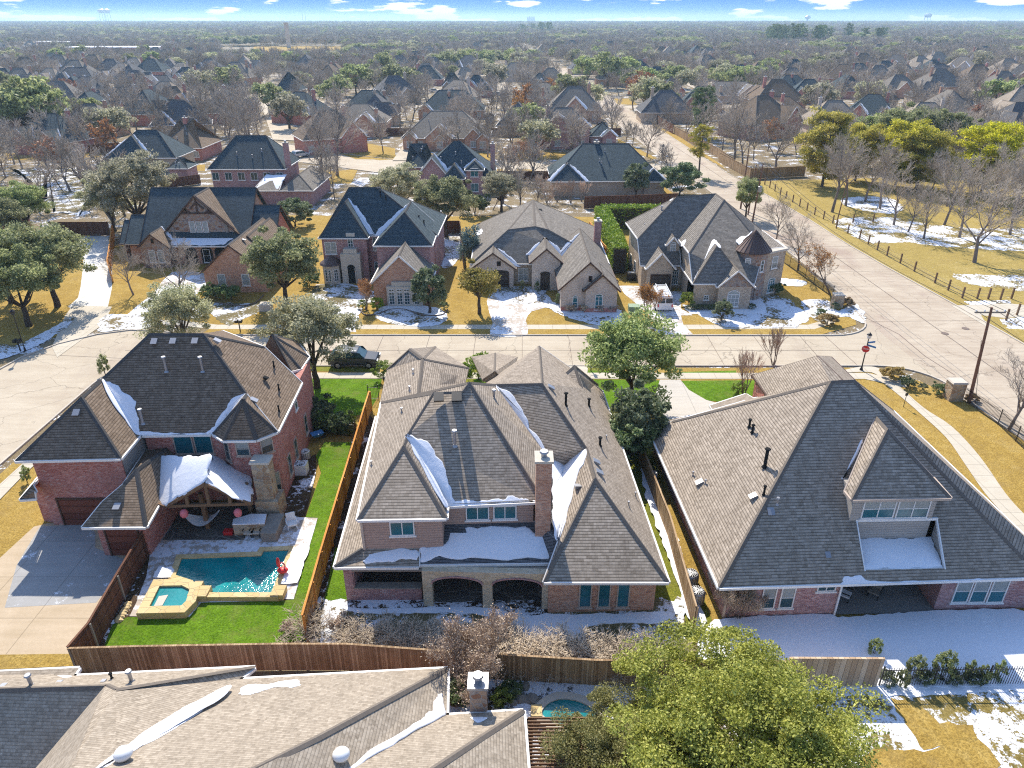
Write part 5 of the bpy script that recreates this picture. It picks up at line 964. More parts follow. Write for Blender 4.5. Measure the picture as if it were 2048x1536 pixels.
L.vent(LW.hit('l', 450, 540), LW.n); L.vent(SW_.hit('l', 688, 1090), SW_.n); L.vent(LR.hit('l', 1265, 122), LR.n); L.vent(LR.hit('l', 1480, 470), LR.n); L.vent(LR.hit('l', 1550, 340), LR.n, 'dark', .3)
for x, y in ((975, 300), (1187, 300), (838, 605)): L.pipe(LM.hit('l', x, y), .09, 1.05)
for x, y in ((1603, 270), (1632, 405), (1632, 530)): L.pipe(LR.hit('l', x, y), .05, .35, 'dark')
L.roof([[GV('l', 118, 1047, 3), GV('l', 215, 1040, 3), GV('l', 210, 1000, 3.7), GV('l', 190, 965, 3.9)], [GV('l', 190, 965, 3.9), GV('l', 118, 1047, 3), Vector((-32.2, 42.5, 3))]], 'sh_brown', 'cap_dk')
L.walls([(-31.9, 39.6), (-30.8, 39.3), (-30.8, 42), (-31.9, 42)], 0, 2.95, 'br_red')
L.done()
# ---------------------------------------------------------------- right house
Q = House('brick_house', 'right house with one huge dark roof plane, a grey sided dormer and a snowy yard', (20, 40))
rv_ = lambda x, y, z=2.9: GV('r', x, y, z)
R0, R1 = rv_(400, 1305), Vector((30.9, 30.95, 2.9)); RL0 = rv_(20, 450); RP = slope_plane(R0, R1, 1.0); LP = slope_plane(RL0, R0, 1.0)
X1 = RP.hit('r', 1005, 195); X2 = RP.hit('r', 1130, 190); RE_ = Vector((30.2, 50, 2.9)); XB = Vector((20.4, 47, 9.6))
ls = LP.hit('r', 150, 410)
lz = LP.hit('r', 20, 450)
rr2 = RP.hit('r', 2043, 1150)
_n = [RP.hit('r', 1180, 1213), RP.hit('r', 1622, 1203)]; _t = lambda q, dy: X_(q.x, q.y + dy, q.z + RP_s(dy))
X_ = lambda x, y, z: Vector((x, y, z)); RP_s = lambda dy: dy * 1.0
na, nb = _n; nc, nd = _t(nb, 2.0), _t(na, 2.0); nc.x = nb.x + .05; nd.x = na.x - .05
Q.roof([[R0, R1, nb, na], [R0, na, nd, X1], [R1, rr2, X2, nc, nb], [nd, nc, X2, X1], [lz, R0, X1, ls], [X1, X2, RE_, Vector((20, 52, 3)), ls], [X2, rr2, R1, RE_]], 'sh_tan', 'cap', trim='white')
# garage wing at the front
gp = GV('r', 930, 58, 6.6); Q.roof([[GV('r', 580, 160, 3), gp, GV('r', 1062, 186, 6.2), GV('r', 1000, 200, 6.4), GV('r', 668, 280, 3.1)]], 'sh_tan', 'cap', trim='trim_dk'); Q.roof([[gp, Vector((29.2, 60, 3)), Vector((29.4, 52, 3)), GV('r', 1062, 186, 6.2)]], 'sh_tan', 'cap', trim='trim_dk')
Q.walls([(20.8, 52.6), (21.2, 56.2), (28.8, 59.6), (29.1, 51)], 0, 2.9, 'br_red'); Q.mb('gable_wall', 'wood').poly([GV('r', 595, 205, 2.4), GV('r', 660, 282, 2.9), GV('r', 600, 292, .6), GV('r', 583, 260, .6)])
Q.roof([[GV('r', 350, 325, 2.8), GV('r', 545, 262, 2.8), GV('r', 600, 295, 3.4), GV('r', 375, 360, 3.2)]], 'sh_tan'); Q.roof([[GV('r', 90, 408, 3.0), GV('r', 255, 378, 3.0), GV('r', 270, 385, 3.6), GV('r', 150, 415, 3.7)]], 'sh_tan')
Q.walls([(12.0, 30.65), (18.45, 30.9), (18.45, 36.2), (24.35, 36.4), (24.35, 31.25), (30.2, 31.45), (29.8, 50), (11.2, 48.5)], 0, 2.86, 'br_rose')
Q.mb('side_trim', 'trim_b').box(11.98, 12.1, 30.6, 30.72, 0, 2.8)
RA, RB_ = Vector((12.0, 30.65, 0)), Vector((18.45, 30.9, 0)); RC, RD = Vector((24.35, 31.25, 0)), Vector((30.2, 31.45, 0))
for x0, y0, x1, y1 in ((628, 1300, 705, 1418), (728, 1300, 805, 1415)): Q.winpx(RA, RB_, 'r', x0, y0 + 4, x1, y1, 1, 2, split=True, gl='glass')
Q.winpx(RA, RB_, 'r', 928, 1290, 1028, 1325, 2, 1, sill=True)
for x0, x1 in ((1668, 1755), (1762, 1850), (1858, 1948)): Q.winpx(RC, RD, 'r', x0, 1262, x1, 1385, 1, 2, gl='glass_t', split=True)
LA_, LB_ = Vector((11.2, 48.5, 0)), Vector((12.0, 30.65, 0))
for u in (2.2, 5.0, 9.8, 11.4, 15.0): Q.win(LA_, LB_, u, u + .9, .8, 2.3, 1, 2, fr='trim_b')
Q.mb('patio_ceiling', 'soffit').box(18.5, 24.3, 31.3, 36.3, 2.66, 2.72); Q.mb('downpipe', 'white').tube((18.4, 30.75, .1), (18.4, 30.75, 2.8), .06); Q.mb('downpipe', 'white').tube((30.1, 31.25, .1), (30.1, 31.25, 2.8), .06)
Q.mb('patio_column', 'white').tube((23.0, 33.6, 0), (23.0, 33.6, 2.66), .22)
# dormer
dz = 7.0; d0, d1 = GV('r', 1118, 830, dz), GV('r', 1648, 820, dz); d2 = GV('r', 1080, 783, dz); DF = slope_plane(d0, d1, 1.0); da = DF.hit('r', 1310, 455)
db = RP.hit('r', 1248, 386)
Q.roof([[d0, d1, da], [d2, d0, da, db], [da, d1, Vector((d1.x + .05, d1.y + 2, dz)), db]], 'sh_tan', 'cap', trim='trim_b')
dw = wall_plane((d0.x, d0.y + .3, 0), (d1.x, d1.y + .3, 0)); wl0, wl1 = Vector((d0.x + .3, d0.y + .32, 0)), Vector((d1.x - .45, d1.y + .32, 0))
Q.walls([wl0, wl1, (wl1.x, wl1.y + 3.5), (wl0.x, wl0.y + 3.5)], 3.2, dz - .02, 'siding_g', 'dormer_wall')
Q.winpx(wl0, wl1, 'r', 1172, 830, 1348, 932, 2, 2, gl='glass_t', split=True); Q.winpx(wl0, wl1, 'r', 1358, 828, 1532, 930, 2, 2, gl='glass_t', split=True)
# sunken snow shelf in front of the dormer, with sided cheeks
zb = 3.45; sh0, sh1 = X_(na.x, na.y, na.z - .1), X_(nb.x, nb.y, nb.z - .1); sh2, sh3 = X_(nc.x, nc.y, nb.z + .55), X_(nd.x, nd.y, na.z + .55)
Q.mb('shelf', 'siding_g').hexa([p + X_(0, 0, -.25) for p in (sh0, sh1, sh2, sh3)] + [sh0, sh1, sh2, sh3])
Q.snow3([p + X_(0, 0, .02) for p in (sh0 + X_(.05, .08, 0), sh1 + X_(-.05, .08, 0), sh2 + X_(-.05, -.05, 0), sh3 + X_(.05, -.05, 0))], Vector((0, -.3, 1)), .2, .1)
Q.mb('dormer_cheek', 'siding_g').poly([sh1, sh2, nc]); Q.mb('dormer_cheek', 'siding_g').poly([sh0, nd, sh3])
Q.mb('dormer_cheek', 'siding_g').hexa([X_(wl1.x - .05, wl1.y, 3.6), X_(wl1.x, wl1.y, 3.6), X_(wl1.x, wl1.y + 2.2, 3.6), X_(wl1.x - .05, wl1.y + 2.2, 3.6), X_(wl1.x - .05, wl1.y, dz - .1), X_(wl1.x, wl1.y, dz - .1), X_(wl1.x, wl1.y + 2.2, dz - .1), X_(wl1.x - .05, wl1.y + 2.2, dz - .1)])
Q.snow(RP, 'r', [(1060, 715), (1080, 690), (1120, 600), (1165, 515), (1168, 540), (1130, 620), (1090, 690), (1066, 722)], .1, .06)
Q.snow(RP, 'r', [(1060, 1275), (1075, 1250), (1120, 1248), (1165, 1246), (1200, 1270), (1260, 1272), (1400, 1275), (1600, 1268), (1800, 1262), (1800, 1272), (1500, 1284), (1100, 1290)], .08, .04)
for x, y, h, r_ in ((562, 440, .5, .07), (578, 470, .5, .07), (645, 655, 1.2, .1), (640, 805, .55, .06)): Q.pipe(LP.hit('r', x, y), r_, h, 'dark')
for x, y in ((258, 703), (325, 748)): Q.pipe(LP.hit('r', x, y), .04, .25)
Q.pipe(RP.hit('r', 712, 858), .06, .4); Q.vent(RP.hit('r', 678, 895), RP.n, 'metal', .4, .1); Q.vent(RP.hit('r', 985, 1128), RP.n, 'metal', .3, .08); Q.vent(LP.hit('r', 300, 740), LP.n); Q.vent(LP.hit('r', 590, 815), LP.n, 'metal', .38)
Q.done()
# ---------------------------------------------------------------- nearest house, only its roofs in view
B = House('house', 'nearest house at the bottom left, seen as tan roof slopes with snow in the valleys', (-6, 20), cat='house')
bl = lambda x, y, z=2.9: GV('bl', x, y, z); bc = lambda x, y, z=2.9: GV('bc', x, y, z)
E1, E0 = bl(1490, 683), bl(430, 735); F1_ = slope_plane(E1, E0, .6); K1 = F1_.hit('bl', 680, 818); K0 = F1_.hit('bl', 620, 790); KL = F1_.hit('bl', -300, 822); zr = K1.z
V0 = bl(1400, 755); E3 = bc(747, 690); F3 = slope_plane(E3, V0, .5); Vb = F3.hit('bl', 675, 1215); Vb2 = F3.hit('bl', 300, 1460); P2_ = Pl(E1, K1, Vb); Kb = P2_.hit('bl', 330, 1500)
H3_ = F3.hit('bc', 0, 1090); H3b = F3.hit('bl', 1500, 1276); H3c = F3.hit('bl', 1160, 1460)
kk = F1_.hit('bl', 612, 797); P0 = Pl(KL, kk, kk + Vector((0, -1, -1.0))); vb = P0.hit('bl', 195, 1290); vb2 = P0.hit('bl', 20, 1480)
BF = [[E0, E1, K1, K0], [bl(-300, 725), bl(462, 688), E0, K0, kk, KL], [E1, V0, Vb, K1], [K1, Vb, Vb2, Kb], [E3, H3_, H3b, H3c, Vb2, Vb, V0], [K0, K1, Kb, vb2, vb, kk], [KL, kk, vb, vb2, P0.hit('bl', -300, 1480)]]
E4 = bc(740, 965); E5 = bc(1190, 937); F5 = slope_plane(E5, E4, .5); Vc = F5.hit('bc', 190, 1276); Vc2 = F5.hit('bc', -120, 1470); h1 = F5.hit('bc', 950, 1092); h2 = F5.hit('bc', 650, 1290); h3 = F5.hit('bc', 370, 1470)
B.roof(BF + [[E3, E4, Vc, Vc2, H3c, H3b, H3_], [E4, E5, h1, h2, h3, Vc2, Vc], [E5, bc(1217, 1290), bc(1225, 1480), h3, h2, h1]], 'sh_near')
B.snow(P2_, 'bl', [(1325, 800), (1345, 822), (1250, 900), (1100, 985), (950, 1075), (800, 1165), (690, 1233), (610, 1290), (470, 1370), (440, 1370), (560, 1276), (700, 1170), (900, 1030), (1100, 910)], .09, .05)
B.snow(F3, 'bl', [(1330, 812), (1340, 822), (1200, 930), (1000, 1060), (800, 1165), (690, 1222), (560, 1300), (540, 1310), (760, 1170), (1000, 1030), (1200, 905)], .08, .06)
B.snow(F3, 'bl', [(1390, 840), (1420, 805), (1500, 785), (1540, 795), (1600, 775), (1740, 762), (1750, 790), (1700, 805), (1600, 805), (1540, 830), (1440, 845)], .08, .08)
P4_ = Pl(E3, E4, Vc); B.snow(P4_, 'bc', [(690, 845), (712, 840), (722, 880), (728, 945), (735, 968), (640, 1020), (500, 1095), (350, 1185), (200, 1276), (60, 1370), (20, 1370), (170, 1276), (330, 1150), (480, 1060), (590, 990), (620, 960), (660, 940), (668, 890)], .09, .07)
B.snow(Pl(kk, vb, vb2), 'bl', [(612, 810), (560, 900), (460, 1030), (330, 1150), (200, 1290), (60, 1420), (200, 1420), (300, 1276), (420, 1120), (520, 980), (600, 850)], .08, .05); B.snow(F1_, 'bl', [(200, 768), (260, 745), (340, 735), (420, 738), (400, 748), (300, 762)], .07, .06)
B.walls([(E0.x + 1.5, 22), (E0.x + .5, E0.y - .4), (E1.x - .4, E1.y - .4), (V0.x - .4, V0.y - .4), (E3.x - .4, E3.y - .4), (E4.x - .4, E4.y - .45), (E5.x - .4, E5.y - .45), (E5.x - .4, 15), (-14, 15)], 0, 2.8, 'br_rose')
for x, y in ((185, 792), (770, 768)): B.pipe(F1_.hit('bl', x, y), .085, .62, 'metal')
B.pipe(F1_.hit('bl', 655, 752), .05, .3, 'dark'); B.vent(F1_.hit('bl', 342, 780), F1_.n, 'metal', .25, .1); B.vent(F1_.hit('bl', 603, 770), F1_.n, 'metal', .2, .08); B.vent(F1_.hit('bl', 15, 798), F1_.n, 'metal', .25, .1)
for pl, kx, x, y in ((F3, 'bl', 732, 1222), (P4_, 'bc', 128, 1225), (F3, 'bl', 1998, 1235)):
    q = pl.hit(kx, x, y)
    if kx == 'bc' or x < 1000: q2 = MB().lathe(q + Vector((0, 0, -.1)), [(.2, 0), (.2, .32), (.33, .34), (.34, .42), (.26, .54), (.12, .6)], 16).build('turbine_vent', M['white'], B.o, B.off, smooth=True)
cw = wall_plane((0, E4.y + .05, 0), (4, E4.y + .05, 0)); k0, k1 = bc(866, 822, 4.3), bc(980, 822, 4.3)
B.chimney((k0.x + k1.x) / 2, k0.y + .42, 0, 4.3, k1.x - k0.x - .1, .75, 'stone_mix', 'metal')
B.snow(F5, 'bc', [(885, 978), (975, 980), (960, 1000), (930, 1010), (900, 1000)], .06, .03)
B.done()
# pergola in the bottom corner
pg = thing('pergola', 'brown slatted timber pergola at the bottom edge beside the bright green tree', 'pergola', GV('bc', 1300, 1276)[:])
z_ = 2.7; p0, p1 = bc(1215, 985, z_), bc(1700, 985, z_); mbp = MB()
for i in range(26): y = p0.y - i * .17; mbp.bar((p0.x, y, z_), (p1.x, y, z_), .05, .12)
mbp.build('slats', M['wood'], pg, pg.location); b2 = MB()
for x in (p0.x + .1, p0.x + 2.2, p1.x - .1): b2.bar((x, p0.y + .1, z_ - .14), (x, p0.y - 4.5, z_ - .14), .1, .16)
b2.build('beams', M['wood'], pg, pg.location)
for x in (p0.x + .15, p1.x - .15):
    for y in (p0.y - .1, p0.y - 4.2): MB().box(x - .09, x + .09, y - .09, y + .09, 0, z_ - .2).build('post', M['wood'], pg, pg.location)
# ---------------------------------------------------------------- houses across the street
H1 = House('stone_house', 'stone gabled house with dark timber strapping in the tall front gable', (-43, 97)); mn = (97.0, 2.9, .95)
H1.hip(-51.2, -36.3, 97, 110.5, 2.9, .95, (1, 1), 'sh_teal', 'cap_dk', 'trim_dk', 'br_or'); H1.hip(-53.4, -51.2, 97.3, 104.5, 2.9, .9, (1, 1), 'sh_teal', 'cap_dk', 'trim_dk', 'br_or', axis='x'); H1.hip(-54.3, -53.4, 97.6, 103.4, 2.9, .9, (1, 1), 'sh_teal', 'cap_dk', 'trim_dk', 'br_or', axis='x')
H1.hip(-36.6, -32.7, 97.3, 106.5, 2.9, .95, (1, 1), 'sh_teal', 'cap_dk', 'trim_dk', 'br_red', axis='x')
H1.gable(-48.2, -37.8, 98.2, 104, 4.2, .99, 'sh_brown', trim='trim_dk', wall='stone_mix', z0=3.3)
H1.gable(-50.9, -46.5, 95.4, 101, 3.0, .85, 'sh_brown', trim='trim_dk', wall='stone_mix', snow='r', main=mn); H1.gable(-38.5, -30.3, 85.5, 99, 2.7, .85, 'sh_brown', trim='trim_dk', wall='br_or')
H1.gable(-36.2, -31.4, 90.5, 100, 3.6, .98, 'sh_brown', trim='trim_dk', wall=None)
H1.roof([[Vector((-47, 96.3, 2.95)), Vector((-39.2, 96.3, 2.95)), Vector((-37.9, 98.6, 3.9)), Vector((-47.5, 98.6, 3.9))]], 'sh_teal', 'cap_dk', 'trim')
H1.snow3([Vector(p) for p in ((-46.7, 96.45, 3.02), (-43, 96.4, 3.0), (-39.5, 96.5, 3.03), (-38.2, 98.3, 3.78), (-40, 98.35, 3.8), (-47, 98.4, 3.82))], Vector((0, -.4, 1)), .15, .2)
tt = H1.mb('timber_strapping', 'trim_dk'); yy = 98.44
for a, b in (((-47.6, 4.75), (-43, 9.3)), ((-43, 9.3), (-38.4, 4.75)), ((-45.4, 6.9), (-40.6, 6.9)), ((-43, 6.9), (-43, 9.0)), ((-44.6, 6.9), (-44.6, 7.7)), ((-41.4, 6.9), (-41.4, 7.7)), ((-43.9, 7.5), (-43.1, 8.3)), ((-42.1, 7.5), (-42.9, 8.3)), ((-44.9, 7.6), (-44.0, 6.95)), ((-41.1, 7.6), (-42.0, 6.95))): tt.bar((a[0], yy, a[1]), (b[0], yy, b[1]), .2, .2)
wa_, wb_ = (-47.9, 98.5), (-38.1, 98.5)
for u in (3.4, 4.3, 5.2): H1.win(wa_, wb_, u, u + .78, 4.25, 5.75, 1, 2, gl='blind')
for u in (.55, 5.9): H1.mb('shutter', 'wood_g').box(-47.9 + u + 2.4, -47.9 + u + 2.75, 98.42, 98.5, 4.2, 5.8) if u > 1 else None
H1.win((-50.6, 95.7), (-46.8, 95.7), 1.0, 1.9, .8, 2.3, 1, 2, gl='blind', arch=.25); H1.win((-50.6, 95.7), (-46.8, 95.7), 2.2, 3.1, .8, 2.3, 1, 2, gl='blind', arch=.25); H1.win((-50.6, 95.7), (-46.8, 95.7), 1.7, 2.1, 3.5, 4.1, 1, 1, gl='dark', fr='trim_dk', sill=False)
for u in (1.2, 3.4, 5.3): H1.door((-46.5, 97.4), (-38.6, 97.4), u, u + 1.5, 2.0, 'dark', 'doorway', arch=.5)
H1.win((-46.5, 97.4), (-38.6, 97.4), 3.6, 4.6, .3, 2.2, 1, 2, gl='glass_t'); H1.win((-38.2, 85.8), (-30.6, 85.8), 1.6, 2.6, .9, 2.4, 1, 2, gl='blind'); H1.win((-38.2, 85.8), (-30.6, 85.8), 4.6, 5.6, .9, 2.4, 1, 2, gl='blind')
for x, y, z in ((-33.2, 92, 5.3), (-31.8, 91.5, 4.1), (-31.2, 89, 3.7), (-33.8, 89, 5.8)): H1.vent((x, y, z), (.6, 0, .8), 'metal', .35)
H1.done()
H2 = House('brick_house', 'rose brick house with steep dark hip roofs and a white stone entrance tower', (-17, 92)); X = Vector
A_, B_ = X((-21.4, 96, 10.9)), X((-17.6, 96, 10.9)); c0, c1, c2, c3 = X((-24.6, 91.3, 5.8)), X((-9.6, 91.3, 5.8)), X((-9.3, 102, 5.8)), X((-24.6, 102, 5.8))
H2.roof([[c0, c1, B_, A_], [c1, c2, B_], [c2, c3, A_, B_], [c3, c0, A_]], 'sh_teal', 'cap_dk')
H2.gable(-24.6, -18.3, 90, 96, 5.8, 1.24, 'sh_teal', 'cap_dk', wall='br_rose', hipf=True, snow='r', main=(91.3, 5.8, 1.08)); H2.gable(-17.0, -9.8, 86.5, 96, 5.8, .92, 'sh_teal', 'cap_dk', wall='br_rose', hipf=True, snow='l', main=(91.3, 5.8, 1.08))
H2.gable(-16.7, -9.5, 81.0, 87.5, 2.8, .95, 'sh_grey', wall='br_or')
H2.walls([(-24.2, 91.6), (-10, 91.6), (-9.7, 101.6), (-24.2, 101.6)], 0, 5.75, 'br_rose')
H2.walls([(-21.9, 89.2), (-19.4, 89.2), (-19.4, 91), (-21.9, 91)], 0, 3.9, 'cast', 'entrance_tower'); H2.walls([(-21.5, 89.35), (-19.8, 89.35), (-19.8, 90.6), (-21.5, 90.6)], 3.9, 4.5, 'cast', 'entrance_tower')
H2.door((-21.9, 89.2), (-19.4, 89.2), .75, 1.75, 2.1, 'dark', 'doorway', fr='cast', arch=.45)
by = MB(); bpts = [(-24.5, 89.9), (-24.1, 88.9), (-23.0, 88.6), (-22.2, 89.2), (-22.2, 90.4), (-24.5, 90.4)]; H2.walls(bpts, 0, 2.5, 'cast', 'bay'); H2.mb('bay_roof', 'copper').lathe((-23.3, 89.8, 2.5), [(1.5, 0), (1.35, .2), (.8, .6), (.3, .95), (.05, 1.05)], 10)
H2.win(bpts[1], bpts[2], .12, .5, .4, 2.0, 1, 4, sill=False); H2.win(bpts[1], bpts[2], .62, 1.0, .4, 2.0, 1, 4, sill=False); H2.win(bpts[2], bpts[3], .2, .8, .4, 2.0, 2, 4, sill=False)
H2.win((-24.3, 90.3), (-18.6, 90.3), .3, 1.8, 3.6, 5.2, 2, 3, gl='blind'); H2.win((-24.3, 90.3), (-18.6, 90.3), 3.3, 4.0, 4.3, 5.7, 2, 4, arch=.3); H2.win((-18.3, 91.6), (-17, 91.6), .2, 1.15, 3.7, 5.4, 2, 4, fr='trim'); H2.win((-18.3, 91.6), (-17, 91.6), .2, 1.15, .5, 2.2, 2, 4)
H2.walls([(-21.1, 90.1), (-20.0, 90.1), (-20.0, 91.4), (-21.1, 91.4)], 5.6, 6.35, 'cast', 'arched_dormer')
H2.walls([(-14.8, 80.75), (-10.6, 80.75), (-10.6, 81.5), (-14.8, 81.5)], 0, 2.5, 'cast', 'front_bay'); H2.walls([(-14.2, 80.9), (-11.2, 80.9), (-11.2, 81.5), (-14.2, 81.5)], 2.5, 3.0, 'cast', 'front_bay')
for u in (.25, 1.2, 2.05, 3.2): H2.win((-14.8, 80.75), (-10.6, 80.75), u, u + .65, .3, 1.8, 2, 4, sill=False, fw=.05); H2.win((-14.8, 80.75), (-10.6, 80.75), u, u + .65, 1.92, 2.2, 2, 1, sill=False, fw=.05)
for p in ((-17.0, 94, 10.2), (-16.3, 93.8, 9.8)): H2.pipe(p, .08, .6, 'dark')
for p in ((-12, 92.6, 7.4), (-11.3, 91.8, 7.0)): H2.pipe(p, .08, .6, 'dark')
H2.vent((-17.5, 96, 10.85), (0, 0, 1), 'metal', .5); H2.done()
H3 = House('brick_house', 'low pale brick house with three small gables and a dark brick chimney', (3, 92))
F0, F1, Qb = X((-.5, 92.1, 6.3)), X((4.7, 92.1, 6.3)), X((3.0, 103.5, 7.6)); Qf = X((3.0, 92.6, 6.6)); c0, c1, c2, c3 = X((-5.2, 88.5, 2.9)), X((12.3, 88.5, 2.9)), X((12.3, 107, 2.9)), X((-5.2, 108.4, 2.9))
H3.roof([[c0, c1, F1, Qf, F0], [c3, c0, F0, Qb], [F0, Qf, Qb], [Qf, F1, Qb], [c1, c2, Qb, F1], [c2, c3, Qb]], 'sh_grey')
mn = (88.5, 2.9, .93); H3.walls([(-4.8, 88.9), (11.9, 88.9), (11.9, 106.5), (-4.8, 107.9)], 0, 2.85, 'br_tan')
H3.gable(-5.3, .5, 87.2, 93, 2.6, .72, 'sh_grey', wall='br_pale', snow='r', main=mn, trim='trim_dk'); H3.gable(2.2, 6.3, 86.2, 92, 3.7, .88, 'sh_grey', wall='br_pale', snow='lr', main=mn, trim='trim_dk')
H3.gable(5.4, 12.4, 79.0, 94, 2.75, .94, 'sh_grey', wall='br_pale', snow='l', main=mn, trim='trim_dk'); H3.gable(8.2, 12.45, 78.5, 83, 2.75, .93, 'sh_grey', wall='br_pale', trim='trim_dk')
H3.door((-5, 87.5), (.2, 87.5), 2.1, 4.6, 2.1, 'door_dk', arch=.25); H3.win((-5, 87.5), (.2, 87.5), 3.1, 3.6, 2.9, 3.5, 1, 1, gl='dark', fr='trim_dk', sill=False); H3.win((.5, 88.9), (2.4, 88.9), .3, 1.6, .5, 2.2, 2, 2, gl='blind')
H3.door((2.5, 86.5), (6, 86.5), 1.0, 2.3, 2.2, 'door_dk', 'front_door', arch=.3, fr='cast'); H3.win((5.7, 79.3), (12.1, 79.3), 1.35, 1.95, .5, 1.7, 1, 2, arch=.2, gl='glass_t'); H3.win((5.7, 79.3), (12.1, 79.3), 3.1, 3.5, 3.6, 4.3, 1, 1, gl='dark', fr='trim_dk', sill=False); H3.win((8.5, 78.8), (12.15, 78.8), 1.1, 2.0, .4, 2.0, 2, 3, arch=.3, gl='glass_t')
H3.mb('brick_base', 'br_red').box(5.68, 8.48, 79.22, 79.3, 0, .55); H3.mb('brick_base', 'br_red').box(8.46, 12.18, 78.72, 78.8, 0, .55)
H3.chimney(11.6, 96.5, 2.9, 6.3, .9, .9, 'br_rose', 'cast')
for x, y, z in ((.6, 98, 6.0), (1.2, 96.5, 6.1)): H3.pipe((x, y, z - .1), .08, .55, 'dark')
for x, y, z in ((2.2, 100, 7.0), (3.8, 100, 7.0), (-1, 96, 5.1), (-2.5, 94, 4.3), (9, 90, 3.6)): H3.vent((x, y, z), (-.3, 0, .9) if x < 3 else (.3, 0, .9), 'dark', .5)
H3.snow3([X(p) for p in ((-5.1, 100, 3.2), (-4.2, 100.5, 3.6), (-4.3, 103, 3.6), (-5.0, 103.5, 3.2))], X((-.45, 0, 1)), .06)
H3.done()
H4 = House('brick_house', 'tan brick corner house with a dark metal cone roof on its stone turret', (25, 90))
ap, ap2 = X((26.5, 90.6, 10.5)), X((26.2, 93.6, 10.6)); l0, l1 = X((15.95, 89.7, 5.8)), X((15.6, 97.9, 5.8)); rl = X((21.2, 93.7, 10.15)); vv = X((21.1, 89.75, 5.8)); k0_ = X((21.1, 83.5, 5.8))
H4.roof([[X((16.1, 87.2, 3.1)), X((21.1, 87.2, 3.1)), vv, ap2, rl, l0], [l0, rl, l1], [l1, rl, ap2, X((30, 100, 5.8))], [k0_, ap, ap2, vv], [X((21.2, 80.6, 2.95)), X((28.4, 80.6, 2.95)), X((30.5, 85.2, 5.8)), ap, k0_], [ap, X((30.5, 85.2, 5.8)), X((33.2, 86, 5.8)), X((32.9, 94, 5.8)), ap2], [ap2, X((32.9, 94, 5.8)), X((30, 100, 5.8))]], 'sh_grey', 'cap')
H4.walls([(16.3, 90.0), (21.42, 90.0), (21.42, 84.0), (30, 84.6), (32.6, 86.6), (32.6, 93.6), (29.6, 99.4), (16.1, 97.4)], 0, 5.72, 'br_tan'); H4.walls([(16.35, 87.5), (21.4, 87.5), (21.4, 90), (16.35, 90)], 0, 3.05, 'br_tan'); H4.walls([(21.45, 81), (28.1, 81), (28.1, 86), (21.45, 86)], 0, 2.9, 'br_tan')
H4.mb('wall', 'br_tan').poly([(21.38, 84.1, 2.8), (21.38, 83.7, 5.6), (21.38, 81.0, 2.8)])
H4.gable(16.6, 20.3, 86.0, 90, 3.0, 1.1, 'sh_grey', wall='br_tan'); H4.gable(21.15, 27.3, 80.3, 88, 3.05, 1.25, 'sh_grey', wall='br_tan', hipf=True); H4.gable(23.8, 28.2, 79.5, 84, 2.9, .92, 'sh_grey', wall='br_tan', gm='stone_mix')
H4.gable(19.35, 21.15, 88.4, 92, 5.3, 1.2, 'sh_grey', wall='br_tan', z0=4, inset=.15)
ms = slope_plane(X((16.1, 87.2, 3.1)), X((21.1, 87.2, 3.1)), 1.07); H4.snow(ms, 'h34', [(1390, 140), (1380, 165), (1320, 240), (1250, 310), (1200, 380), (1150, 450), (1142, 462), (1165, 458), (1185, 440), (1225, 400), (1280, 320), (1340, 240)], .14, .1)
H4.snow(Pl(k0_, ap, vv), 'h34', [(1165, 465), (1195, 445), (1190, 480), (1165, 495)], .08, .05); gp4 = slope_plane(X((21.15, 88, 3.05)), X((21.15, 80.3, 3.05)), 1.25); H4.snow(gp4, 'h34', [(1400, 445), (1440, 470), (1465, 505), (1440, 500), (1410, 478), (1350, 570), (1300, 660), (1262, 740), (1280, 670), (1340, 550)], .07, .05)
tu = (29.0, 84.6); H4.mb('turret_wall', 'stone_mix').lathe((tu[0], tu[1], 0), [(1.85, 0), (1.85, 5.9)], 24); t_o = MB().lathe((tu[0], tu[1], 5.85), [(2.15, -.05), (2.2, .05), (.05, 2.35), (.0, 2.5)], 24).build('turret_roof', M['copper'], H4.o, H4.off)
sm_ = MB()
for i in range(24): t = 2 * math.pi * i / 24; sm_.bar((tu[0] + 2.18 * math.cos(t), tu[1] + 2.18 * math.sin(t), 5.92), (tu[0] + .08 * math.cos(t), tu[1] + .08 * math.sin(t), 8.2), .04, .06)
so = sm_.build('roof_seams', M['copper'], None, H4.off); so.parent = t_o
H4.snow3([X(p) for p in ((28.6, 86.2, 7.0), (27.6, 86.6, 6.9), (27.0, 85.8, 6.7), (27.2, 84.6, 6.35), (27.9, 84.6, 6.8), (28.7, 85, 7.9))], X((-.5, .2, 1)), .18, .15)
H4.walls([(30.6, 83.9), (33.4, 85.6), (33.4, 89.5), (30.6, 89.5)], 0, 5.5, 'br_tan'); H4.mb('parapet', 'cast').prism([(30.5, 83.7), (33.6, 85.5), (33.6, 89.5), (30.5, 89.5)], 5.5, 5.75)
RW = ((30.6, 83.9), (33.4, 85.6)); H4.win(*RW, 1.0, 2.0, 3.5, 5.0, 1, 2, gl='blind'); H4.win(*RW, .9, 2.1, .4, 2.0, 3, 4, arch=.25, gl='glass_t'); bk_ = H4.mb('balcony', 'iron')
for i in range(9): x = 30.6 + .75 + i * .18; bk_.box(x, x + .03, 83.9 + .42 + i * .11, 83.93 + .42 + i * .11, 3.2, 3.95)
H4.win((27.4, 82.99), (29.4, 82.75), .3, .95, 3.6, 5.1, 1, 3, gl='blind', arch=.2); H4.win((29.3, 82.76), (30.4, 83.2), .3, .8, 3.6, 5.0, 1, 3, gl='glass'); H4.door((29.0, 82.72), (30.6, 83.6), .3, 1.3, 2.6, 'door_dk', 'front_door', arch=.2)
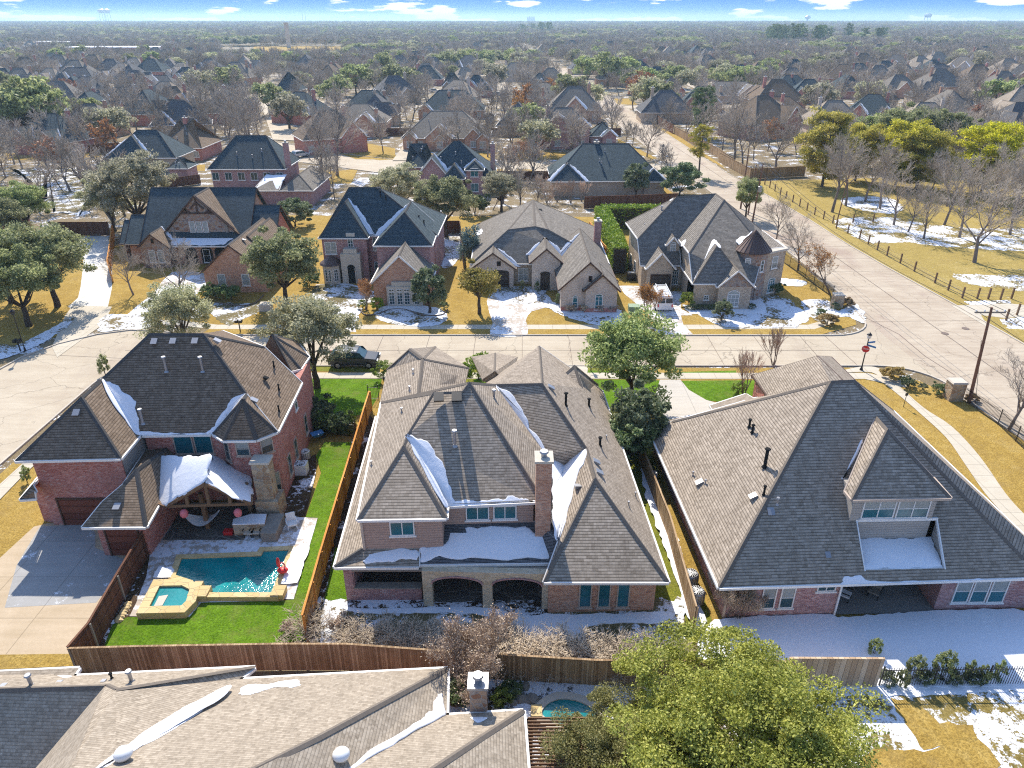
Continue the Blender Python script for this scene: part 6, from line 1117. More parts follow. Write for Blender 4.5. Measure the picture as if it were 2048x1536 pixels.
H4.door((16.9, 86.3), (20.0, 86.3), .45, 2.9, 2.15, 'door_dk'); H4.win((20.0, 87.48), (21.4, 87.48), .25, 1.05, .5, 2.2, 3, 4, arch=.25); H4.win((19.5, 88.55), (21.0, 88.55), .4, 1.1, 4.2, 5.4, 2, 3, arch=.25, gl='blind')
H4.win((24.1, 79.8), (27.9, 79.8), 1.1, 2.5, .4, 1.9, 3, 3, arch=.45, gl='blind'); H4.win((21.45, 80.6), (27, 80.6), 1.2, 1.8, .9, 1.5, 2, 2)
for u in (2.0, 5.0): H4.win((16.1, 97.4), (16.3, 89.0), u, u + .9, .9, 2.2, 1, 1)
H4.pipe((19.3, 93, 8.4), .09, .7); H4.vent((20.8, 94, 9.7), (-.7, 0, .7), 'white', .5); H4.pipe((17.2, 92.6, 6.6), .05, .3); H4.pipe((18.5, 91.8, 7.1), .05, .3); H4.done()
# ---------------------------------------------------------------- houses further back
def gh(label, k, pL, pR, ze, depth, sl, rm, wm, gables=(), ends=(0, 0), chim=(), group=None, name='house', snow=True, wins=4, sly=None, gl='blind'):
    A, B = GV(k, *pL, ze), GV(k, *pR, ze); x0, x1, y0 = A.x, B.x, (A.y + B.y) / 2; W_ = x1 - x0; h = House(name, label, ((x0 + x1) / 2, y0 + depth / 2), group=group)
    zr = h.hip(x0, x1, y0, y0 + depth, ze, sl, ends, rm, 'cap' if rm in ('sh_tan', 'sh_grey', 'sh_brown') else 'cap_dk', wall=wm, axis='x', sly=sly); occ = []
    for g in gables:
        f0, f1, pr, dz, hf = g[:5]; a, b = x0 + f0 * W_, x0 + f1 * W_; sg = (g[5] if len(g) > 5 else .95); h.gable(a, b, y0 - pr, y0 + depth * .48, ze + dz, sg, rm, wall=wm, hipf=hf, snow=('lr' if int(a) % 2 else 'r') if snow else None, main=(y0, ze, sl)); occ.append((a, b, y0 - pr + .3, ze + dz))
    if wins:
        sp = W_ / wins; lv_ = [0] if ze < 4.5 else [0, 2.9]
        for i in range(wins):
            u = (i + .5) * sp; xx = x0 + u
            if any(a - .7 < xx < b + .7 for a, b, _, _ in occ): continue
            for z in lv_: h.win((x0 + .42, y0 + .42), (x1 - .42, y0 + .42), u - 1.1, u + .2, z + .8, z + 2.2, 2, 1, gl=gl)
        for a, b, yf, zz in occ:
            if b - a > 2.2:
                for z in ([.7] if zz < 4.8 else [.7, 3.5]): h.win((a, yf), (b, yf), (b - a) / 2 - .75, (b - a) / 2 + .75, z, z + 1.6, 2, 1, gl=gl)
    for f, dy, hh in chim: h.chimney(x0 + f * W_, y0 + dy, ze, zr + hh, .9, .8, wm, 'cast')
    rnd = random.Random(int(abs(x0 * 7 + y0)))
    for i in range(3): u = rnd.uniform(.3, .7); t = rnd.uniform(.3, .8) * depth / 2; h.pipe((x0 + u * W_, y0 + t, ze + sl * t), .08, .5, 'metal')
    h.done(); return h
T = gh('two storey rose brick house with a teal grey hip roof behind the stone gabled house', 'm2', (185, 806), (965, 814), 5.8, 11, .95, 'sh_teal', 'br_rose', chim=[(1.02, 1.5, -.8)], wins=6, snow=False, sly=1.2, gl='glass')
An = House('house', 'single storey annex with a snow covered lean-to roof beside the rose brick house', (-24, 150)); a0_ = GV('m2', 640, 1030, 2.9); a1_ = GV('m2', 910, 1030, 2.9); a2_ = GV('m2', 1260, 1030, 2.9)
An.hip(a1_.x, a2_.x, a1_.y, a1_.y + 15, 2.9, .75, m='sh_grey', wall='br_rose', axis='y'); An.roof([[a0_, a1_, X((a1_.x, a1_.y + 4.5, 4.9)), X((a0_.x + 1.4, a0_.y + 5, 4.9))]], 'sh_grey'); An.walls([(a0_.x + .4, a0_.y + .4), (a1_.x + .4, a1_.y + .4), (a1_.x + .4, a1_.y + 5), (a0_.x + .4, a0_.y + 5)], 0, 2.85, 'br_rose')
An.snow3([a0_ + X((.3, .2, .02)), a1_ + X((-.3, .2, .02)), X((a1_.x + .5, a1_.y + 4.3, 4.88)), X((a0_.x + 1.4, a0_.y + 4.6, 4.85))], X((0, -.45, 1)), .12); An.done()
n = gh('teal grey roofed house with a windowed dormer and brick chimney behind the green tree', 'm3', (400, 850), (1175, 950), 3.2, 12, 1.0, 'sh_teal', 'br_rose', [(.0, .42, .6, .2, False, 1.15), (.34, .62, 1.6, .1, True, 1.1), (.62, .86, 1.0, 1.6, True, .8)], chim=[(.96, 6, -.6)], sly=.85, wins=3, gl='glass_t')
gh('left wing of hipped roof joined behind the olive garden tree', 'm3', (285, 740), (480, 840), 3.0, 9, .9, 'sh_teal', 'br_rose', wins=1)
r_ = gh('long low house with a broad teal grey roof and a glazed garden porch', 'm4', (215, 943), (1385, 925), 2.9, 15, .78, 'sh_teal', 'br_tan', [(.0, .30, .35, 0, True, .85), (.80, 1.0, .35, 0, True, .9)], chim=[(.42, 7.8, .2)], wins=0, snow=True, sly=.9)
A, B = GV('m4', 570, 1035), GV('m4', 925, 1035)
pb = thing('screened_porch', 'glazed garden porch with white posts under the broad teal roof', 'porch', (A + B) / 2)
MB().box(A.x, B.x, A.y + .05, A.y + .1, 0, 2.7).build('glazing', M['glass_t'], pb, pb.location)
for i in range(5): xx = A.x + (B.x - A.x) * i / 4; MB().box(xx - .06, xx + .06, A.y - .06, A.y + .04, 0, 2.8).build('post', M['white'], pb, pb.location)
gh('brick house with snow lined valleys across the second street', 'm3', (215, 492), (1130, 497), 2.9, 15, .8, 'sh_grey', 'br_or', [(.02, .18, 1.2, 0, False), (.27, .58, 1.4, .2, False, .85), (.38, .5, 1.9, -.1, False), (.70, .92, 1.0, 0, False, 1.0), (.84, .99, 1.8, -.1, False, .9)], wins=7)
gh('grey roofed house with a small front gable beyond the snow lined house', 'm3', (380, 212), (1072, 200), 2.9, 14, .85, 'sh_teal', 'br_or', [(.0, .22, 1.6, -.2, False, .9)], chim=[(.46, 5, -.4)], wins=6)
hf_ = gh('two storey brick house with twin gables near the right-hand road', 'm4', (80, 372), (625, 380), 5.6, 9.5, .9, 'sh_grey', 'br_rose', [(.10, .66, .5, .2, False, .75), (.66, 1.0, 1.0, .1, False, .9)], chim=[(.2, 4.5, .3)], wins=3)
gh('low brick wing with a small porch gable beside the twin gabled house', 'm4', (610, 478), (895, 470), 2.9, 8, .8, 'sh_teal', 'br_rose', [(.42, .98, .8, 0, False, .85)], wins=2)
gh('brick house with a white snow lined front gable seen between bare trees', 'm2', (1560, 175), (2080, 170), 2.9, 12, .85, 'sh_teal', 'br_or', [(.42, .78, 1.2, .2, False, .9), (.8, 1.05, 1.8, 0, False, .9)], chim=[(.8, 5, -.2)], wins=3)
gh('brick house with a slim chimney and long grey roof behind the tall bare tree', 'm2', (1450, 320), (1990, 345), 4.0, 12, .75, 'sh_grey', 'br_or', [(.45, .8, 1.2, 0, False, .9)], chim=[(.82, 2, -1)], wins=2)
gh('dark teal roofed house with a garage wing behind the round grey tree', 'm1', (1105, 690), (1790, 700), 3.2, 11, .95, 'sh_teal', 'br_tan', [(.0, .62, .7, 0, True, .9)], wins=3)
gh('small brick garage with a dark roof and pale door', 'm1', (1690, 808), (1932, 800), 2.6, 6, .6, 'sh_teal', 'br_rose', wins=0, snow=False); gg = GV('m1', 1820, 945)
gd = MB().box(gg.x - 2.0, gg.x + 1.2, gg.y + .2, gg.y + .26, .05, 2.1).build('garage_door', M['white']); gd.parent = bpy.data.objects['house.004'] if 'house.004' in bpy.data.objects else None
gh('brown roofed house half hidden by bare trees with a red brick wall', 'm1', (1600, 600), (2080, 590), 3.0, 14, .85, 'sh_brown', 'br_red', chim=[(.5, 6, .2)], wins=3)
gh('dark purple grey roofed house with a tan right slope', 't1', (300, 478), (545, 482), 3.2, 14, .9, 'sh_char', 'br_tan', [(.05, .5, 2.5, -.2, True, .9), (.55, .85, 1.5, 0, True, .9)], wins=4)
gh('house with a white edged gable and a red chimney among evergreen oaks', 't1', (770, 510), (1020, 515), 3.0, 12, .8, 'sh_char', 'br_red', [(.1, .7, 1, .2, False, .75), (.45, .75, 2, 0, False, .8)], chim=[(.05, 4, .8)], wins=3)
gh('tan brick house with a carport on the side street', 't1', (1600, 530), (1755, 530), 4.6, 12, 1.1, 'sh_teal', 'br_tan', wins=2)
gh('low red brick house behind parked cars', 't1', (1800, 500), (2010, 505), 2.9, 10, .7, 'sh_brown', 'br_red', wins=5)
gh('brick house with an arched doorway and steep white edged gables', 't2', (935, 532), (1125, 528), 2.9, 12, 1.0, 'sh_teal', 'br_red', [(.05, .6, 1.2, .1, False, 1.1), (.22, .5, 2.2, -.1, False, .9), (.55, 1.0, .6, 0, True, 1.1)], wins=4)
gh('teal roofed house with stepped white edged roofs left of the arched doorway', 't2', (815, 515), (950, 495), 3.4, 12, .9, 'sh_teal', 'br_tan', [(.1, .5, 1.2, .2, False, 1.1), (.4, .95, 2.2, -.2, False, 1.2)], wins=3)
gh('dark gabled house beside the large round oak', 't2', (1320, 505), (1490, 508), 3.2, 12, .9, 'sh_teal', 'br_tan', [(.3, .75, 1.0, .2, False, 1.1), (.6, 1.0, 1.6, 0, False, 1.1)], chim=[(.1, 4, 0)], wins=3)
gh('pale green roofed brick house with a red chimney in front of the dark gables', 't2', (1285, 575), (1560, 578), 3.0, 14, .75, 'sh_grey', 'br_red', chim=[(.5, 1.2, -1.5)], wins=4)
gh('brick house with a steep teal gable across the road', 't3', (175, 462), (320, 470), 3.0, 11, 1.0, 'sh_teal', 'br_red', [(.6, 1.0, 1.0, 0, False, .9)], wins=3)
gh('long grey green roof with a red chimney across the road', 't3', (455, 515), (655, 470), 3.0, 14, .7, 'sh_grey', 'br_tan', [(.55, .95, .8, 0, False, .8)], chim=[(.3, 2, -1.4)], wins=3)
gh('brick house with snowy valleys in the middle of the bare woods', 't3', (745, 462), (1000, 470), 3.0, 14, .85, 'sh_teal', 'br_red', [(.1, .45, 1.0, 0, True, .8), (.5, .95, 1.6, .1, False, .8)], chim=[(.5, 6, .3)], wins=5)
gh('dark steep roof just behind the snowy valley house', 't3', (815, 362), (940, 362), 3.4, 11, 1.1, 'sh_teal', 'br_tan', [(.4, .9, 1, 0, False, 1.2)], wins=2)
gh('brown roofs and white chimney stack behind the bare park trees', 't3', (590, 590), (960, 590), 3.0, 12, .85, 'sh_brown', 'br_red', [(.05, .3, 1.5, 0, False, 1.1), (.4, .7, 1.0, 0, False, 1.1)], chim=[(.6, 3, 1.0)], wins=3)
gh('pale brown roof with a strip of snow at the edge of the pines', 't3', (1255, 515), (1400, 510), 3.2, 12, 1.0, 'sh_brown', 'br_tan', wins=2)
gh('long white walled building behind the yellow pines', 't3', (1680, 800), (2090, 820), 3.0, 20, .35, 'sh_grey', 'siding_g', wins=5)
e = House('house', 'dark blue grey roof at the left edge behind the big oak', (-62, 92)); eA, eB = GV('lf', 0, 480, 3), GV('lf', 205, 388, 3); e.hip(-82, eB.x, eB.y - 9, eB.y + 1.5, 3.0, .7, m='sh_char', cap='cap_dk', wall='br_red'); e.done()
sh_ = House('garden_shed', 'small pale roofed garden shed at the far left', tuple(GV('m1', 320, 640)[:2]), cat='shed'); p = GV('m1', 320, 650); sh_.hip(p.x - 3, p.x + 3, p.y - 1, p.y + 3, 2.2, .5, (1, 1), 'sh_grey', wall='siding_g'); sh_.done()
sh2 = House('garden_shed', 'round topped brown garden shed beside the bare street trees', tuple(GV('m3', 1125, 320)[:2]), cat='shed'); p = GV('m3', 1125, 325); sh2.hip(p.x - 1.9, p.x + 1.9, p.y, p.y + 4, 2.1, .45, (1, 1), 'sh_grey', wall='wood_g', axis='y'); sh2.done()
# ---------------------------------------------------------------- trees and shrubs that can be told apart
def pp(k, kind, x, y, s, label, **kw): return plant(kind, GV(k, x, y), s, label, **kw)
pp('f', 'bigoak', 1445, 1575, .9, 'huge bright yellow-green evergreen oak filling the bottom right corner', rz=1.0, sx=1.1); pp('f', 'bigoak', 1250, 1600, .62, 'smaller bright evergreen at the bottom edge beside the pergola', rz=.4)
pp('f', 'brush', 948, 1388, .9, 'large pinkish brown bare shrub behind the brown fence next to the stone chimney')
for i, (x, y, s) in enumerate(((730, 1278, .8), (775, 1290, .75), (820, 1296, .8), (862, 1300, .8), (905, 1300, .8), (1000, 1302, .9), (1045, 1310, .85), (1090, 1316, .85), (1140, 1318, .9), (1185, 1322, .8), (1230, 1325, .9), (1280, 1328, .85), (1335, 1330, .8), (615, 1265, .8), (690, 1270, .5))): pp('f', 'cane', x, y + 3, s * .72, 'pale leafless canes tangled along the inside of the weathered back fence', group='pale canes along the back fence', sx=1.7)
pp('lf', 'oak', 225, 1240, .92, 'evergreen oak with a thick trunk at the kerb on the far left', var=0); pp('lf', 'oak', 445, 1090, 1.02, 'evergreen oak close beside the pale driveway at the left', var=1); pp('lf', 'oak', 90, 1060, .95, 'evergreen oak on the left edge behind the kerbside oak', var=2)
pp('h1', 'bare', 275, 1065, .62, 'small bare tree with long shadow on the yellow lawn by the driveway', var=0); pp('h1', 'bare', 705, 1150, .82, 'bare grey tree in front of the stone gabled house', var=1); pp('h1', 'oak', 1535, 1160, .95, 'dense evergreen oak hiding the garage of the stone house', var=2)
pp('f', 'greyoak', 372, 712, .78, 'olive grey tree rising behind the left roof'); pp('l', 'greyoak', 1855, 395, .92, 'grey green oak between the left house and the street', var=1)
pp('h2', 'vaserust', 545, 1190, .72, 'small orange crape myrtle beside the brick bay'); pp('h2', 'magnolia', 1065, 1215, .92, 'dark dense magnolia at the corner of the brick garage', sx=.95); pp('h2', 'young', 1470, 1220, 1.02, 'young yellow-green oak with a long shadow on the street', var=0)
pp('h2', 'oak', 1195, 590, 1.0, 'fresh green oak in the snow behind the brick house', var=0); pp('f', 'greyoak', 798, 440, 1.0, 'grey olive tree left of the fresh green oak', var=0); pp('f', 'bush', 950, 430, 2.6, 'rounded green tree-like bush beside the fresh green oak'); pp('h2', 'cedar', 1400, 835, .9, 'blue green cedar by the low pale house')
pp('c', 'oak', 1810, 520, .9, 'evergreen oak in the middle of the front lawn', var=1); pp('c', 'magnolia', 1870, 800, 1.0, 'dark glossy magnolia left of the right house', sx=1.0); pp('c', 'magnolia', 1790, 860, .7, 'low dark evergreen below the glossy magnolia', sx=1.3)
pp('r', 'vase', 530, 272, .85, 'bare crape myrtle in front of the right house garage', var=0); pp('r', 'vase', 690, 112, .8, 'thin bare tree by the kerb beyond the garage roof', var=1); pp('r', 'bare', 1960, 462, .78, 'bare tree leaning over the railing at the right edge', var=2)
pp('ri', 'bare', 190, 452, .72, 'first bare street tree beside the turret house', var=3); pp('ri', 'bare', 350, 662, .78, 'second bare street tree behind the turret house railing', var=4); pp('ri', 'rust', 585, 835, .88, 'street tree still holding russet leaves near the stone pillar', var=0)
pp('ri', 'bare', 1640, 605, 1.15, 'wide spreading bare tree in the snowy park', var=1, sx=1.25); pp('ri', 'bare', 1270, 432, .85, 'bare park tree in the snow left of the spreading tree', var=2); pp('ri', 'bare', 1155, 382, .8, 'forked bare park tree standing in the snow', var=0)
pp('ri', 'bare', 600, 236, 1.35, 'tall bare tree at the park fence corner', var=3); pp('ri', 'bare', 840, 162, 1.2, 'tall bare tree just inside the park', var=4)
pp('t3', 'roadpine', 378, 905, .95, 'slender yellow-green pine standing alone beside the road'); pp('t3', 'greenpine', 385, 705, 1.1, 'green conifer between bare trees beyond the grey fence'); pp('t3', 'bare', 560, 832, 1.5, 'tall dark bare tree behind the grey road fence', var=0); pp('t3', 'bare', 770, 905, 1.5, 'tall bare tree in front of the pines', var=1)
pp('t3', 'pine', 1010, 960, 1.25, 'tall yellow-green pine, leftmost of the park pines', var=0); pp('t3', 'pine', 1385, 960, 1.12, 'broad yellow pine in the middle of the park pines', var=1); pp('t3', 'pine', 1490, 975, .98, 'lower yellow-green pine right of the broad pine', var=0, sx=1.25); pp('t3', 'pine', 1825, 1000, 1.15, 'golden pine with an open crown at the right edge', var=1, sx=1.25)
pp('t3', 'pine', 1180, 930, 1.0, 'yellow-green pine between the leftmost and the broad pine', var=1)
for x, y, s in ((1360, 870, 1.4), (1500, 860, 1.35), (1620, 860, 1.3), (1250, 860, 1.2)): pp('t3', 'oak', x, y, s, 'dark evergreen oak behind the yellow park pines', group='dark oaks behind the pines')
for x, y, s in ((1650, 1060, 1.0), (1780, 1050, .9), (1900, 1080, 1.0), (2010, 1060, 1.1), (1560, 1010, .9), (1720, 990, 1.0)): pp('t3', 'bare', x, y, s, 'bare tree in the thicket at the right edge of the park', group='bare thicket at the right edge')
pp('m4', 'roundmag', 1530, 1085, 1.0, 'large round dark magnolia behind the fence by the road'); pp('m4', 'magnolia', 1080, 1110, 1.1, 'dark upright magnolia in front of the broad teal roof')
pp('m3', 'rust', 1240, 925, 1.1, 'bare street tree with a few brown leaves left of the snowy drive', var=0); pp('m3', 'rust', 1590, 925, 1.12, 'bare street tree with a few brown leaves right of the snowy drive', var=1); pp('m3', 'bare', 1160, 820, .9, 'slim bare tree on the second street verge', var=2); pp('m3', 'bare', 320, 680, .9, 'low bare tree on the gold verge of the second street', var=3)
pp('m2', 'bare', 1350, 895, 1.5, 'tall bare tree left of the snowy side drive', var=0); pp('m2', 'bare', 1510, 875, 1.7, 'tallest bare tree beside the snowy side drive', var=4); pp('m2', 'bare', 1480, 1115, 1.0, 'thin brown bare tree behind the hip roofed brick house', var=2, sx=.6)
pp('f', 'greyoak', 285, 470, 1.35, 'very large grey green tree behind the stone house', var=0); pp('f', 'greyoak', 230, 462, .9, 'bushy grey tree at the creek bend', var=1); pp('lf', 'bare', 540, 205, 1.1, 'bare tree by the winding creek', var=1, sx=1.2); pp('f', 'oak', 60, 470, .85, 'evergreen scrub at the foot of the creek bank', var=2); pp('f', 'oak', 20, 500, .8, 'evergreen shrub oak at the left edge', var=0)
pp('h2', 'roundmag', -40, 500, .72, 'wide round evergreen between the stone house and the brick house'); pp('h2', 'rust', 1580, 370, .7, 'small leafless garden tree behind the low pale house', var=0)
for x, y, s, kd in ((1650, 380, .75, 'greyoak'), (1800, 380, .7, 'bare'), (1950, 370, .65, 'bare'), (2020, 360, .6, 'vase')): pp('h2', kd, x, y, s, 'sparse garden tree in the row behind the low pale house', group='garden trees behind the low house')
for x, y, s in ((160, 170, .8), (240, 165, .8), (340, 170, .85), (420, 160, .8), (100, 110, .8)): pp('h34', 'vase', x, y, s, 'leafless purple brown shrub tree by the garden wall', group='leafless shrub trees by the garden wall')
pp('h34', 'vaserust', 905, 1055, .85, 'brown crape myrtle beside the white van'); pp('h34', 'magnolia', 1460, 1050, .42, 'small pale green magnolia in front of the stone gable', sx=1.1); pp('h34', 'oak', 1640, 290, .72, 'evergreen behind the turret house by the transformer poles', sx=.7)
for x, y, s in ((700, 190, 1.25), (950, 210, 1.15), (1050, 330, 1.0), (1420, 330, 1.2), (1530, 420, 1.1), (1750, 300, 1.25), (1900, 400, 1.2), (1960, 250, 1.3)): pp('ri', 'bare', x, y, s, 'bare grey tree in the open park beyond the post fence', group='bare park trees')
# shrubs
for k, kd, x, y, s, lb in (('h34', 'ball', 1212, 940, 1.1, 'large round clipped shrub beside the driveway of the turret house'), ('h34', 'bush', 1860, 850, 1.1, 'big dark bush at the foot of the turret'), ('h34', 'darkball', 1690, 965, .5, 'small dark shrub beside the turret house path'), ('h34', 'darkball', 1600, 950, .75, 'rounded dark shrub right of the small magnolia'), ('h34', 'darkball', 1660, 955, .45, 'smallest rounded shrub right of the small magnolia'),
    ('h2', 'ball', 515, 1180, .7, 'round green shrub left of the orange crape myrtle'), ('h2', 'ball', 630, 1190, .95, 'round green shrub right of the orange crape myrtle'), ('h2', 'darkball', 1180, 1190, .7, 'dark shrub at the foot of the dark magnolia'), ('h2', 'bush', 80, 1000, 1.3, 'dark bush below the white bay window'), ('h1', 'bush', 950, 1100, 1.4, 'dark hedge shrub under the garage gable, left part'), ('h1', 'bush', 1080, 1110, 1.4, 'dark hedge shrub under the garage gable, right part'),
    ('h1', 'ball', 835, 1095, .55, 'small yellow green shrub at the corner of the garage gable'), ('c', 'ball', 372, 350, 1.15, 'clipped round shrub at the left front corner of the central house'), ('c', 'ball', 928, 352, 1.7, 'large clipped round shrub in front of the central house'), ('r', 'straw', 1335, 185, 1.0, 'straw coloured ornamental grass by the pavement curve'), ('r', 'bush', 1418, 232, .75, 'dark green shrub next to the straw coloured grass'), ('r', 'darkball', 1492, 245, .5, 'small shrub between two larger ones near the stone pillar'),
    ('r', 'bush', 1575, 262, .7, 'green shrub just left of the stone pillar'), ('r', 'straw', 1755, 300, .55, 'low straw grass behind the stone pillar'), ('ri', 'straw', 565, 1060, 1.05, 'straw grass mound on the far street corner'), ('ri', 'straw', 700, 925, .85, 'straw grass mound behind the far stone pillar'), ('ri', 'bush', 510, 990, .6, 'small dark shrub beside the far straw grass'), ('ri', 'darkball', 620, 950, .6, 'dark shrub at the foot of the far stone pillar'),
    ('r', 'ball', 500, 265, .75, 'low round shrub under the bare crape myrtle'), ('l', 'bush', 1850, 600, 1.6, 'dark green bush at the right wall of the left house'), ('l', 'bush', 1990, 650, 1.2, 'dark shrub below the iron railing'), ('l', 'conifer', 620, 330, 1.0, 'dark shrub peeping over the left roof edge'), ('l', 'conifer', 165, 960, .7, 'small shrub at the side door of the left house'), ('c', 'bush', 1830, 790, 1.0, 'dark shrub at the end of the narrow snowy path'), ('bc', 'brown', 125, 470, 1.2, 'dry brown shrub beside the flagstone path'),
    ('bc', 'bush', 830, 900, .8, 'shrub left of the stone chimney'), ('bc', 'darkball', 800, 840, .8, 'dark shrub in the rock bed'), ('bc', 'ball', 1060, 905, .6, 'yellow green shrub right of the stone chimney'), ('bc', 'bush', 1130, 850, .6, 'small shrub beside the kidney shaped pool'), ('br', 'brush', 440, 200, .55, 'orange brown twiggy shrub against the right house wall'), ('br', 'brush', 500, 215, .45, 'smaller twiggy shrub right of the orange brown one'), ('bl', 'brown', 1690, 480, .8, 'grey green shrub at the corner of the pool lawn')): pp(k, kd, x, y, s, lb)
for x, y in ((1375, 600), (1440, 560), (1590, 565), (1740, 560), (1810, 575), (1900, 560)): pp('br', 'conifer', x, y - 12, {1440: .8, 1590: .95}.get(x, .62), 'small green conifer behind the iron railing', sx=.9, group='row of small conifers behind the iron railing')
for x in (1300, 1500, 1650, 1760): pp('br', 'darkball', x, 560, .55, 'low round evergreen between the small conifers', group='low evergreens behind the iron railing')
pp('br', 'conifer', 1232, 410, .55, 'single small conifer showing above the tan fence')
for x in (375, 490, 612): pp('h34', 'cone', x, 960, 1.0, 'small dark cone shrub under the arched windows', group='cone shrubs of the low pale house')
for x in (340, 440, 548, 650): pp('h34', 'brown', x, 985, 1.2, 'round brown shrub between the cone shrubs', group='brown shrubs of the low pale house')
for x, y in ((90, 838), (-20, 830), (245, 930)): pp('h34', 'cone', x, y, .8, 'small dark cone shrub beside the front door', group='cone shrubs by the low house door')
for x in range(1290, 1430, 28): pp('h34', 'darkball', x, 890, .8, 'dark clipped shrub of the low hedge under the small window', group='low hedge of the turret house')
for x in range(1225, 1420, 30): pp('h34', 'darkball', x, 970, .5, 'tiny clipped shrub at the edge of the snowy bed', group='edging shrubs of the turret house')
# tall clipped hedge round the turret house garden
def hedge(name, label, pts, wd, h, n, seed):
    rg = np.random.default_rng(seed); o = thing(name, label, 'hedge', (pts[0][0], pts[0][1], 0)); vs = []
    for i in range(len(pts) - 1):
        a = np.array(pts[i][:2]); b = np.array(pts[i + 1][:2]); L = np.linalg.norm(b - a); d = (b - a) / L; nn = np.array([-d[1], d[0]]); m_ = int(n * L); t = rg.random(m_) * L; side = rg.random(m_); w_ = np.where(side < .45, rg.uniform(-1, 1, m_), np.sign(rg.uniform(-1, 1, m_))) * wd / 2; z = np.where(side < .45, h, rg.random(m_) * h) + rg.normal(0, .12, m_)
        xy = a + d * t[:, None] + nn * (w_ + rg.normal(0, .1, m_))[:, None]; vs.append(np.column_stack([xy, np.maximum(z, .05)]))
    c = np.concatenate(vs) - np.array([pts[0][0], pts[0][1], 0]); me = np_mesh('foliage', *leaf_quads(rg, c, .15), M['lf_hedge']); q = link(bpy.data.objects.new('foliage', me)); q.parent = o
    core = MB()
    for i in range(len(pts) - 1): core.bar((pts[i][0], pts[i][1], h * .48), (pts[i + 1][0], pts[i + 1][1], h * .48), wd * .8, h * .9)
    core.build('stems', M['bk_d'], o, o.location)
hp = [GV('h34', 1010, 360), GV('h34', 560, 360), GV('h34', 650, 560), GV('h34', 700, 700)]
hedge('hedge', 'tall thick bright green hedge bent around the turret house garden', [p[:] for p in hp], 2.0, 3.6, 420, 3)
hedge('hedge', 'hedge behind the iron gate next to the left lawn', [GV('l', 1830, 640)[:], GV('l', 2080, 650)[:]], .8, 1.1, 500, 4)
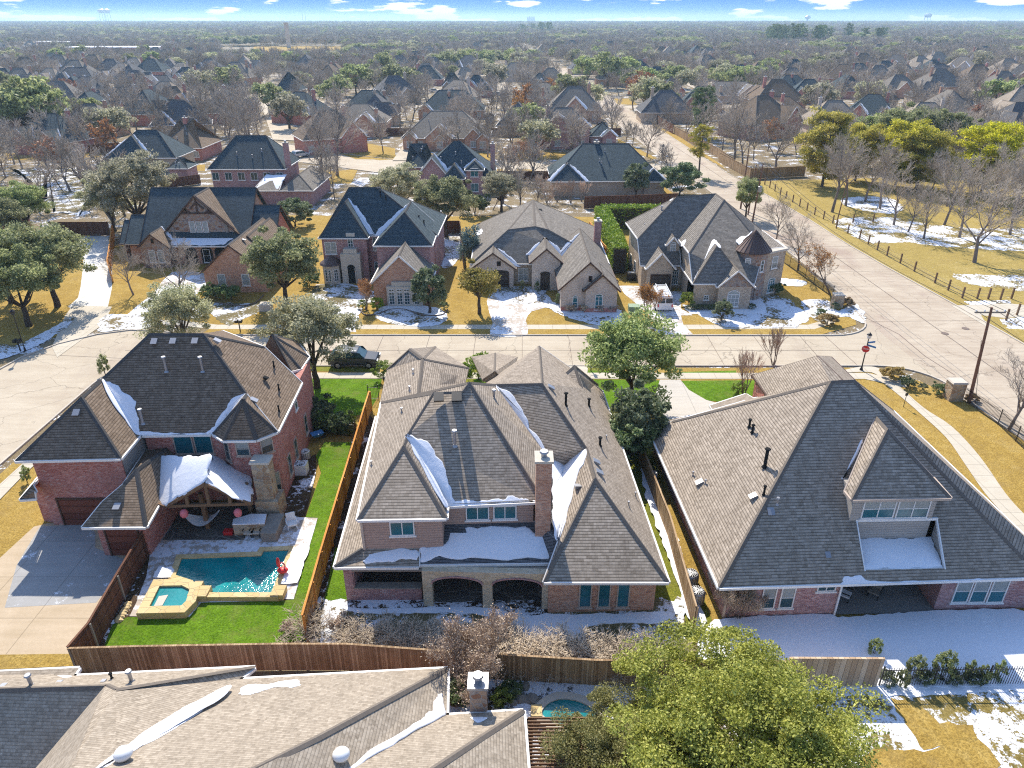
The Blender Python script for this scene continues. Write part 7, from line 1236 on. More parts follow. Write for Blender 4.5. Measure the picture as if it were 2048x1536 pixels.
# ---------------------------------------------------------------- vehicles
def car(kind, label, k, x, y, rz, body, s=1.0, cat='car', group=None):
    q = GV(k, x, y); o = thing('parked_car' if kind != 'van' else 'van', label, cat, q[:], rz, group); o.scale = (s, s, s)
    if kind == 'van': L_, W_, prof = 5.4, 1.95, [(-2.65, .45), (2.55, .45), (2.65, .75), (2.6, 1.05), (2.0, 1.25), (1.5, 2.0), (-2.55, 2.08), (-2.68, 1.2)]
    else: L_, W_, prof = 4.7, 1.85, [(-2.3, .4), (2.3, .4), (2.35, .7), (2.2, .95), (1.1, 1.08), (.45, 1.62), (-1.5, 1.7), (-2.15, 1.15), (-2.33, .9)]
    b = MB(); n = len(prof); hw = W_ / 2
    for yy, ins in ((-hw, 0), (hw, 0)):
        b.v += [(x_, yy * (1 - max(0, (z_ - 1.0)) * .16), z_) for x_, z_ in prof]
    b.f.append(tuple(range(n))); b.f.append(tuple(reversed(range(n, 2 * n))))
    for i in range(n): j = (i + 1) % n; b.f.append((j, i, n + i, n + j))
    me = b.build('body', body, o, uv=False); bv = me.modifiers.new('b', 'BEVEL'); bv.width = .07; bv.segments = 3; bv.limit_method = 'ANGLE'
    zt, zb_ = (1.9, 1.25) if kind == 'van' else (1.58, 1.12); g_ = MB()
    sw = lambda z_: hw * (1 - max(0, z_ - 1.0) * .16) + .012
    for sg in (-1, 1):
        rs = ((-2.4, -1.0), (-.9, .4), (.5, 1.5)) if kind == 'van' else ((-1.75, -.75), (-.68, .2), (.25, .85))
        for i, (a_, c_) in enumerate(rs):
            last = i == 2; g_.poly([(a_, sg * sw(zb_), zb_), (c_ + (.2 if last else 0), sg * sw(zb_), zb_), (c_ - (.12 if last else 0), sg * sw(zt), zt), (a_ + (.12 if i == 0 and kind != 'van' else 0), sg * sw(zt), zt)])
    g_.build('side_windows', M['glass'], o, uv=False); sv_ = MB()
    if kind == 'van':
        for a_, c_ in ((-.85, -.06), (.06, .85)): g2 = MB(); g2.poly([(-2.70, a_, 1.3), (-2.70, c_, 1.3), (-2.6, c_ * .95, 1.85), (-2.6, a_ * .95, 1.85)]); g2.build('rear_window', M['glass'], o, uv=False)
        sv_.poly([(2.02, -.85, 1.28), (2.02, .85, 1.28), (1.53, .78, 1.93), (1.53, -.78, 1.93)])
        rk = MB()
        for yy in (-.6, .6): rk.bar((-2.5, yy, 2.3), (1.3, yy, 2.3), .06)
        for xx in (-2.3, -1.4, -.5, .4, 1.1): rk.bar((xx, -.7, 2.24), (xx, .7, 2.24), .05); rk.bar((xx, -.68, 2.0), (xx, -.68, 2.26), .04); rk.bar((xx, .68, 2.0), (xx, .68, 2.26), .04)
        rk.build('roof_rack', M['white'], o, uv=False); MB().box(-2.72, -2.66, -.2, .2, .75, .9).build('number_plate', M['white'], o, uv=False)
    else:
        sv_.poly([(1.12, -.8, 1.1), (1.12, .8, 1.1), (.5, .74, 1.58), (.5, -.74, 1.58)]); g2 = MB(); g2.poly([(-2.16, .75, 1.18), (-2.16, -.75, 1.18), (-1.62, -.7, 1.6), (-1.62, .7, 1.6)]); g2.build('rear_window', M['glass'], o, uv=False)
        for sg in (-1, 1): MB().box(-1.5, .4, sg * .65 - .02, sg * .65 + .02, 1.7, 1.76).build('roof_rail', M['metal'], o, uv=False)
    sv_.build('windscreen', M['glass'], o, uv=False)
    for xx in (-L_ * .3, L_ * .31):
        for sg in (-1, 1):
            ty = MB().tube((xx, sg * (hw - .2), .34), (xx, sg * (hw + .02), .34), .34, n=18).build('wheel', M['dark'], o, uv=False); rm = MB().tube((xx, sg * (hw + .0), .34), (xx, sg * (hw + .035), .34), .2, n=14).build('rim', M['metal'], None, uv=False); rm.parent = ty
    for sg in (-1, 1): MB().box(L_ / 2 - .12, L_ / 2 + .0, sg * .68 - .2, sg * .68 + .2, .68, .86).build('headlight', M['white'], o, uv=False); MB().box(-L_ / 2 - .03, -L_ / 2 + .06, sg * .8 - .07, sg * .8 + .07, .8, 1.15).build('tail_light', M['red'], o, uv=False)
    return o
M['red'] = plain('red_plastic', (.6, .03, .03), .4, .4, 0, .05); M['pink'] = plain('pink', (.75, .2, .22), .4, .4); pb_ = plain('car_black', (.015, .018, .024), .25, .6, .2); M['car_s'] = plain('car_silver', (.45, .46, .48), .3, .5, .4); M['car_w'] = plain('car_white', (.75, .75, .74), .3, .5)
car('suv', 'dark sport utility car parked at the kerb beside the left lawn', 'c', 205, 262, 0, pb_, 1.05); car('van', 'white van with a ladder rack on the driveway of the turret house', 'h34', 1010, 935, math.pi / 2 - .02, M['car_w'])
car('suv', 'dark car parked by the third street in front of the evergreens', 'm3', 370, 150, .1, pb_); car('suv', 'silver car on the snowy drive left of the tall bare trees', 'm2', 1130, 690, .9, M['car_s']); car('suv', 'white car parked left of the arched doorway house', 't2', 785, 540, .5, M['car_w']); car('suv', 'pale car parked right of the arched doorway house', 't2', 1150, 560, .3, M['car_s'])
car('suv', 'white car under the bare trees on the side street', 't1', 1690, 655, 1.2, M['car_w']); car('suv', 'silver car in front of the low red brick house', 't1', 1895, 562, .3, M['car_s']); car('suv', 'second silver car in front of the low red brick house', 't1', 1950, 560, .3, M['car_s'])
# ---------------------------------------------------------------- street furniture and garden things
def ac(k, x, y, label, s=1.0, rnd=True, mm='metal'):
    q = GV(k, x, y); o = thing('air_conditioner', label, 'air conditioner', q[:]); c = (0, 0, 0)
    if rnd: MB().lathe(c, [(.42 * s, .05), (.46 * s, .08), (.46 * s, .82 * s), (.40 * s, .9 * s)], 20).build('cabinet', M[mm], o, uv=False); f = MB(); f.tube((0, 0, .9 * s), (0, 0, .915 * s), .36 * s, n=20)
    else: MB().box(-.5 * s, .5 * s, -.4 * s, .4 * s, .05, .95 * s).build('cabinet', M[mm], o, uv=False); f = MB(); f.tube((0, 0, .95 * s), (0, 0, .965 * s), .36 * s, n=20)
    f.build('fan_opening', M['dark'], o, uv=False); g_ = MB(); z_ = (.93 if rnd else .98) * s
    for i in range(8): t = math.pi * i / 8; g_.bar((-.38 * s * math.cos(t), -.38 * s * math.sin(t), z_), (.38 * s * math.cos(t), .38 * s * math.sin(t), z_), .025)
    for i in range(3): t = 2.09 * i; g_.bar((0, 0, z_ - .01), (.3 * s * math.cos(t), .3 * s * math.sin(t), z_ - .01), .14, .012)
    g_.build('grille', M['white'], o, uv=False); fn = MB()
    for i in range(16): t = 2 * math.pi * i / 16; r_ = .47 * s; fn.bar((r_ * math.cos(t), r_ * math.sin(t), .12), (r_ * math.cos(t), r_ * math.sin(t), .8 * s), .03) if rnd else None
    if fn.f: fn.build('louvres', M['wood_g'], o, uv=False)
ac('r', 240, 1290, 'grey air conditioner unit nearer the street on the narrow snowy path'); ac('r', 272, 1385, 'grey air conditioner unit nearer the back yard on the narrow snowy path')
ac('h34', 790, 745, 'dark square air conditioner beside the garage of the turret house', 1.1, False, 'iron'); ac('l', 1765, 900, 'white square unit beside the left house wall', 1.0, False, 'white'); ac('l', 1790, 810, 'cream pool heater drum behind the white unit', .8, True, 'trim')
def post(k, x, y): return GV(k, x, y)
q = post('f', 1722, 741); o = thing('street_lamp', 'black street lamp carrying the stop sign and two blue street name plates', 'street lamp', q[:])
MB().lathe((0, 0, 0), [(.16, 0), (.16, .12), (.1, .3), (.06, .5), (.045, 3.3), (.07, 3.35)], 12).build('pole', M['iron'], o, uv=False); MB().lathe((0, 0, 3.35), [(.08, 0), (.17, .08), (.2, .38), (.21, .42)], 10).build('lantern', M['trim'], o, uv=False); MB().lathe((0, 0, 3.76), [(.25, 0), (.16, .12), (.05, .2), (.01, .3)], 10).build('lantern_cap', M['iron'], o, uv=False)
oc = MB(); oc.prism([(0.36 * math.cos(R(22.5 + 45 * i)), .36 * math.sin(R(22.5 + 45 * i))) for i in range(8)], -.012, .012); st = oc.build('stop_sign', M['red'], o, uv=False); st.location = (-.12, -.12, 2.35); st.rotation_euler = (R(90), 0, R(-35))
ob = MB(); ob.prism([(0.38 * math.cos(R(22.5 + 45 * i)), .38 * math.sin(R(22.5 + 45 * i))) for i in range(8)], -.010, .008); w_b = ob.build('sign_border', M['white'], None, uv=False); w_b.parent = st
def text(body, size, parent, loc, rot, m, name='lettering'):
    cu = bpy.data.curves.new(name, 'FONT'); cu.body = body; cu.size = size; cu.align_x = 'CENTER'; cu.align_y = 'CENTER'; cu.extrude = .004; t = link(bpy.data.objects.new(name, cu)); dg = bpy.context.evaluated_depsgraph_get(); me = bpy.data.meshes.new_from_object(t.evaluated_get(dg)); bpy.data.objects.remove(t); me.materials.clear(); me.materials.append(M[m]); t = link(bpy.data.objects.new(name, me)); t.parent = parent; t.location = loc; t.rotation_euler = rot; return t
text('STOP', .24, st, (0, 0, .018), (0, 0, 0), 'white'); M['blue'] = plain('sign_blue', (.05, .2, .42), .4, .4, 0, .05)
for z, rz in ((2.95, R(15)), (2.72, R(-50))): nb_ = MB().box(.05, .85, -.012, .012, -.09, .09).build('street_name_plate', M['blue'], o, uv=False); nb_.location = (0, 0, z); nb_.rotation_euler = (0, 0, rz)
def pole(k, x, y, h, label, lean=(0, 0), arm=True, r_=.16, extra=None):
    q = GV(k, x, y); o = thing('utility_pole', label, 'utility pole', q[:]); MB().tube((0, 0, -.2), (lean[0], lean[1], h), r_, r_ * .62, 12).build('pole', M['pole'], o, uv=False)
    if arm:
        a = MB().bar((lean[0] - 1.3, lean[1], h - .45), (lean[0] + 1.3, lean[1], h - .45), .1, .12).build('crossarm', M['wood_g'], o, uv=False)
        for xx in (-1.2, -.5, .5, 1.2): MB().lathe((lean[0] + xx, lean[1], h - .4), [(.05, 0), (.07, .1), (.03, .2)], 8).build('insulator', M['white'], o, uv=False)
    if extra: MB().lathe((extra, -.25, h * .55), [(.3, 0), (.32, .1), (.32, .85), (.2, .95)], 14).build('transformer', M['metal'], o, uv=False)
    return Vector((q.x + lean[0], q.y + lean[1], h))
M['pole'] = plain('pole_wood', (.2, .11, .075), .85, .15, 0, .25)
tA = pole('f', 1938, 806, 9.0, 'tall brown leaning utility pole with a crossarm at the right edge', (-.55, .2)); tB = pole('h34', 1605, 215, 9.5, 'leftmost utility pole of the group behind the turret house'); tC = pole('h34', 1690, 330, 9.8, 'right utility pole with transformers behind the turret house', (.35, 0), True, .15, .35); tD = pole('h34', 1660, 260, 8.5, 'middle utility pole carrying the transformer bank', (.2, 0), False, .14, -.4)
tE = pole('ri', 632, 320, 9.5, 'slim utility pole by the park gate', (.5, 0), False, .1); tF = pole('t3', 625, 838, 9, 'far utility pole behind the road fence', (0, 0), True, .12)
def wire(a, b, label, sag=.8, r_=.022, n=10, grp='overhead wires along the right-hand road'):
    m_ = MB(); P = [a.lerp(b, i / n) - Vector((0, 0, sag * 4 * (i / n) * (1 - i / n))) for i in range(n + 1)]
    for i in range(n): m_.tube(P[i], P[i + 1], r_, n=4, caps=False)
    o = m_.build('wire', M['iron'], uv=False); tag(o, label, 'wire', grp)
lbw = 'thin overhead wire strung between the utility poles by the road'
for dx in (-1.2, .5, 1.2): wire(tC + Vector((dx, 0, -.3)), tF + Vector((dx, 0, -.3)), lbw); wire(tA + Vector((dx, 0, -.3)), tC + Vector((dx, 0, -.3)), lbw, 1.6); wire(tA + Vector((dx, 0, -.3)), tA + Vector((dx + 4, -45, 0)), lbw, 1)
wire(tA + Vector((0, 0, -3)), tA + Vector((1.0, -.4, -9)), 'guy cable running down beside the leaning utility pole', 0, .02, 2, None)
def lamp2(k, x, y, h, label, blue=False):
    q = GV(k, x, y); o = thing('street_lamp', label, 'street lamp', q[:]); MB().lathe((0, 0, 0), [(.12, 0), (.1, .3), (.045, .5), (.045, h)], 10).build('pole', M['iron'], o, uv=False); MB().lathe((0, 0, h), [(.06, 0), (.2, .1), (.24, .4), (.05, .6)], 8).build('lantern', M['iron'], o, uv=False)
lamp2('m4', 1345, 815, 5.0, 'tall black street lamp where the second street meets the road'); q = GV('m4', 1390, 812); o = thing('street_sign', 'blue street name sign on a thin pole beside the black street lamp', 'street sign', q[:]); MB().tube((0, 0, 0), (0, 0, 3), .03).build('pole', M['metal'], o, uv=False); MB().box(-.45, .45, -.02, .02, 2.7, 2.95).build('name_plate', M['blue'], o, uv=False); MB().box(-.02, .02, -.45, .45, 2.98, 3.2).build('name_plate', M['blue'], o, uv=False)
lamp2('lf', 195, 1430, 4.0, 'black street lamp under the kerbside oak at the left')
def mailbox(k, x, y, label, twin=True):
    q = GV(k, x, y); o = thing('mailbox', label, 'mailbox', q[:]); MB().box(-.05, .05, -.05, .05, 0, 1.2).build('post', M['iron'], o, uv=False)
    for sx in ((-.22, .22) if twin else (0,)): MB().box(sx - .13, sx + .13, -.28, .28, 1.1, 1.38).build('box', M['iron'], o, uv=False)
    MB().bar((-.35, 0, 1.05), (.35, 0, 1.05), .06).build('arm', M['iron'], o, uv=False)
mailbox('h34', 885, 1140, 'black twin mailbox at the kerb below the white van'); mailbox('h1', 1150, 1365, 'black twin mailbox at the kerb behind the left roof'); mailbox('lf', 160, 1435, 'black mailbox beside the left street lamp'); mailbox('c', 1585, 300, 'black mailbox on the near verge by the driveway', False)
def pillar(k, x, y, label, s=1.0):
    q = GV(k, x, y); o = thing('stone_pillar', label, 'pillar', q[:]); MB().box(-.62 * s, .62 * s, -.55 * s, .55 * s, 0, 1.75 * s).build('shaft', M['stone'], o, q); MB().hexa([(-.7 * s, -.62 * s, 1.75 * s), (.7 * s, -.62 * s, 1.75 * s), (.7 * s, .62 * s, 1.75 * s), (-.7 * s, .62 * s, 1.75 * s), (-.62 * s, -.55 * s, 1.88 * s), (.62 * s, -.55 * s, 1.88 * s), (.62 * s, .55 * s, 1.88 * s), (-.62 * s, .55 * s, 1.88 * s)]).build('cap', M['cast'], o, uv=False)
    for m_ in o.children:
        if m_.name.startswith('shaft'): m_.location = (0, 0, 0); m_.data.transform(Matrix.Translation(q))
pillar('r', 1655, 290, 'square stone entry pillar left of the leaning utility pole'); pillar('ri', 630, 930, 'square stone entry pillar on the far street corner', .9)
def boxthing(name, label, cat, k, x, y, dims, m, extra=None):
    q = GV(k, x, y); o = thing(name, label, cat, q[:]); w_, d_, h_ = dims; b = MB(); b.box(-w_ / 2, w_ / 2, -d_ / 2, d_ / 2, 0, h_ * .86); bo = b.build('cabinet', M[m], o, uv=False); bv = bo.modifiers.new('b', 'BEVEL'); bv.width = .03; bv.segments = 2
    MB().hexa([(-w_ / 2 - .03, -d_ / 2 - .03, h_ * .86), (w_ / 2 + .03, -d_ / 2 - .03, h_ * .86), (w_ / 2 + .03, d_ / 2 + .03, h_ * .86), (-w_ / 2 - .03, d_ / 2 + .03, h_ * .86), (-w_ / 2, -d_ / 2, h_ * .93), (w_ / 2, -d_ / 2, h_ * .93), (w_ / 2, d_ / 2, h_), (-w_ / 2, d_ / 2, h_)]).build('lid', M[extra or m], o, uv=False)
M['ugreen'] = plain('utility_green', (.28, .36, .22), .5, .3)
boxthing('utility_box', 'pale green utility box beside the brown crape myrtle', 'utility box', 'h34', 810, 985, (1.3, 1.0, .9), 'ugreen'); boxthing('utility_box', 'small green utility pedestal right of the pale green box', 'utility box', 'h34', 862, 1010, (.35, .35, .8), 'ugreen'); boxthing('utility_box', 'smallest green pedestal in front of the pale green box', 'utility box', 'h34', 820, 1020, (.3, .3, .6), 'ugreen')
boxthing('utility_box', 'low cream utility box on the lawn left of the snowy drive', 'utility box', 'h1', 1365, 1190, (1.4, 1.0, .9), 'cast'); boxthing('cooler_box', 'red cooler standing beside the outdoor bar', 'cooler', 'l', 1342, 1258, (.6, .4, .4), 'red'); boxthing('storage_chest', 'long grey timber chest right of the outdoor bar', 'chest', 'l', 1605, 1250, (1.0, 2.0, .9), 'wood_g')
q = GV('f', 1795, 812); o = thing('garden_sign', 'thin black post with a small plate on the dry lawn', 'sign', GV('r', 1392, 335)[:]); MB().tube((0, 0, 0), (0, 0, 1.3), .025).build('post', M['iron'], o, uv=False); MB().box(-.12, .12, -.02, .02, 1.15, 1.4).build('plate', M['iron'], o, uv=False)
for x, y, i in ((1425, 1125, 'nearer the kerb'), (1575, 1088, 'nearer the park gate')): q = GV('ri', x, y); tag(MB().tube((q.x, q.y, .02), (q.x, q.y, .05), .38, n=20).build('manhole_cover', M['joint'], uv=False), 'round iron manhole cover in the junction, ' + i, 'manhole cover')
# ---------------------------------------------------------------- pool garden
pz = .1; wp = [GV('bl', *p) for p in ((1065, 62), (1530, 45), (1545, 18), (1692, 12), (1590, 262), (1178, 264), (1132, 192), (1032, 160))]
po = thing('swimming_pool', 'turquoise swimming pool with tan stone coping in the left back yard', 'pool', wp[0][:])
wv = MB(); wv.poly([(p.x, p.y, pz + .02) for p in wp[::-1]]); wv.build('water', M['water'], po, po.location, uv=False)
def ringwall(mb_, pts, wd, z0, z1):
    n = len(pts); c = sum((Vector(p) for p in pts), Vector()) / n; O = []
    for i in range(n):
        a, b, d = Vector(pts[i - 1]), Vector(pts[i]), Vector(pts[(i + 1) % n]); e1, e2 = (b - a).normalized(), (d - b).normalized(); n1, n2 = Vector((e1.y, -e1.x, 0)), Vector((e2.y, -e2.x, 0)); m_ = (n1 + n2).normalized(); m_ *= wd / max(.5, m_.dot(n1)); O.append(b + m_ if True else b)
    ar = sum(pts[i - 1][0] * pts[i][1] - pts[i][0] * pts[i - 1][1] for i in range(n))
    if ar < 0: O = [2 * Vector(pts[i]) - O[i] for i in range(n)]
    for i in range(n):
        j = (i + 1) % n; q = [Vector(pts[i]), Vector(pts[j]), O[j], O[i]]
        if (q[1] - q[0]).cross(q[2] - q[0]).z < 0: q = q[::-1]
        mb_.hexa([(v.x, v.y, z0) for v in q] + [(v.x, v.y, z1) for v in q])
cp = MB(); ringwall(cp, [tuple(p[:2]) + (0,) for p in wp], .38, 0, .2); M['coping'] = stone('coping_stone', [(0, (.55, .4, .18)), (.5, (.62, .46, .22)), (1, (.68, .54, .3))], (.5, .4, .25), 1.4, .02)
cp.build('coping', M['coping'], po, po.location); wl_ = MB(); a, b = GV('bl', 1175, 300), GV('bl', 1640, 292); wl_.box(a.x, b.x, a.y - .1, a.y + .3, 0, .42); wl_.box(b.x - .5, b.x + .25, b.y - .15, b.y + .7, 0, .5); wl_.box(a.x - .4, a.x + .45, a.y - .15, a.y + .75, 0, .53); wl_.build('raised_wall', M['coping'], po, po.location)
sp_ = [GV('bl', *p, .5) for p in ((935, 212), (1065, 210), (1110, 232), (1090, 300), (1062, 328), (875, 332))]; so_ = thing('spa', 'raised stone hot tub attached to the corner of the swimming pool', 'hot tub', sp_[0][:])
wv = MB(); wv.poly([(p.x, p.y, .42) for p in sp_[::-1]]); wv.build('water', M['water'], so_, so_.location, uv=False); cp = MB(); ringwall(cp, [tuple(p[:2]) + (0,) for p in sp_], .55, 0, .55); cp.build('stone_rim', M['coping'], so_, so_.location)
MB().box(*[f(GV('bl', 1125, 262).x, GV('bl', 1175, 262).x) for f in (min, max)], GV('bl', 1150, 300).y, GV('bl', 1150, 215).y, 0, .46).build('stone_rim', M['coping'], so_, so_.location)
wv = MB(); p_ = [GV('bl', *p, .44) for p in ((930, 270), (985, 262), (950, 325), (900, 328))]; wv.poly([(p.x, p.y, .445) for p in p_[::-1]]); wv.build('spa_step', M['cast'], so_, so_.location, uv=False)
sheet('snow', [(930, 115), (1010, 112), (1030, 130), (1000, 175), (900, 175)], M['snow'], .19, k='bl', jit=.03, kind='stuff', label='small sunlit snow patch at the top left corner of the pool', thick=.03); sheet('snow', [(1715, 0), (1820, -10), (1740, 210), (1650, 215), (1690, 60)], M['snow'], .19, k='bl', jit=.05, kind='stuff', label='sunlit snow strip along the right side of the pool', thick=.03)
q = GV('bl', 1660, 150); fo = thing('pool_float', 'red and pink inflatable bird float at the right pool edge', 'pool float', (q.x, q.y, .3)); fo.scale = (.62, .62, .7); MB().ball((0, 0, .2), .55, .45, .22, 14, 8).build('ring', M['red'], fo, uv=False, smooth=True); MB().ball((-.35, .1, .95), .2, .2, .55, 10, 8).build('wing', M['red'], fo, uv=False, smooth=True)
nk = MB(); pth = [(.15, 0, .3), (.3, 0, .65), (.22, 0, .95), (.05, 0, 1.05), (-.08, 0, .95)]
for i in range(4): nk.tube(pth[i], pth[i + 1], .09 - .012 * i, .08 - .012 * i, 8)
nk.build('neck', M['pink'], fo, uv=False, smooth=True)
def chair(k, x, y, rz, label, m='wood', cm='white', cat='chair', group=None, z=.05):
    q = GV(k, x, y, z); o = thing('patio_chair', label, cat, (q.x, q.y, z), rz, group); MB().box(-.3, .3, -.3, .3, .32, .42).build('seat', M[cm], o, uv=False); MB().hexa([(-.3, .24, .4), (.3, .24, .4), (.3, .3, .4), (-.3, .3, .4), (-.3, .4, .95), (.3, .4, .95), (.3, .46, .95), (-.3, .46, .95)]).build('backrest', M[cm], o, uv=False)
    for a, b in ((-.28, -.28), (.28, -.28), (-.28, .28), (.28, .28)): MB().box(a - .03, a + .03, b - .03, b + .03, 0, .33).build('leg', M[m], o, uv=False)
    for a in (-.33, .33): MB().box(a - .03, a + .03, -.3, .35, .58, .63).build('armrest', M[m], o, uv=False)
chair('l', 1712, 1215, .4, 'white lounge chair with a teal cushion at the edge of the pool terrace', 'white', 'white'); chair('bc', 890, 185, .5, 'brown patio chair under the left stone arch', 'wood', 'wood_g', z=.15); chair('bc', 1085, 180, -.5, 'brown patio chair under the right stone arch', 'wood', 'wood_g', z=.15)
chair('br', 1075, 100, .9, 'dark patio chair with a white cushion on the right patio', 'iron', 'white', z=.13); chair('br', 1235, 85, -.7, 'grey wicker lounge chair on the right patio', 'iron', 'wood_g', z=.13); chair('l', 1465, 1262, 0, 'low bar seat in front of the stone outdoor bar', 'iron', 'cast'); chair('l', 1505, 1260, 0, 'second low bar seat right of the first', 'iron', 'cast')
br_ = thing('outdoor_bar', 'curved stone outdoor bar with a snow dusted top by the pool', 'bar counter', GV('l', 1440, 1230)[:]); bq = [GV('l', *p, 1.05) for p in ((1365, 1165), (1470, 1135), (1560, 1135), (1548, 1190), (1360, 1195))]
bb = MB(); bb.prism([tuple(p[:2]) for p in bq][::-1], 0, .98); bb.build('base', M['stone'], br_, br_.location); bb = MB(); bb.prism([(p.x * 1.0, p.y) for p in bq][::-1], .98, 1.06); bb.build('counter_top', M['snow'], br_, br_.location, uv=False)
hm = thing('hammock', 'white rope hammock slung beneath the timber patio roof', 'hammock', GV('l', 1170, 1200)[:]); ha, hb = GV('l', 1062, 1128, 1.5), GV('l', 1285, 1118, 1.5); hh_ = MB(); N8 = 10
for i in range(N8):
    for sgn in (-.35, .35):
        f = lambda t: ha.lerp(hb, t) - Vector((0, 0, .8 * 4 * t * (1 - t)))
        pass
    p, r2_ = f(i / N8), f((i + 1) / N8); wd0, wd1 = .5 * math.sin(math.pi * i / N8), .5 * math.sin(math.pi * (i + 1) / N8); hh_.poly([(p.x, p.y - wd0, p.z), (r2_.x, r2_.y - wd1, r2_.z), (r2_.x, r2_.y + wd1, r2_.z + .1), (p.x, p.y + wd0, p.z + .1)])
hh_.build('sling', M['white'], hm, hm.location, uv=False)
for i, (x, y) in enumerate(((1075, 1105), (1390, 1100))):
    q = PF.hit('l', x, y); o = tag(MB().ball((0, 0, 0), .26, .26, .32, 12, 8).build('balloon', M['pink'], uv=False, smooth=True), 'pink balloon hanging at the %s end of the timber patio front' % ('left', 'right')[i], 'balloon'); o.location = q + Vector((0, -.1, -.3))
# kidney pool and rocks below the bright oak
kp = cr_smooth([tuple(GV('bc', *p)[:2]) for p in ((1300, 985), (1330, 925), (1400, 895), (1480, 900), (1560, 930), (1620, 990), (1560, 1040), (1400, 1040))], 5); ko = thing('swimming_pool', 'small curved pool partly hidden under the bright green oak', 'pool', (*kp[0], 0)); ar_ = sum(kp[i - 1][0] * kp[i][1] - kp[i][0] * kp[i - 1][1] for i in range(len(kp)))
if ar_ < 0: kp = kp[::-1]
wv = MB(); wv.poly([(x, y, .22) for x, y in kp]); wv.build('water', M['water'], ko, ko.location, uv=False); cp = MB(); ringwall(cp, [(x, y, 0) for x, y in kp], .42, 0, .3); cp.build('coping', M['cast'], ko, ko.location)
tag(MB().box(GV('bc', 1235, 1000).x, GV('bc', 1300, 1000).x, GV('bc', 1235, 1000).y, GV('bc', 1260, 930).y, 0, .34).build('stone_step', M['coping']), 'tan stone slab at the left end of the curved pool', 'stone step')
rn_ = random.Random(9)
for i in range(16):
    x, y = rn_.choice(((780 + rn_.random() * 90, 800 + rn_.random() * 120), (1000 + rn_.random() * 260, 800 + rn_.random() * 110))); q = GV('bc', x, y); o = MB().ball((0, 0, .1), rn_.uniform(.2, .45), rn_.uniform(.2, .4), rn_.uniform(.15, .3), 7, 5, .2, i).build('rock', M['wood_g'], uv=False); o.location = (q.x, q.y, 0); tag(o, 'grey boulder in the snowy rock bed near the stone chimney', 'rock', 'boulders in the rock bed')
for i in range(7): q = GV('bl', 700 + i * 8 + rn_.random() * 8, 420 - i * 16); o = MB().ball((0, 0, .08), .25, .2, .18, 7, 5, .2, i).build('rock', M['coping'], uv=False); o.location = (q.x, q.y, 0); tag(o, 'tan edging rock beside the pool lawn bed', 'rock', 'edging rocks of the pool lawn')
# small hose line and edging curve behind the centre house
def line_thing(name, label, cat, k, pts, r_, m, z=.06):
    P = cr_smooth([tuple(GV(k, *p)[:2]) for p in pts], 6, False); b = MB()
    for i in range(len(P) - 1): b.tube((*P[i], z), (*P[i + 1], z), r_, n=5, caps=False)
    tag(b.build(name, M[m], uv=False), label, cat)
line_thing('lawn_edging', 'dark curved metal edging in the snow behind the central house', 'edging', 'bc', [(160, 315), (190, 350), (300, 340), (480, 340), (600, 360), (800, 345), (1000, 345), (1110, 360), (1170, 400), (1190, 450)], .05, 'iron', .08); line_thing('garden_hose', 'tan hose curling on the flagstone side path', 'hose', 'bc', [(60, 320), (90, 345), (88, 420), (75, 500)], .03, 'wood')
line_thing('bed_edging', 'dark curved edging of the flower bed below the brick bay', 'edging', 'h2', [(490, 1190), (540, 1235), (640, 1225), (740, 1190), (860, 1190), (960, 1225), (1060, 1240), (1170, 1230), (1210, 1190)], .07, 'joint', .12); line_thing('bed_edging', 'dark curved edging of the bed in front of the garage gable', 'edging', 'h1', [(780, 1080), (840, 1120), (1000, 1140), (1160, 1160), (1280, 1130), (1340, 1070)], .07, 'joint', .12)
q = GV('l', 1860, 700); wb = thing('wheelbarrow', 'blue wheelbarrow by the dark bush at the left house wall', 'wheelbarrow', q[:], .6); MB().hexa([(-.3, -.2, .35), (.3, -.2, .35), (.3, .2, .35), (-.3, .2, .35), (-.5, -.35, .65), (.5, -.35, .65), (.5, .35, .65), (-.5, .35, .65)]).build('tray', M['blue'], wb, uv=False); MB().tube((.5, -.05, .2), (.5, .05, .2), .2, n=12).build('wheel', M['dark'], wb, uv=False)
for sg in (-.25, .25): MB().bar((.5, sg * .3, .2), (-1.0, sg, .6), .04).build('handle', M['wood'], wb, uv=False)
q = GV('h34', 1290 - 1290 + 1, 1); fh = thing('fire_hydrant', 'small red hydrant in front of the fence by the round magnolia', 'hydrant', GV('m4', 1283, 1058)[:]); MB().lathe((0, 0, 0), [(.2, 0), (.2, .1), (.14, .12), (.14, .6), (.18, .65), (.1, .85)], 10).build('barrel', M['red'], fh, uv=False); MB().tube((-.25, 0, .5), (.25, 0, .5), .07).build('outlets', M['red'], fh, uv=False)
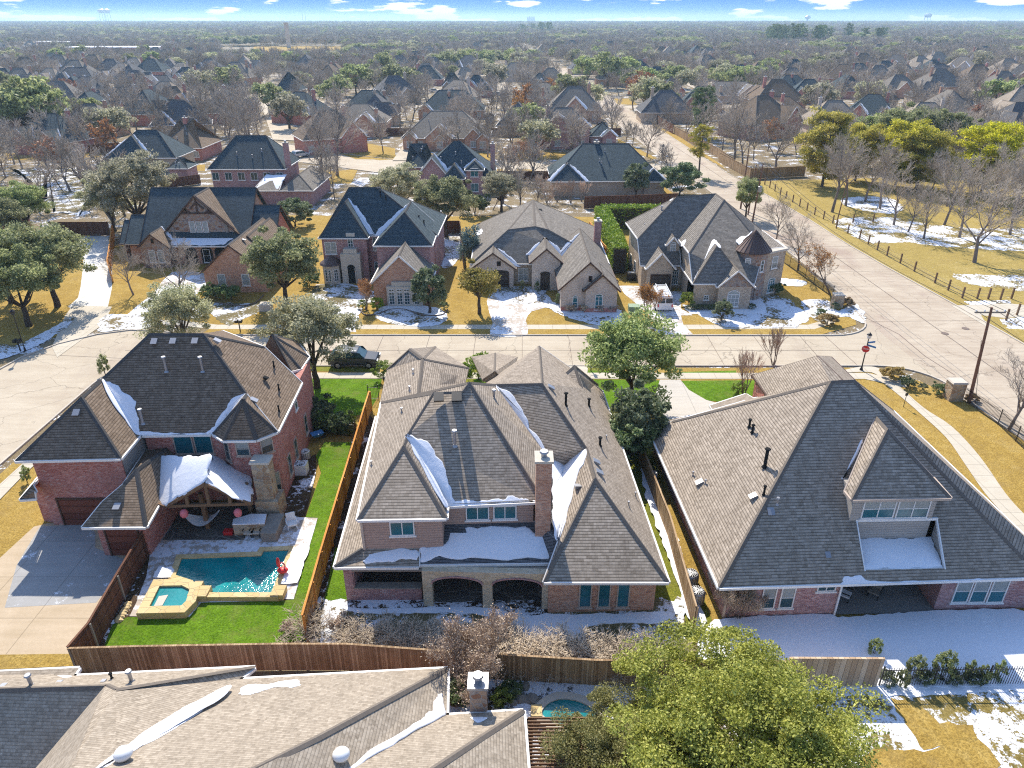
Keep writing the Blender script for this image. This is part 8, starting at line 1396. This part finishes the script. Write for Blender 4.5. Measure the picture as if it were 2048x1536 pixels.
# ---------------------------------------------------------------- the wooded suburb beyond: single trees and houses, then the mass
rf = random.Random(77)
HS = [(o.location.x, o.location.y, 11) for o in bpy.data.objects if o.type == 'EMPTY' and o.get('category') == 'house']
def roadx(y): return (40.8 - (y - 84) * .043, 52.6 - (y - 84) * .037)
def free(x, y, r=3):
    a, b = roadx(y)
    if a - 2.5 < x < b + 3: return False
    if 160 < y < 183 and -78 < x < 40: return False
    if 294 < y < 313 and -100 < x < 112: return False
    if onroad(x, y): return False
    if y < 126 and -60 < x < 42: return False
    if 40 < x < 120 and y < 150: return False
    if x < -40 and y < 120: return False
    for hx, hy, hr in HS:
        if abs(x - hx) < hr and abs(y - hy) < hr * .8 + 1 or (abs(x - hx * y / hy) < 9 and 0 < hy - y < 24 and (int(x * 7 + y * 3) % 4)): return False
    return True
RD = [((-25, 180), (-27, 297), 7), ((-230, 376), (230, 376), 8), ((-300, 476), (300, 476), 8), ((-114, 318), (-120, 470), 8), ((-64, 213), (-100, 318), 8), ((92, 300), (97, 470), 8), ((-6, 378), (-9, 600), 8)]
def onroad(x, y):
    for (ax, ay), (bx, by), w_ in RD:
        t = ((x - ax) * (bx - ax) + (y - ay) * (by - ay)) / ((bx - ax) ** 2 + (by - ay) ** 2)
        if 0 <= t <= 1 and math.hypot(x - ax - t * (bx - ax), y - ay - t * (by - ay)) < w_: return True
    return False
def clearing(x, y):
    q = x / y
    return (-.66 < q < -.44 and 690 < y < 850) or (-.71 < q < -.46 and 930 < y < 1060) or (-.37 < q < -.21 and 640 < y < 1010) or (-.2 < q < -.05 and 380 < y < 400)
def inview(x, y, m_=1.06): return abs(x) < (y * .7112 + 6) * m_
# more houses of the suburb, each copied from five full models further back
protos = []
for i, (rm, wm, gb) in enumerate((('sh_teal', 'br_red', [(.1, .45, 1.2, .2, False, 1.1), (.6, .95, 1.6, 0, False, 1.0)]), ('sh_grey', 'br_or', [(.3, .7, 1.4, .2, False, 1.0)]), ('sh_char', 'br_tan', [(.05, .4, 1.5, .3, True, 1.2), (.5, .8, 1.0, 0, False, 1.0)]), ('sh_brown', 'br_red', [(.55, .95, 1.2, .2, False, 1.1)]), ('sh_tan', 'br_pale', [(.0, .3, 1.0, 0, False, 1.0), (.35, .75, 1.5, .4, False, 1.05)]))):
    W_ = 17; h = House('suburban_house', 'x', (0, 0), 0, 'houses scattered among the far trees'); ze = 3.2 + .5 * (i % 2); h.hip(-W_ / 2, W_ / 2, -6.5, 6.5, ze, .95, (0, 0), rm, 'cap' if i else 'cap_dk', wall=wm, axis='x')
    for g_ in gb: h.gable(-W_ / 2 + g_[0] * W_, -W_ / 2 + g_[1] * W_, -6.5 - g_[2], 0, ze + g_[3], g_[5], rm, wall=wm, hipf=g_[4], snow='r', main=(-6.5, ze, .95))
    for u in (-6.5, -2.5, 2, 6): h.win((-8.5, -6.08), (8.5, -6.08), u + 8.5 - .7, u + 8.5 + .7, .8, 2.3, 2, 1, gl='blind')
    h.chimney(4.5, 1.0, ze, ze + 6.8, .9, .8, wm, 'cast'); h.done(); protos.append(h.o)
def dup(root, loc, rz, s=1.0, kids=True):
    r = root.copy(); link(r); r.location = loc; r.rotation_euler = (0, 0, rz); r.scale = (s, s, s)
    if kids:
        for ch in root.children:
            c = ch.copy(); link(c); c.parent = r
            for g_ in ch.children: d = g_.copy(); link(d); d.parent = c
    return r
cells = []
y = 196.0
while y < 980:
    dx = 24 if y < 500 else 34; n_ = int(y * .73 / dx)
    for i in range(-n_, n_ + 1): cells.append((i * dx + rf.uniform(-4, 4), y + rf.uniform(-4, 4)))
    y += 30 if y < 500 else 52
used = [False] * 5; cnt = 0; FH = []
for x, y in cells:
    if not inview(x, y, 1.0) or not free(x, y) or any(abs(x - hx) < 20 and abs(y - hy) < 22 for hx, hy, _ in HS) or clearing(x, y): continue
    if x > 55 and y < 200: continue
    if rf.random() < (.12 if y < 420 else .3): continue
    i = rf.randrange(5); s = rf.uniform(.85, 1.15); rz = rf.choice((0, 0, math.pi, math.pi / 2, -.3, .4)) + rf.uniform(-.15, .15)
    o = protos[i] if not used[i] else dup(protos[i], (x, y, 0), rz, s); 
    if not used[i]: o.location = (x, y, 0); o.rotation_euler = (0, 0, rz); used[i] = True
    o['label'] = ('teal grey roofed', 'grey roofed', 'charcoal roofed', 'brown roofed', 'tan roofed')[i] + ' brick house half hidden among the far bare trees'; o['group'] = ('teal grey', 'grey', 'charcoal', 'brown', 'tan')[i] + ' roofed houses among the far trees'
    FH.append((x, y, 12 if abs(math.sin(rz)) < .7 else 9)); cnt += 1
    if cnt > 290: break
HS += FH
# individual trees of the middle distance
def near_tree(x, y, r=5.5): return any((x - a) ** 2 + (y - b) ** 2 < r * r for a, b, _ in TREES)
mid = {'bare_lo': 0, 'oak_lo': 0, 'greyoak_lo': 0, 'rust_lo': 0}; lab = {'bare_lo': 'bare grey brown tree among the houses beyond the first street', 'oak_lo': 'evergreen oak among the houses beyond the first street', 'greyoak_lo': 'grey green oak among the houses beyond the first street', 'rust_lo': 'tree with rusty dead leaves among the houses beyond the first street'}
for (x, y, s, kd) in [GV('t2', 330, 560)[:2] + (1.45, 'oak_lo'), GV('t2', 450, 565)[:2] + (1.3, 'oak_lo'), GV('t2', 560, 575)[:2] + (1.5, 'oak_lo'), GV('t2', 640, 560)[:2] + (1.25, 'oak_lo'), GV('t2', 480, 480)[:2] + (1.5, 'oak_lo'), GV('t2', 1680, 500)[:2] + (1.5, 'oak_lo'), GV('t2', 1800, 520)[:2] + (1.7, 'oak_lo'), GV('t2', 1900, 500)[:2] + (1.5, 'oak_lo'), GV('t2', 1600, 640)[:2] + (1.2, 'greyoak_lo'), GV('t2', 1700, 650)[:2] + (1.1, 'greyoak_lo'),
        GV('t2', 1950, 645)[:2] + (1.5, 'rust_lo'), GV('t2', 2020, 640)[:2] + (1.6, 'rust_lo'), GV('t2', 1300, 700)[:2] + (1.35, 'rust_lo'), GV('m1', 1080, 520)[:2] + (1.0, 'greyoak_lo'), GV('m1', 300, 500)[:2] + (1.6, 'oak_lo'), GV('m1', 450, 520)[:2] + (1.7, 'oak_lo'), GV('m1', 120, 480)[:2] + (1.5, 'oak_lo'), GV('m1', 1180, 560)[:2] + (1.1, 'greyoak_lo'), GV('m1', 830, 600)[:2] + (1.3, 'bare_lo'), GV('m1', 650, 640)[:2] + (1.2, 'bare_lo'), GV('m1', 1400, 470)[:2] + (1.4, 'bare_lo'), GV('m1', 1600, 480)[:2] + (1.3, 'bare_lo'), GV('m1', 400, 760)[:2] + (.9, 'bare_lo'), GV('m1', 60, 900)[:2] + (1.0, 'bare_lo'), GV('m1', 150, 760)[:2] + (1.0, 'bare_lo'), GV('m1', 500, 820)[:2] + (1.0, 'bare_lo'),
        GV('m2', 250, 480)[:2] + (1.5, 'bare_lo'), GV('m2', 400, 500)[:2] + (1.4, 'bare_lo'), GV('m2', 600, 520)[:2] + (1.5, 'bare_lo'), GV('m2', 720, 530)[:2] + (1.45, 'bare_lo'), GV('m2', 1020, 400)[:2] + (1.1, 'greyoak_lo'), GV('m2', 820, 260)[:2] + (1.2, 'oak_lo'), GV('m2', 140, 420)[:2] + (1.4, 'bare_lo'), GV('m4', 880, 440)[:2] + (.75, 'bare_lo'), GV('m4', 980, 560)[:2] + (.65, 'bare_lo'), GV('m4', 1050, 570)[:2] + (.6, 'bare_lo'), GV('m3', 1500, 600)[:2] + (1.1, 'bare_lo'), GV('m3', 1750, 640)[:2] + (1.3, 'bare_lo'), GV('m3', 1950, 640)[:2] + (1.2, 'bare_lo'), GV('m3', 1000, 600)[:2] + (.8, 'bare_lo'), GV('m3', 1450, 430)[:2] + (1.2, 'rust_lo')]:
    plant(kd, (x, y), s, lab[kd], group='trees standing among the middle distance houses'); mid[kd] += 1
tot = 0; y = 120.0
while tot < 520 and y < 420 and mid['bare_lo'] < 292:
    n_ = int(y * 1.5 / 8.5)
    for i in range(n_):
        x = rf.uniform(-1, 1) * (y * .73 + 8); yy = y + rf.uniform(-3, 3)
        if not free(x, yy) or near_tree(x, yy): continue
        u = rf.random(); kd = 'bare_lo' if u < .87 else 'oak_lo' if u < .92 else 'greyoak_lo' if u < .96 else 'rust_lo'
        if kd == 'bare_lo' and mid[kd] >= 296: break
        if yy < 126 and rf.random() < .3: continue
        mid[kd] += 1; tot += 1; plant(kd, (x, yy), rf.uniform(.85, 1.3) * (1.1 if 'oak' in kd else 1), lab[kd], group='trees standing among the middle distance houses')
    y += 7.5
Y0 = y
# the mass of far trees: real crowns repeated over the plain
def gn_scatter(name, label, pts, scl, idx, sources):
    me = bpy.data.meshes.new(name); me.vertices.add(len(pts)); me.vertices.foreach_set('co', np.asarray(pts, np.float32).ravel())
    for nm, ty, dat in (('scl', 'FLOAT', scl), ('idx', 'INT', idx), ('rot', 'FLOAT', np.random.default_rng(4).random(len(pts)) * 6.28)): at = me.attributes.new(nm, ty, 'POINT'); at.data.foreach_set('value', np.asarray(dat, np.float32 if ty == 'FLOAT' else np.int32))
    o = link(bpy.data.objects.new(name, me)); ng = bpy.data.node_groups.new(name, 'GeometryNodeTree'); ng.interface.new_socket('Geometry', in_out='INPUT', socket_type='NodeSocketGeometry'); ng.interface.new_socket('Geometry', in_out='OUTPUT', socket_type='NodeSocketGeometry')
    n = ng.nodes; gi, go = n.new('NodeGroupInput'), n.new('NodeGroupOutput'); ip = n.new('GeometryNodeInstanceOnPoints'); jg = n.new('GeometryNodeJoinGeometry')
    for s in reversed(sources): oi = n.new('GeometryNodeObjectInfo'); oi.inputs['Object'].default_value = s; oi.inputs['As Instance'].default_value = True; ng.links.new(oi.outputs['Geometry'], jg.inputs[0])
    def attr(nm, ty): a = n.new('GeometryNodeInputNamedAttribute'); a.data_type = ty; a.inputs['Name'].default_value = nm; return a.outputs[0]
    cx = n.new('ShaderNodeCombineXYZ'); ng.links.new(attr('rot', 'FLOAT'), cx.inputs[2]); e2r = n.new('FunctionNodeEulerToRotation'); ng.links.new(cx.outputs[0], e2r.inputs[0])
    ng.links.new(gi.outputs[0], ip.inputs['Points']); ng.links.new(jg.outputs[0], ip.inputs['Instance']); ip.inputs['Pick Instance'].default_value = True; ng.links.new(attr('idx', 'INT'), ip.inputs['Instance Index']); ng.links.new(e2r.outputs[0], ip.inputs['Rotation']); ng.links.new(attr('scl', 'FLOAT'), ip.inputs['Scale'])
    ng.links.new(ip.outputs[0], go.inputs[0]); md = o.modifiers.new('scatter', 'NODES'); md.node_group = ng; return tag(o, label, 'trees', kind='stuff')
src = {}
for o in bpy.data.objects:
    if o.parent and o.data and o.name.split('.')[0] in ('crown', 'branches', 'foliage'):
        for kd in ('bare_lo', 'oak_lo', 'greyoak_lo', 'rust_lo'):
            for v_, ms in enumerate(LIB[kd]):
                if o.data == ms[1]: src.setdefault((kd, v_), o)
order = [(kd, v_) for kd in ('bare_lo', 'greyoak_lo', 'oak_lo', 'rust_lo') for v_ in range(len(LIB[kd])) if (kd, v_) in src]; S_ = [src[k_] for k_ in order]
rg = np.random.default_rng(8); P_, Sc, Ix = [], [], []
wts = np.array([{'bare_lo': .36, 'greyoak_lo': .035, 'oak_lo': .014, 'rust_lo': .05}[k_[0]] for k_ in order]); wts /= wts.sum()
y = Y0
while y < 5200:
    gap = 6.5 if y < 900 else 6.5 + (y - 900) * .006; n_ = int(y * 1.46 / gap)
    xs = rg.uniform(-1, 1, n_) * (y * .73 + 10); ys = y + rg.uniform(-gap, gap, n_) * .6
    wave = np.sin(xs * .013 + ys * .009) + np.sin(xs * .031 - ys * .017 + 2)
    for x, yy, wv_ in zip(xs, ys, wave):
        if yy < 1000 and not free(x, yy): continue
        if clearing(x, yy): continue
        if wv_ > 1.25 and yy < 2500: continue
        P_.append((x, yy, 0)); Ix.append(int(rg.choice(len(order), p=wts)) if wv_ > -1.5 else int(rg.choice([i for i, k_ in enumerate(order) if 'oak' in k_[0]]))); Sc.append(rg.uniform(.8, 1.3) * (1 if yy < 900 else min(2.2, 1 + (yy - 900) * .0004)))
    y += gap * .95
gn_scatter('far_woods', 'mass of bare and evergreen trees fading into the distance', P_, Sc, Ix, S_); print('far trees', len(P_), 'mid', mid, 'houses', cnt)
# pine grove on the right, far pines on the left
pn = [i for i in range(len(LIB['pine_lo']))]
for i in range(34):
    px = rf.uniform(1530, 1775) if i < 26 else rf.uniform(1020, 1100); q = G(px, rf.uniform(84, 96) if i < 26 else rf.uniform(68, 73)); plant('pine_lo', q, rf.uniform(1.6, 2.2) * (1 if i < 26 else 1.05), 'dark green pine in a grove standing above the far woods', group='far pine groves')
# long low school-like building, fields, towers and the far skyline
def block(name, label, cat, k, x0, x1, yb, h, d_, m, rm='snow', z0=0):
    a, b = GV(k, x0, yb), GV(k, x1, yb); o = thing(name, label, cat, ((a.x + b.x) / 2, a.y, 0)); MB().box(a.x, b.x, a.y, a.y + d_, z0, h).build('wall', M[m], o, o.location); MB().box(a.x - .4, b.x + .4, a.y - .4, a.y + d_ + .4, h, h + .5).build('roof', M[rm], o, o.location)
    n_ = max(3, int((b.x - a.x) / 9))
    for i in range(n_): xx = a.x + (b.x - a.x) * (i + .5) / n_; MB().box(xx - 1.3, xx + 1.3, a.y - .08, a.y + .02, h * .3, h * .75).build('window', M['glass'], o, o.location)
block('school_building', 'long low red brick building with a white snowy flat roof', 'building', 't1', 215, 700, 272, 5, 30, 'br_red'); block('school_building', 'second red brick wing with a snowy flat roof in front of the long one', 'building', 't1', 380, 1010, 318, 6, 34, 'br_red')
block('office_building', 'pale square building standing on the horizon right of centre', 'building', 'f', 1054, 1070, 47, 60, 80, 'siding_g', 'siding_g'); block('warehouse', 'distant white roofed shed left of centre', 'building', 't2', 415, 495, 140, 8, 60, 'white'); block('warehouse', 'white roofed greenhouse block behind the bare trees', 'building', 't2', 765, 925, 330, 4.5, 14, 'white')
def tower(x, y0, base_y, label, legs=True):
    q = G(x, base_y); k_ = q.y / FPX; topz = CAMH + (40 - y0) * k_ * 1.02; o = thing('water_tower', label, 'water tower', q[:]); r_ = 6.2 * k_
    if legs:
        MB().lathe((0, 0, topz - 5 * k_), [(r_ * .6, -.2 * r_), (r_, .15 * r_), (r_, .6 * r_), (r_ * .5, .85 * r_), (0.1, .9 * r_)], 20).build('tank', M['metal'], o, uv=False)
        for i in range(6): t = i * math.pi / 3; MB().tube((r_ * .9 * math.cos(t), r_ * .9 * math.sin(t), 0), (r_ * .85 * math.cos(t), r_ * .85 * math.sin(t), topz - 5 * k_), .8).build('leg', M['metal'], o, uv=False)
    else: MB().lathe((0, 0, 0), [(r_ * .25, 0), (r_ * .25, topz - 6 * k_), (r_ * .8, topz - 4 * k_), (r_ * .8, topz - 2 * k_), (r_ * .3, topz)], 16).build('tank', M['metal'], o, uv=False)
tower(209, 23, 50, 'grey legged water tower on the left horizon'); tower(219, 23, 50, 'second legged water tower touching the first on the left horizon'); tower(1613, 33, 50, 'single stem water tower on the right horizon', False); tower(1852, 30, 50, 'broad water tower on the far right horizon')
for x, y0 in ((607, 27), (613, 27)): q = G(x, 52); tag(MB().tube((q.x, q.y, 0), (q.x, q.y, CAMH + (40 - y0) * q.y / FPX), 1.6, .9, 6).build('radio_mast', M['metal'], uv=False), 'thin mast on the horizon, one of a pair left of centre', 'mast', 'pair of thin masts on the horizon')
q = G(578, 95); ot = thing('brick_tower', 'pale orange brick bell tower above the far woods', 'tower', q[:]); hh = CAMH - (46 - 40) * q.y / FPX; MB().box(-2.1, 2.1, -2.1, 2.1, 0, hh).build('shaft', M['br_pale'], ot, q); MB().box(-2.4, 2.4, -2.4, 2.4, hh, hh + 1.5).build('cap', M['cast'], ot, uv=False)
for m_ in ot.children:
    if m_.name.startswith('shaft'): m_.data.transform(Matrix.Translation((q.x, q.y, 0)))
sheet('field', [(500, 113), (508, 93), (700, 92), (706, 112)], M['gold'], .04, k='f')
# gently rolling wooded ground to the horizon
rg = np.random.default_rng(3); nx, ny = 150, 46; xs = np.linspace(-1, 1, nx); ysd = np.geomspace(3200, 8800, ny); vv_ = []
for j, yy in enumerate(ysd):
    for x in xs: X0 = x * yy * .85; vv_.append((X0, yy, -6 + 17 * (.5 + .5 * math.sin(X0 * .0011 + yy * .0007) * math.cos(X0 * .0004 - yy * .0011)) * min(1, (yy - 3200) / 2500) + rg.uniform(0, 6.5)))
F_ = [(j * nx + i, j * nx + i + 1, (j + 1) * nx + i + 1, (j + 1) * nx + i) for j in range(ny - 1) for i in range(nx - 1)]
hm_ = grass('hill_woods', (.045, .06, .045), (.08, .09, .07), (.14, .13, .11), .01); hb_ = MB(); hb_.v = vv_; hb_.f = F_; tag(hb_.build('hills', hm_, uv=False), kind='structure')
# ---------------------------------------------------------------- the air
hz = MB().box(-9000, 9000, -60, 9000, -8, 78).build('haze', bpy.data.materials.new('haze'), uv=False); tag(hz, 'thin blue haze in the distant air', kind='stuff')
hm2 = hz.data.materials[0]; hm2.use_nodes = True; t_ = hm2.node_tree; t_.nodes.clear(); pv = t_.nodes.new('ShaderNodeVolumePrincipled'); mo = t_.nodes.new('ShaderNodeOutputMaterial'); t_.links.new(pv.outputs[0], mo.inputs['Volume'])
pv.inputs['Color'].default_value = (.55, .8, 1.0, 1); pv.inputs['Density'].default_value = .00014; pv.inputs['Anisotropy'].default_value = .35
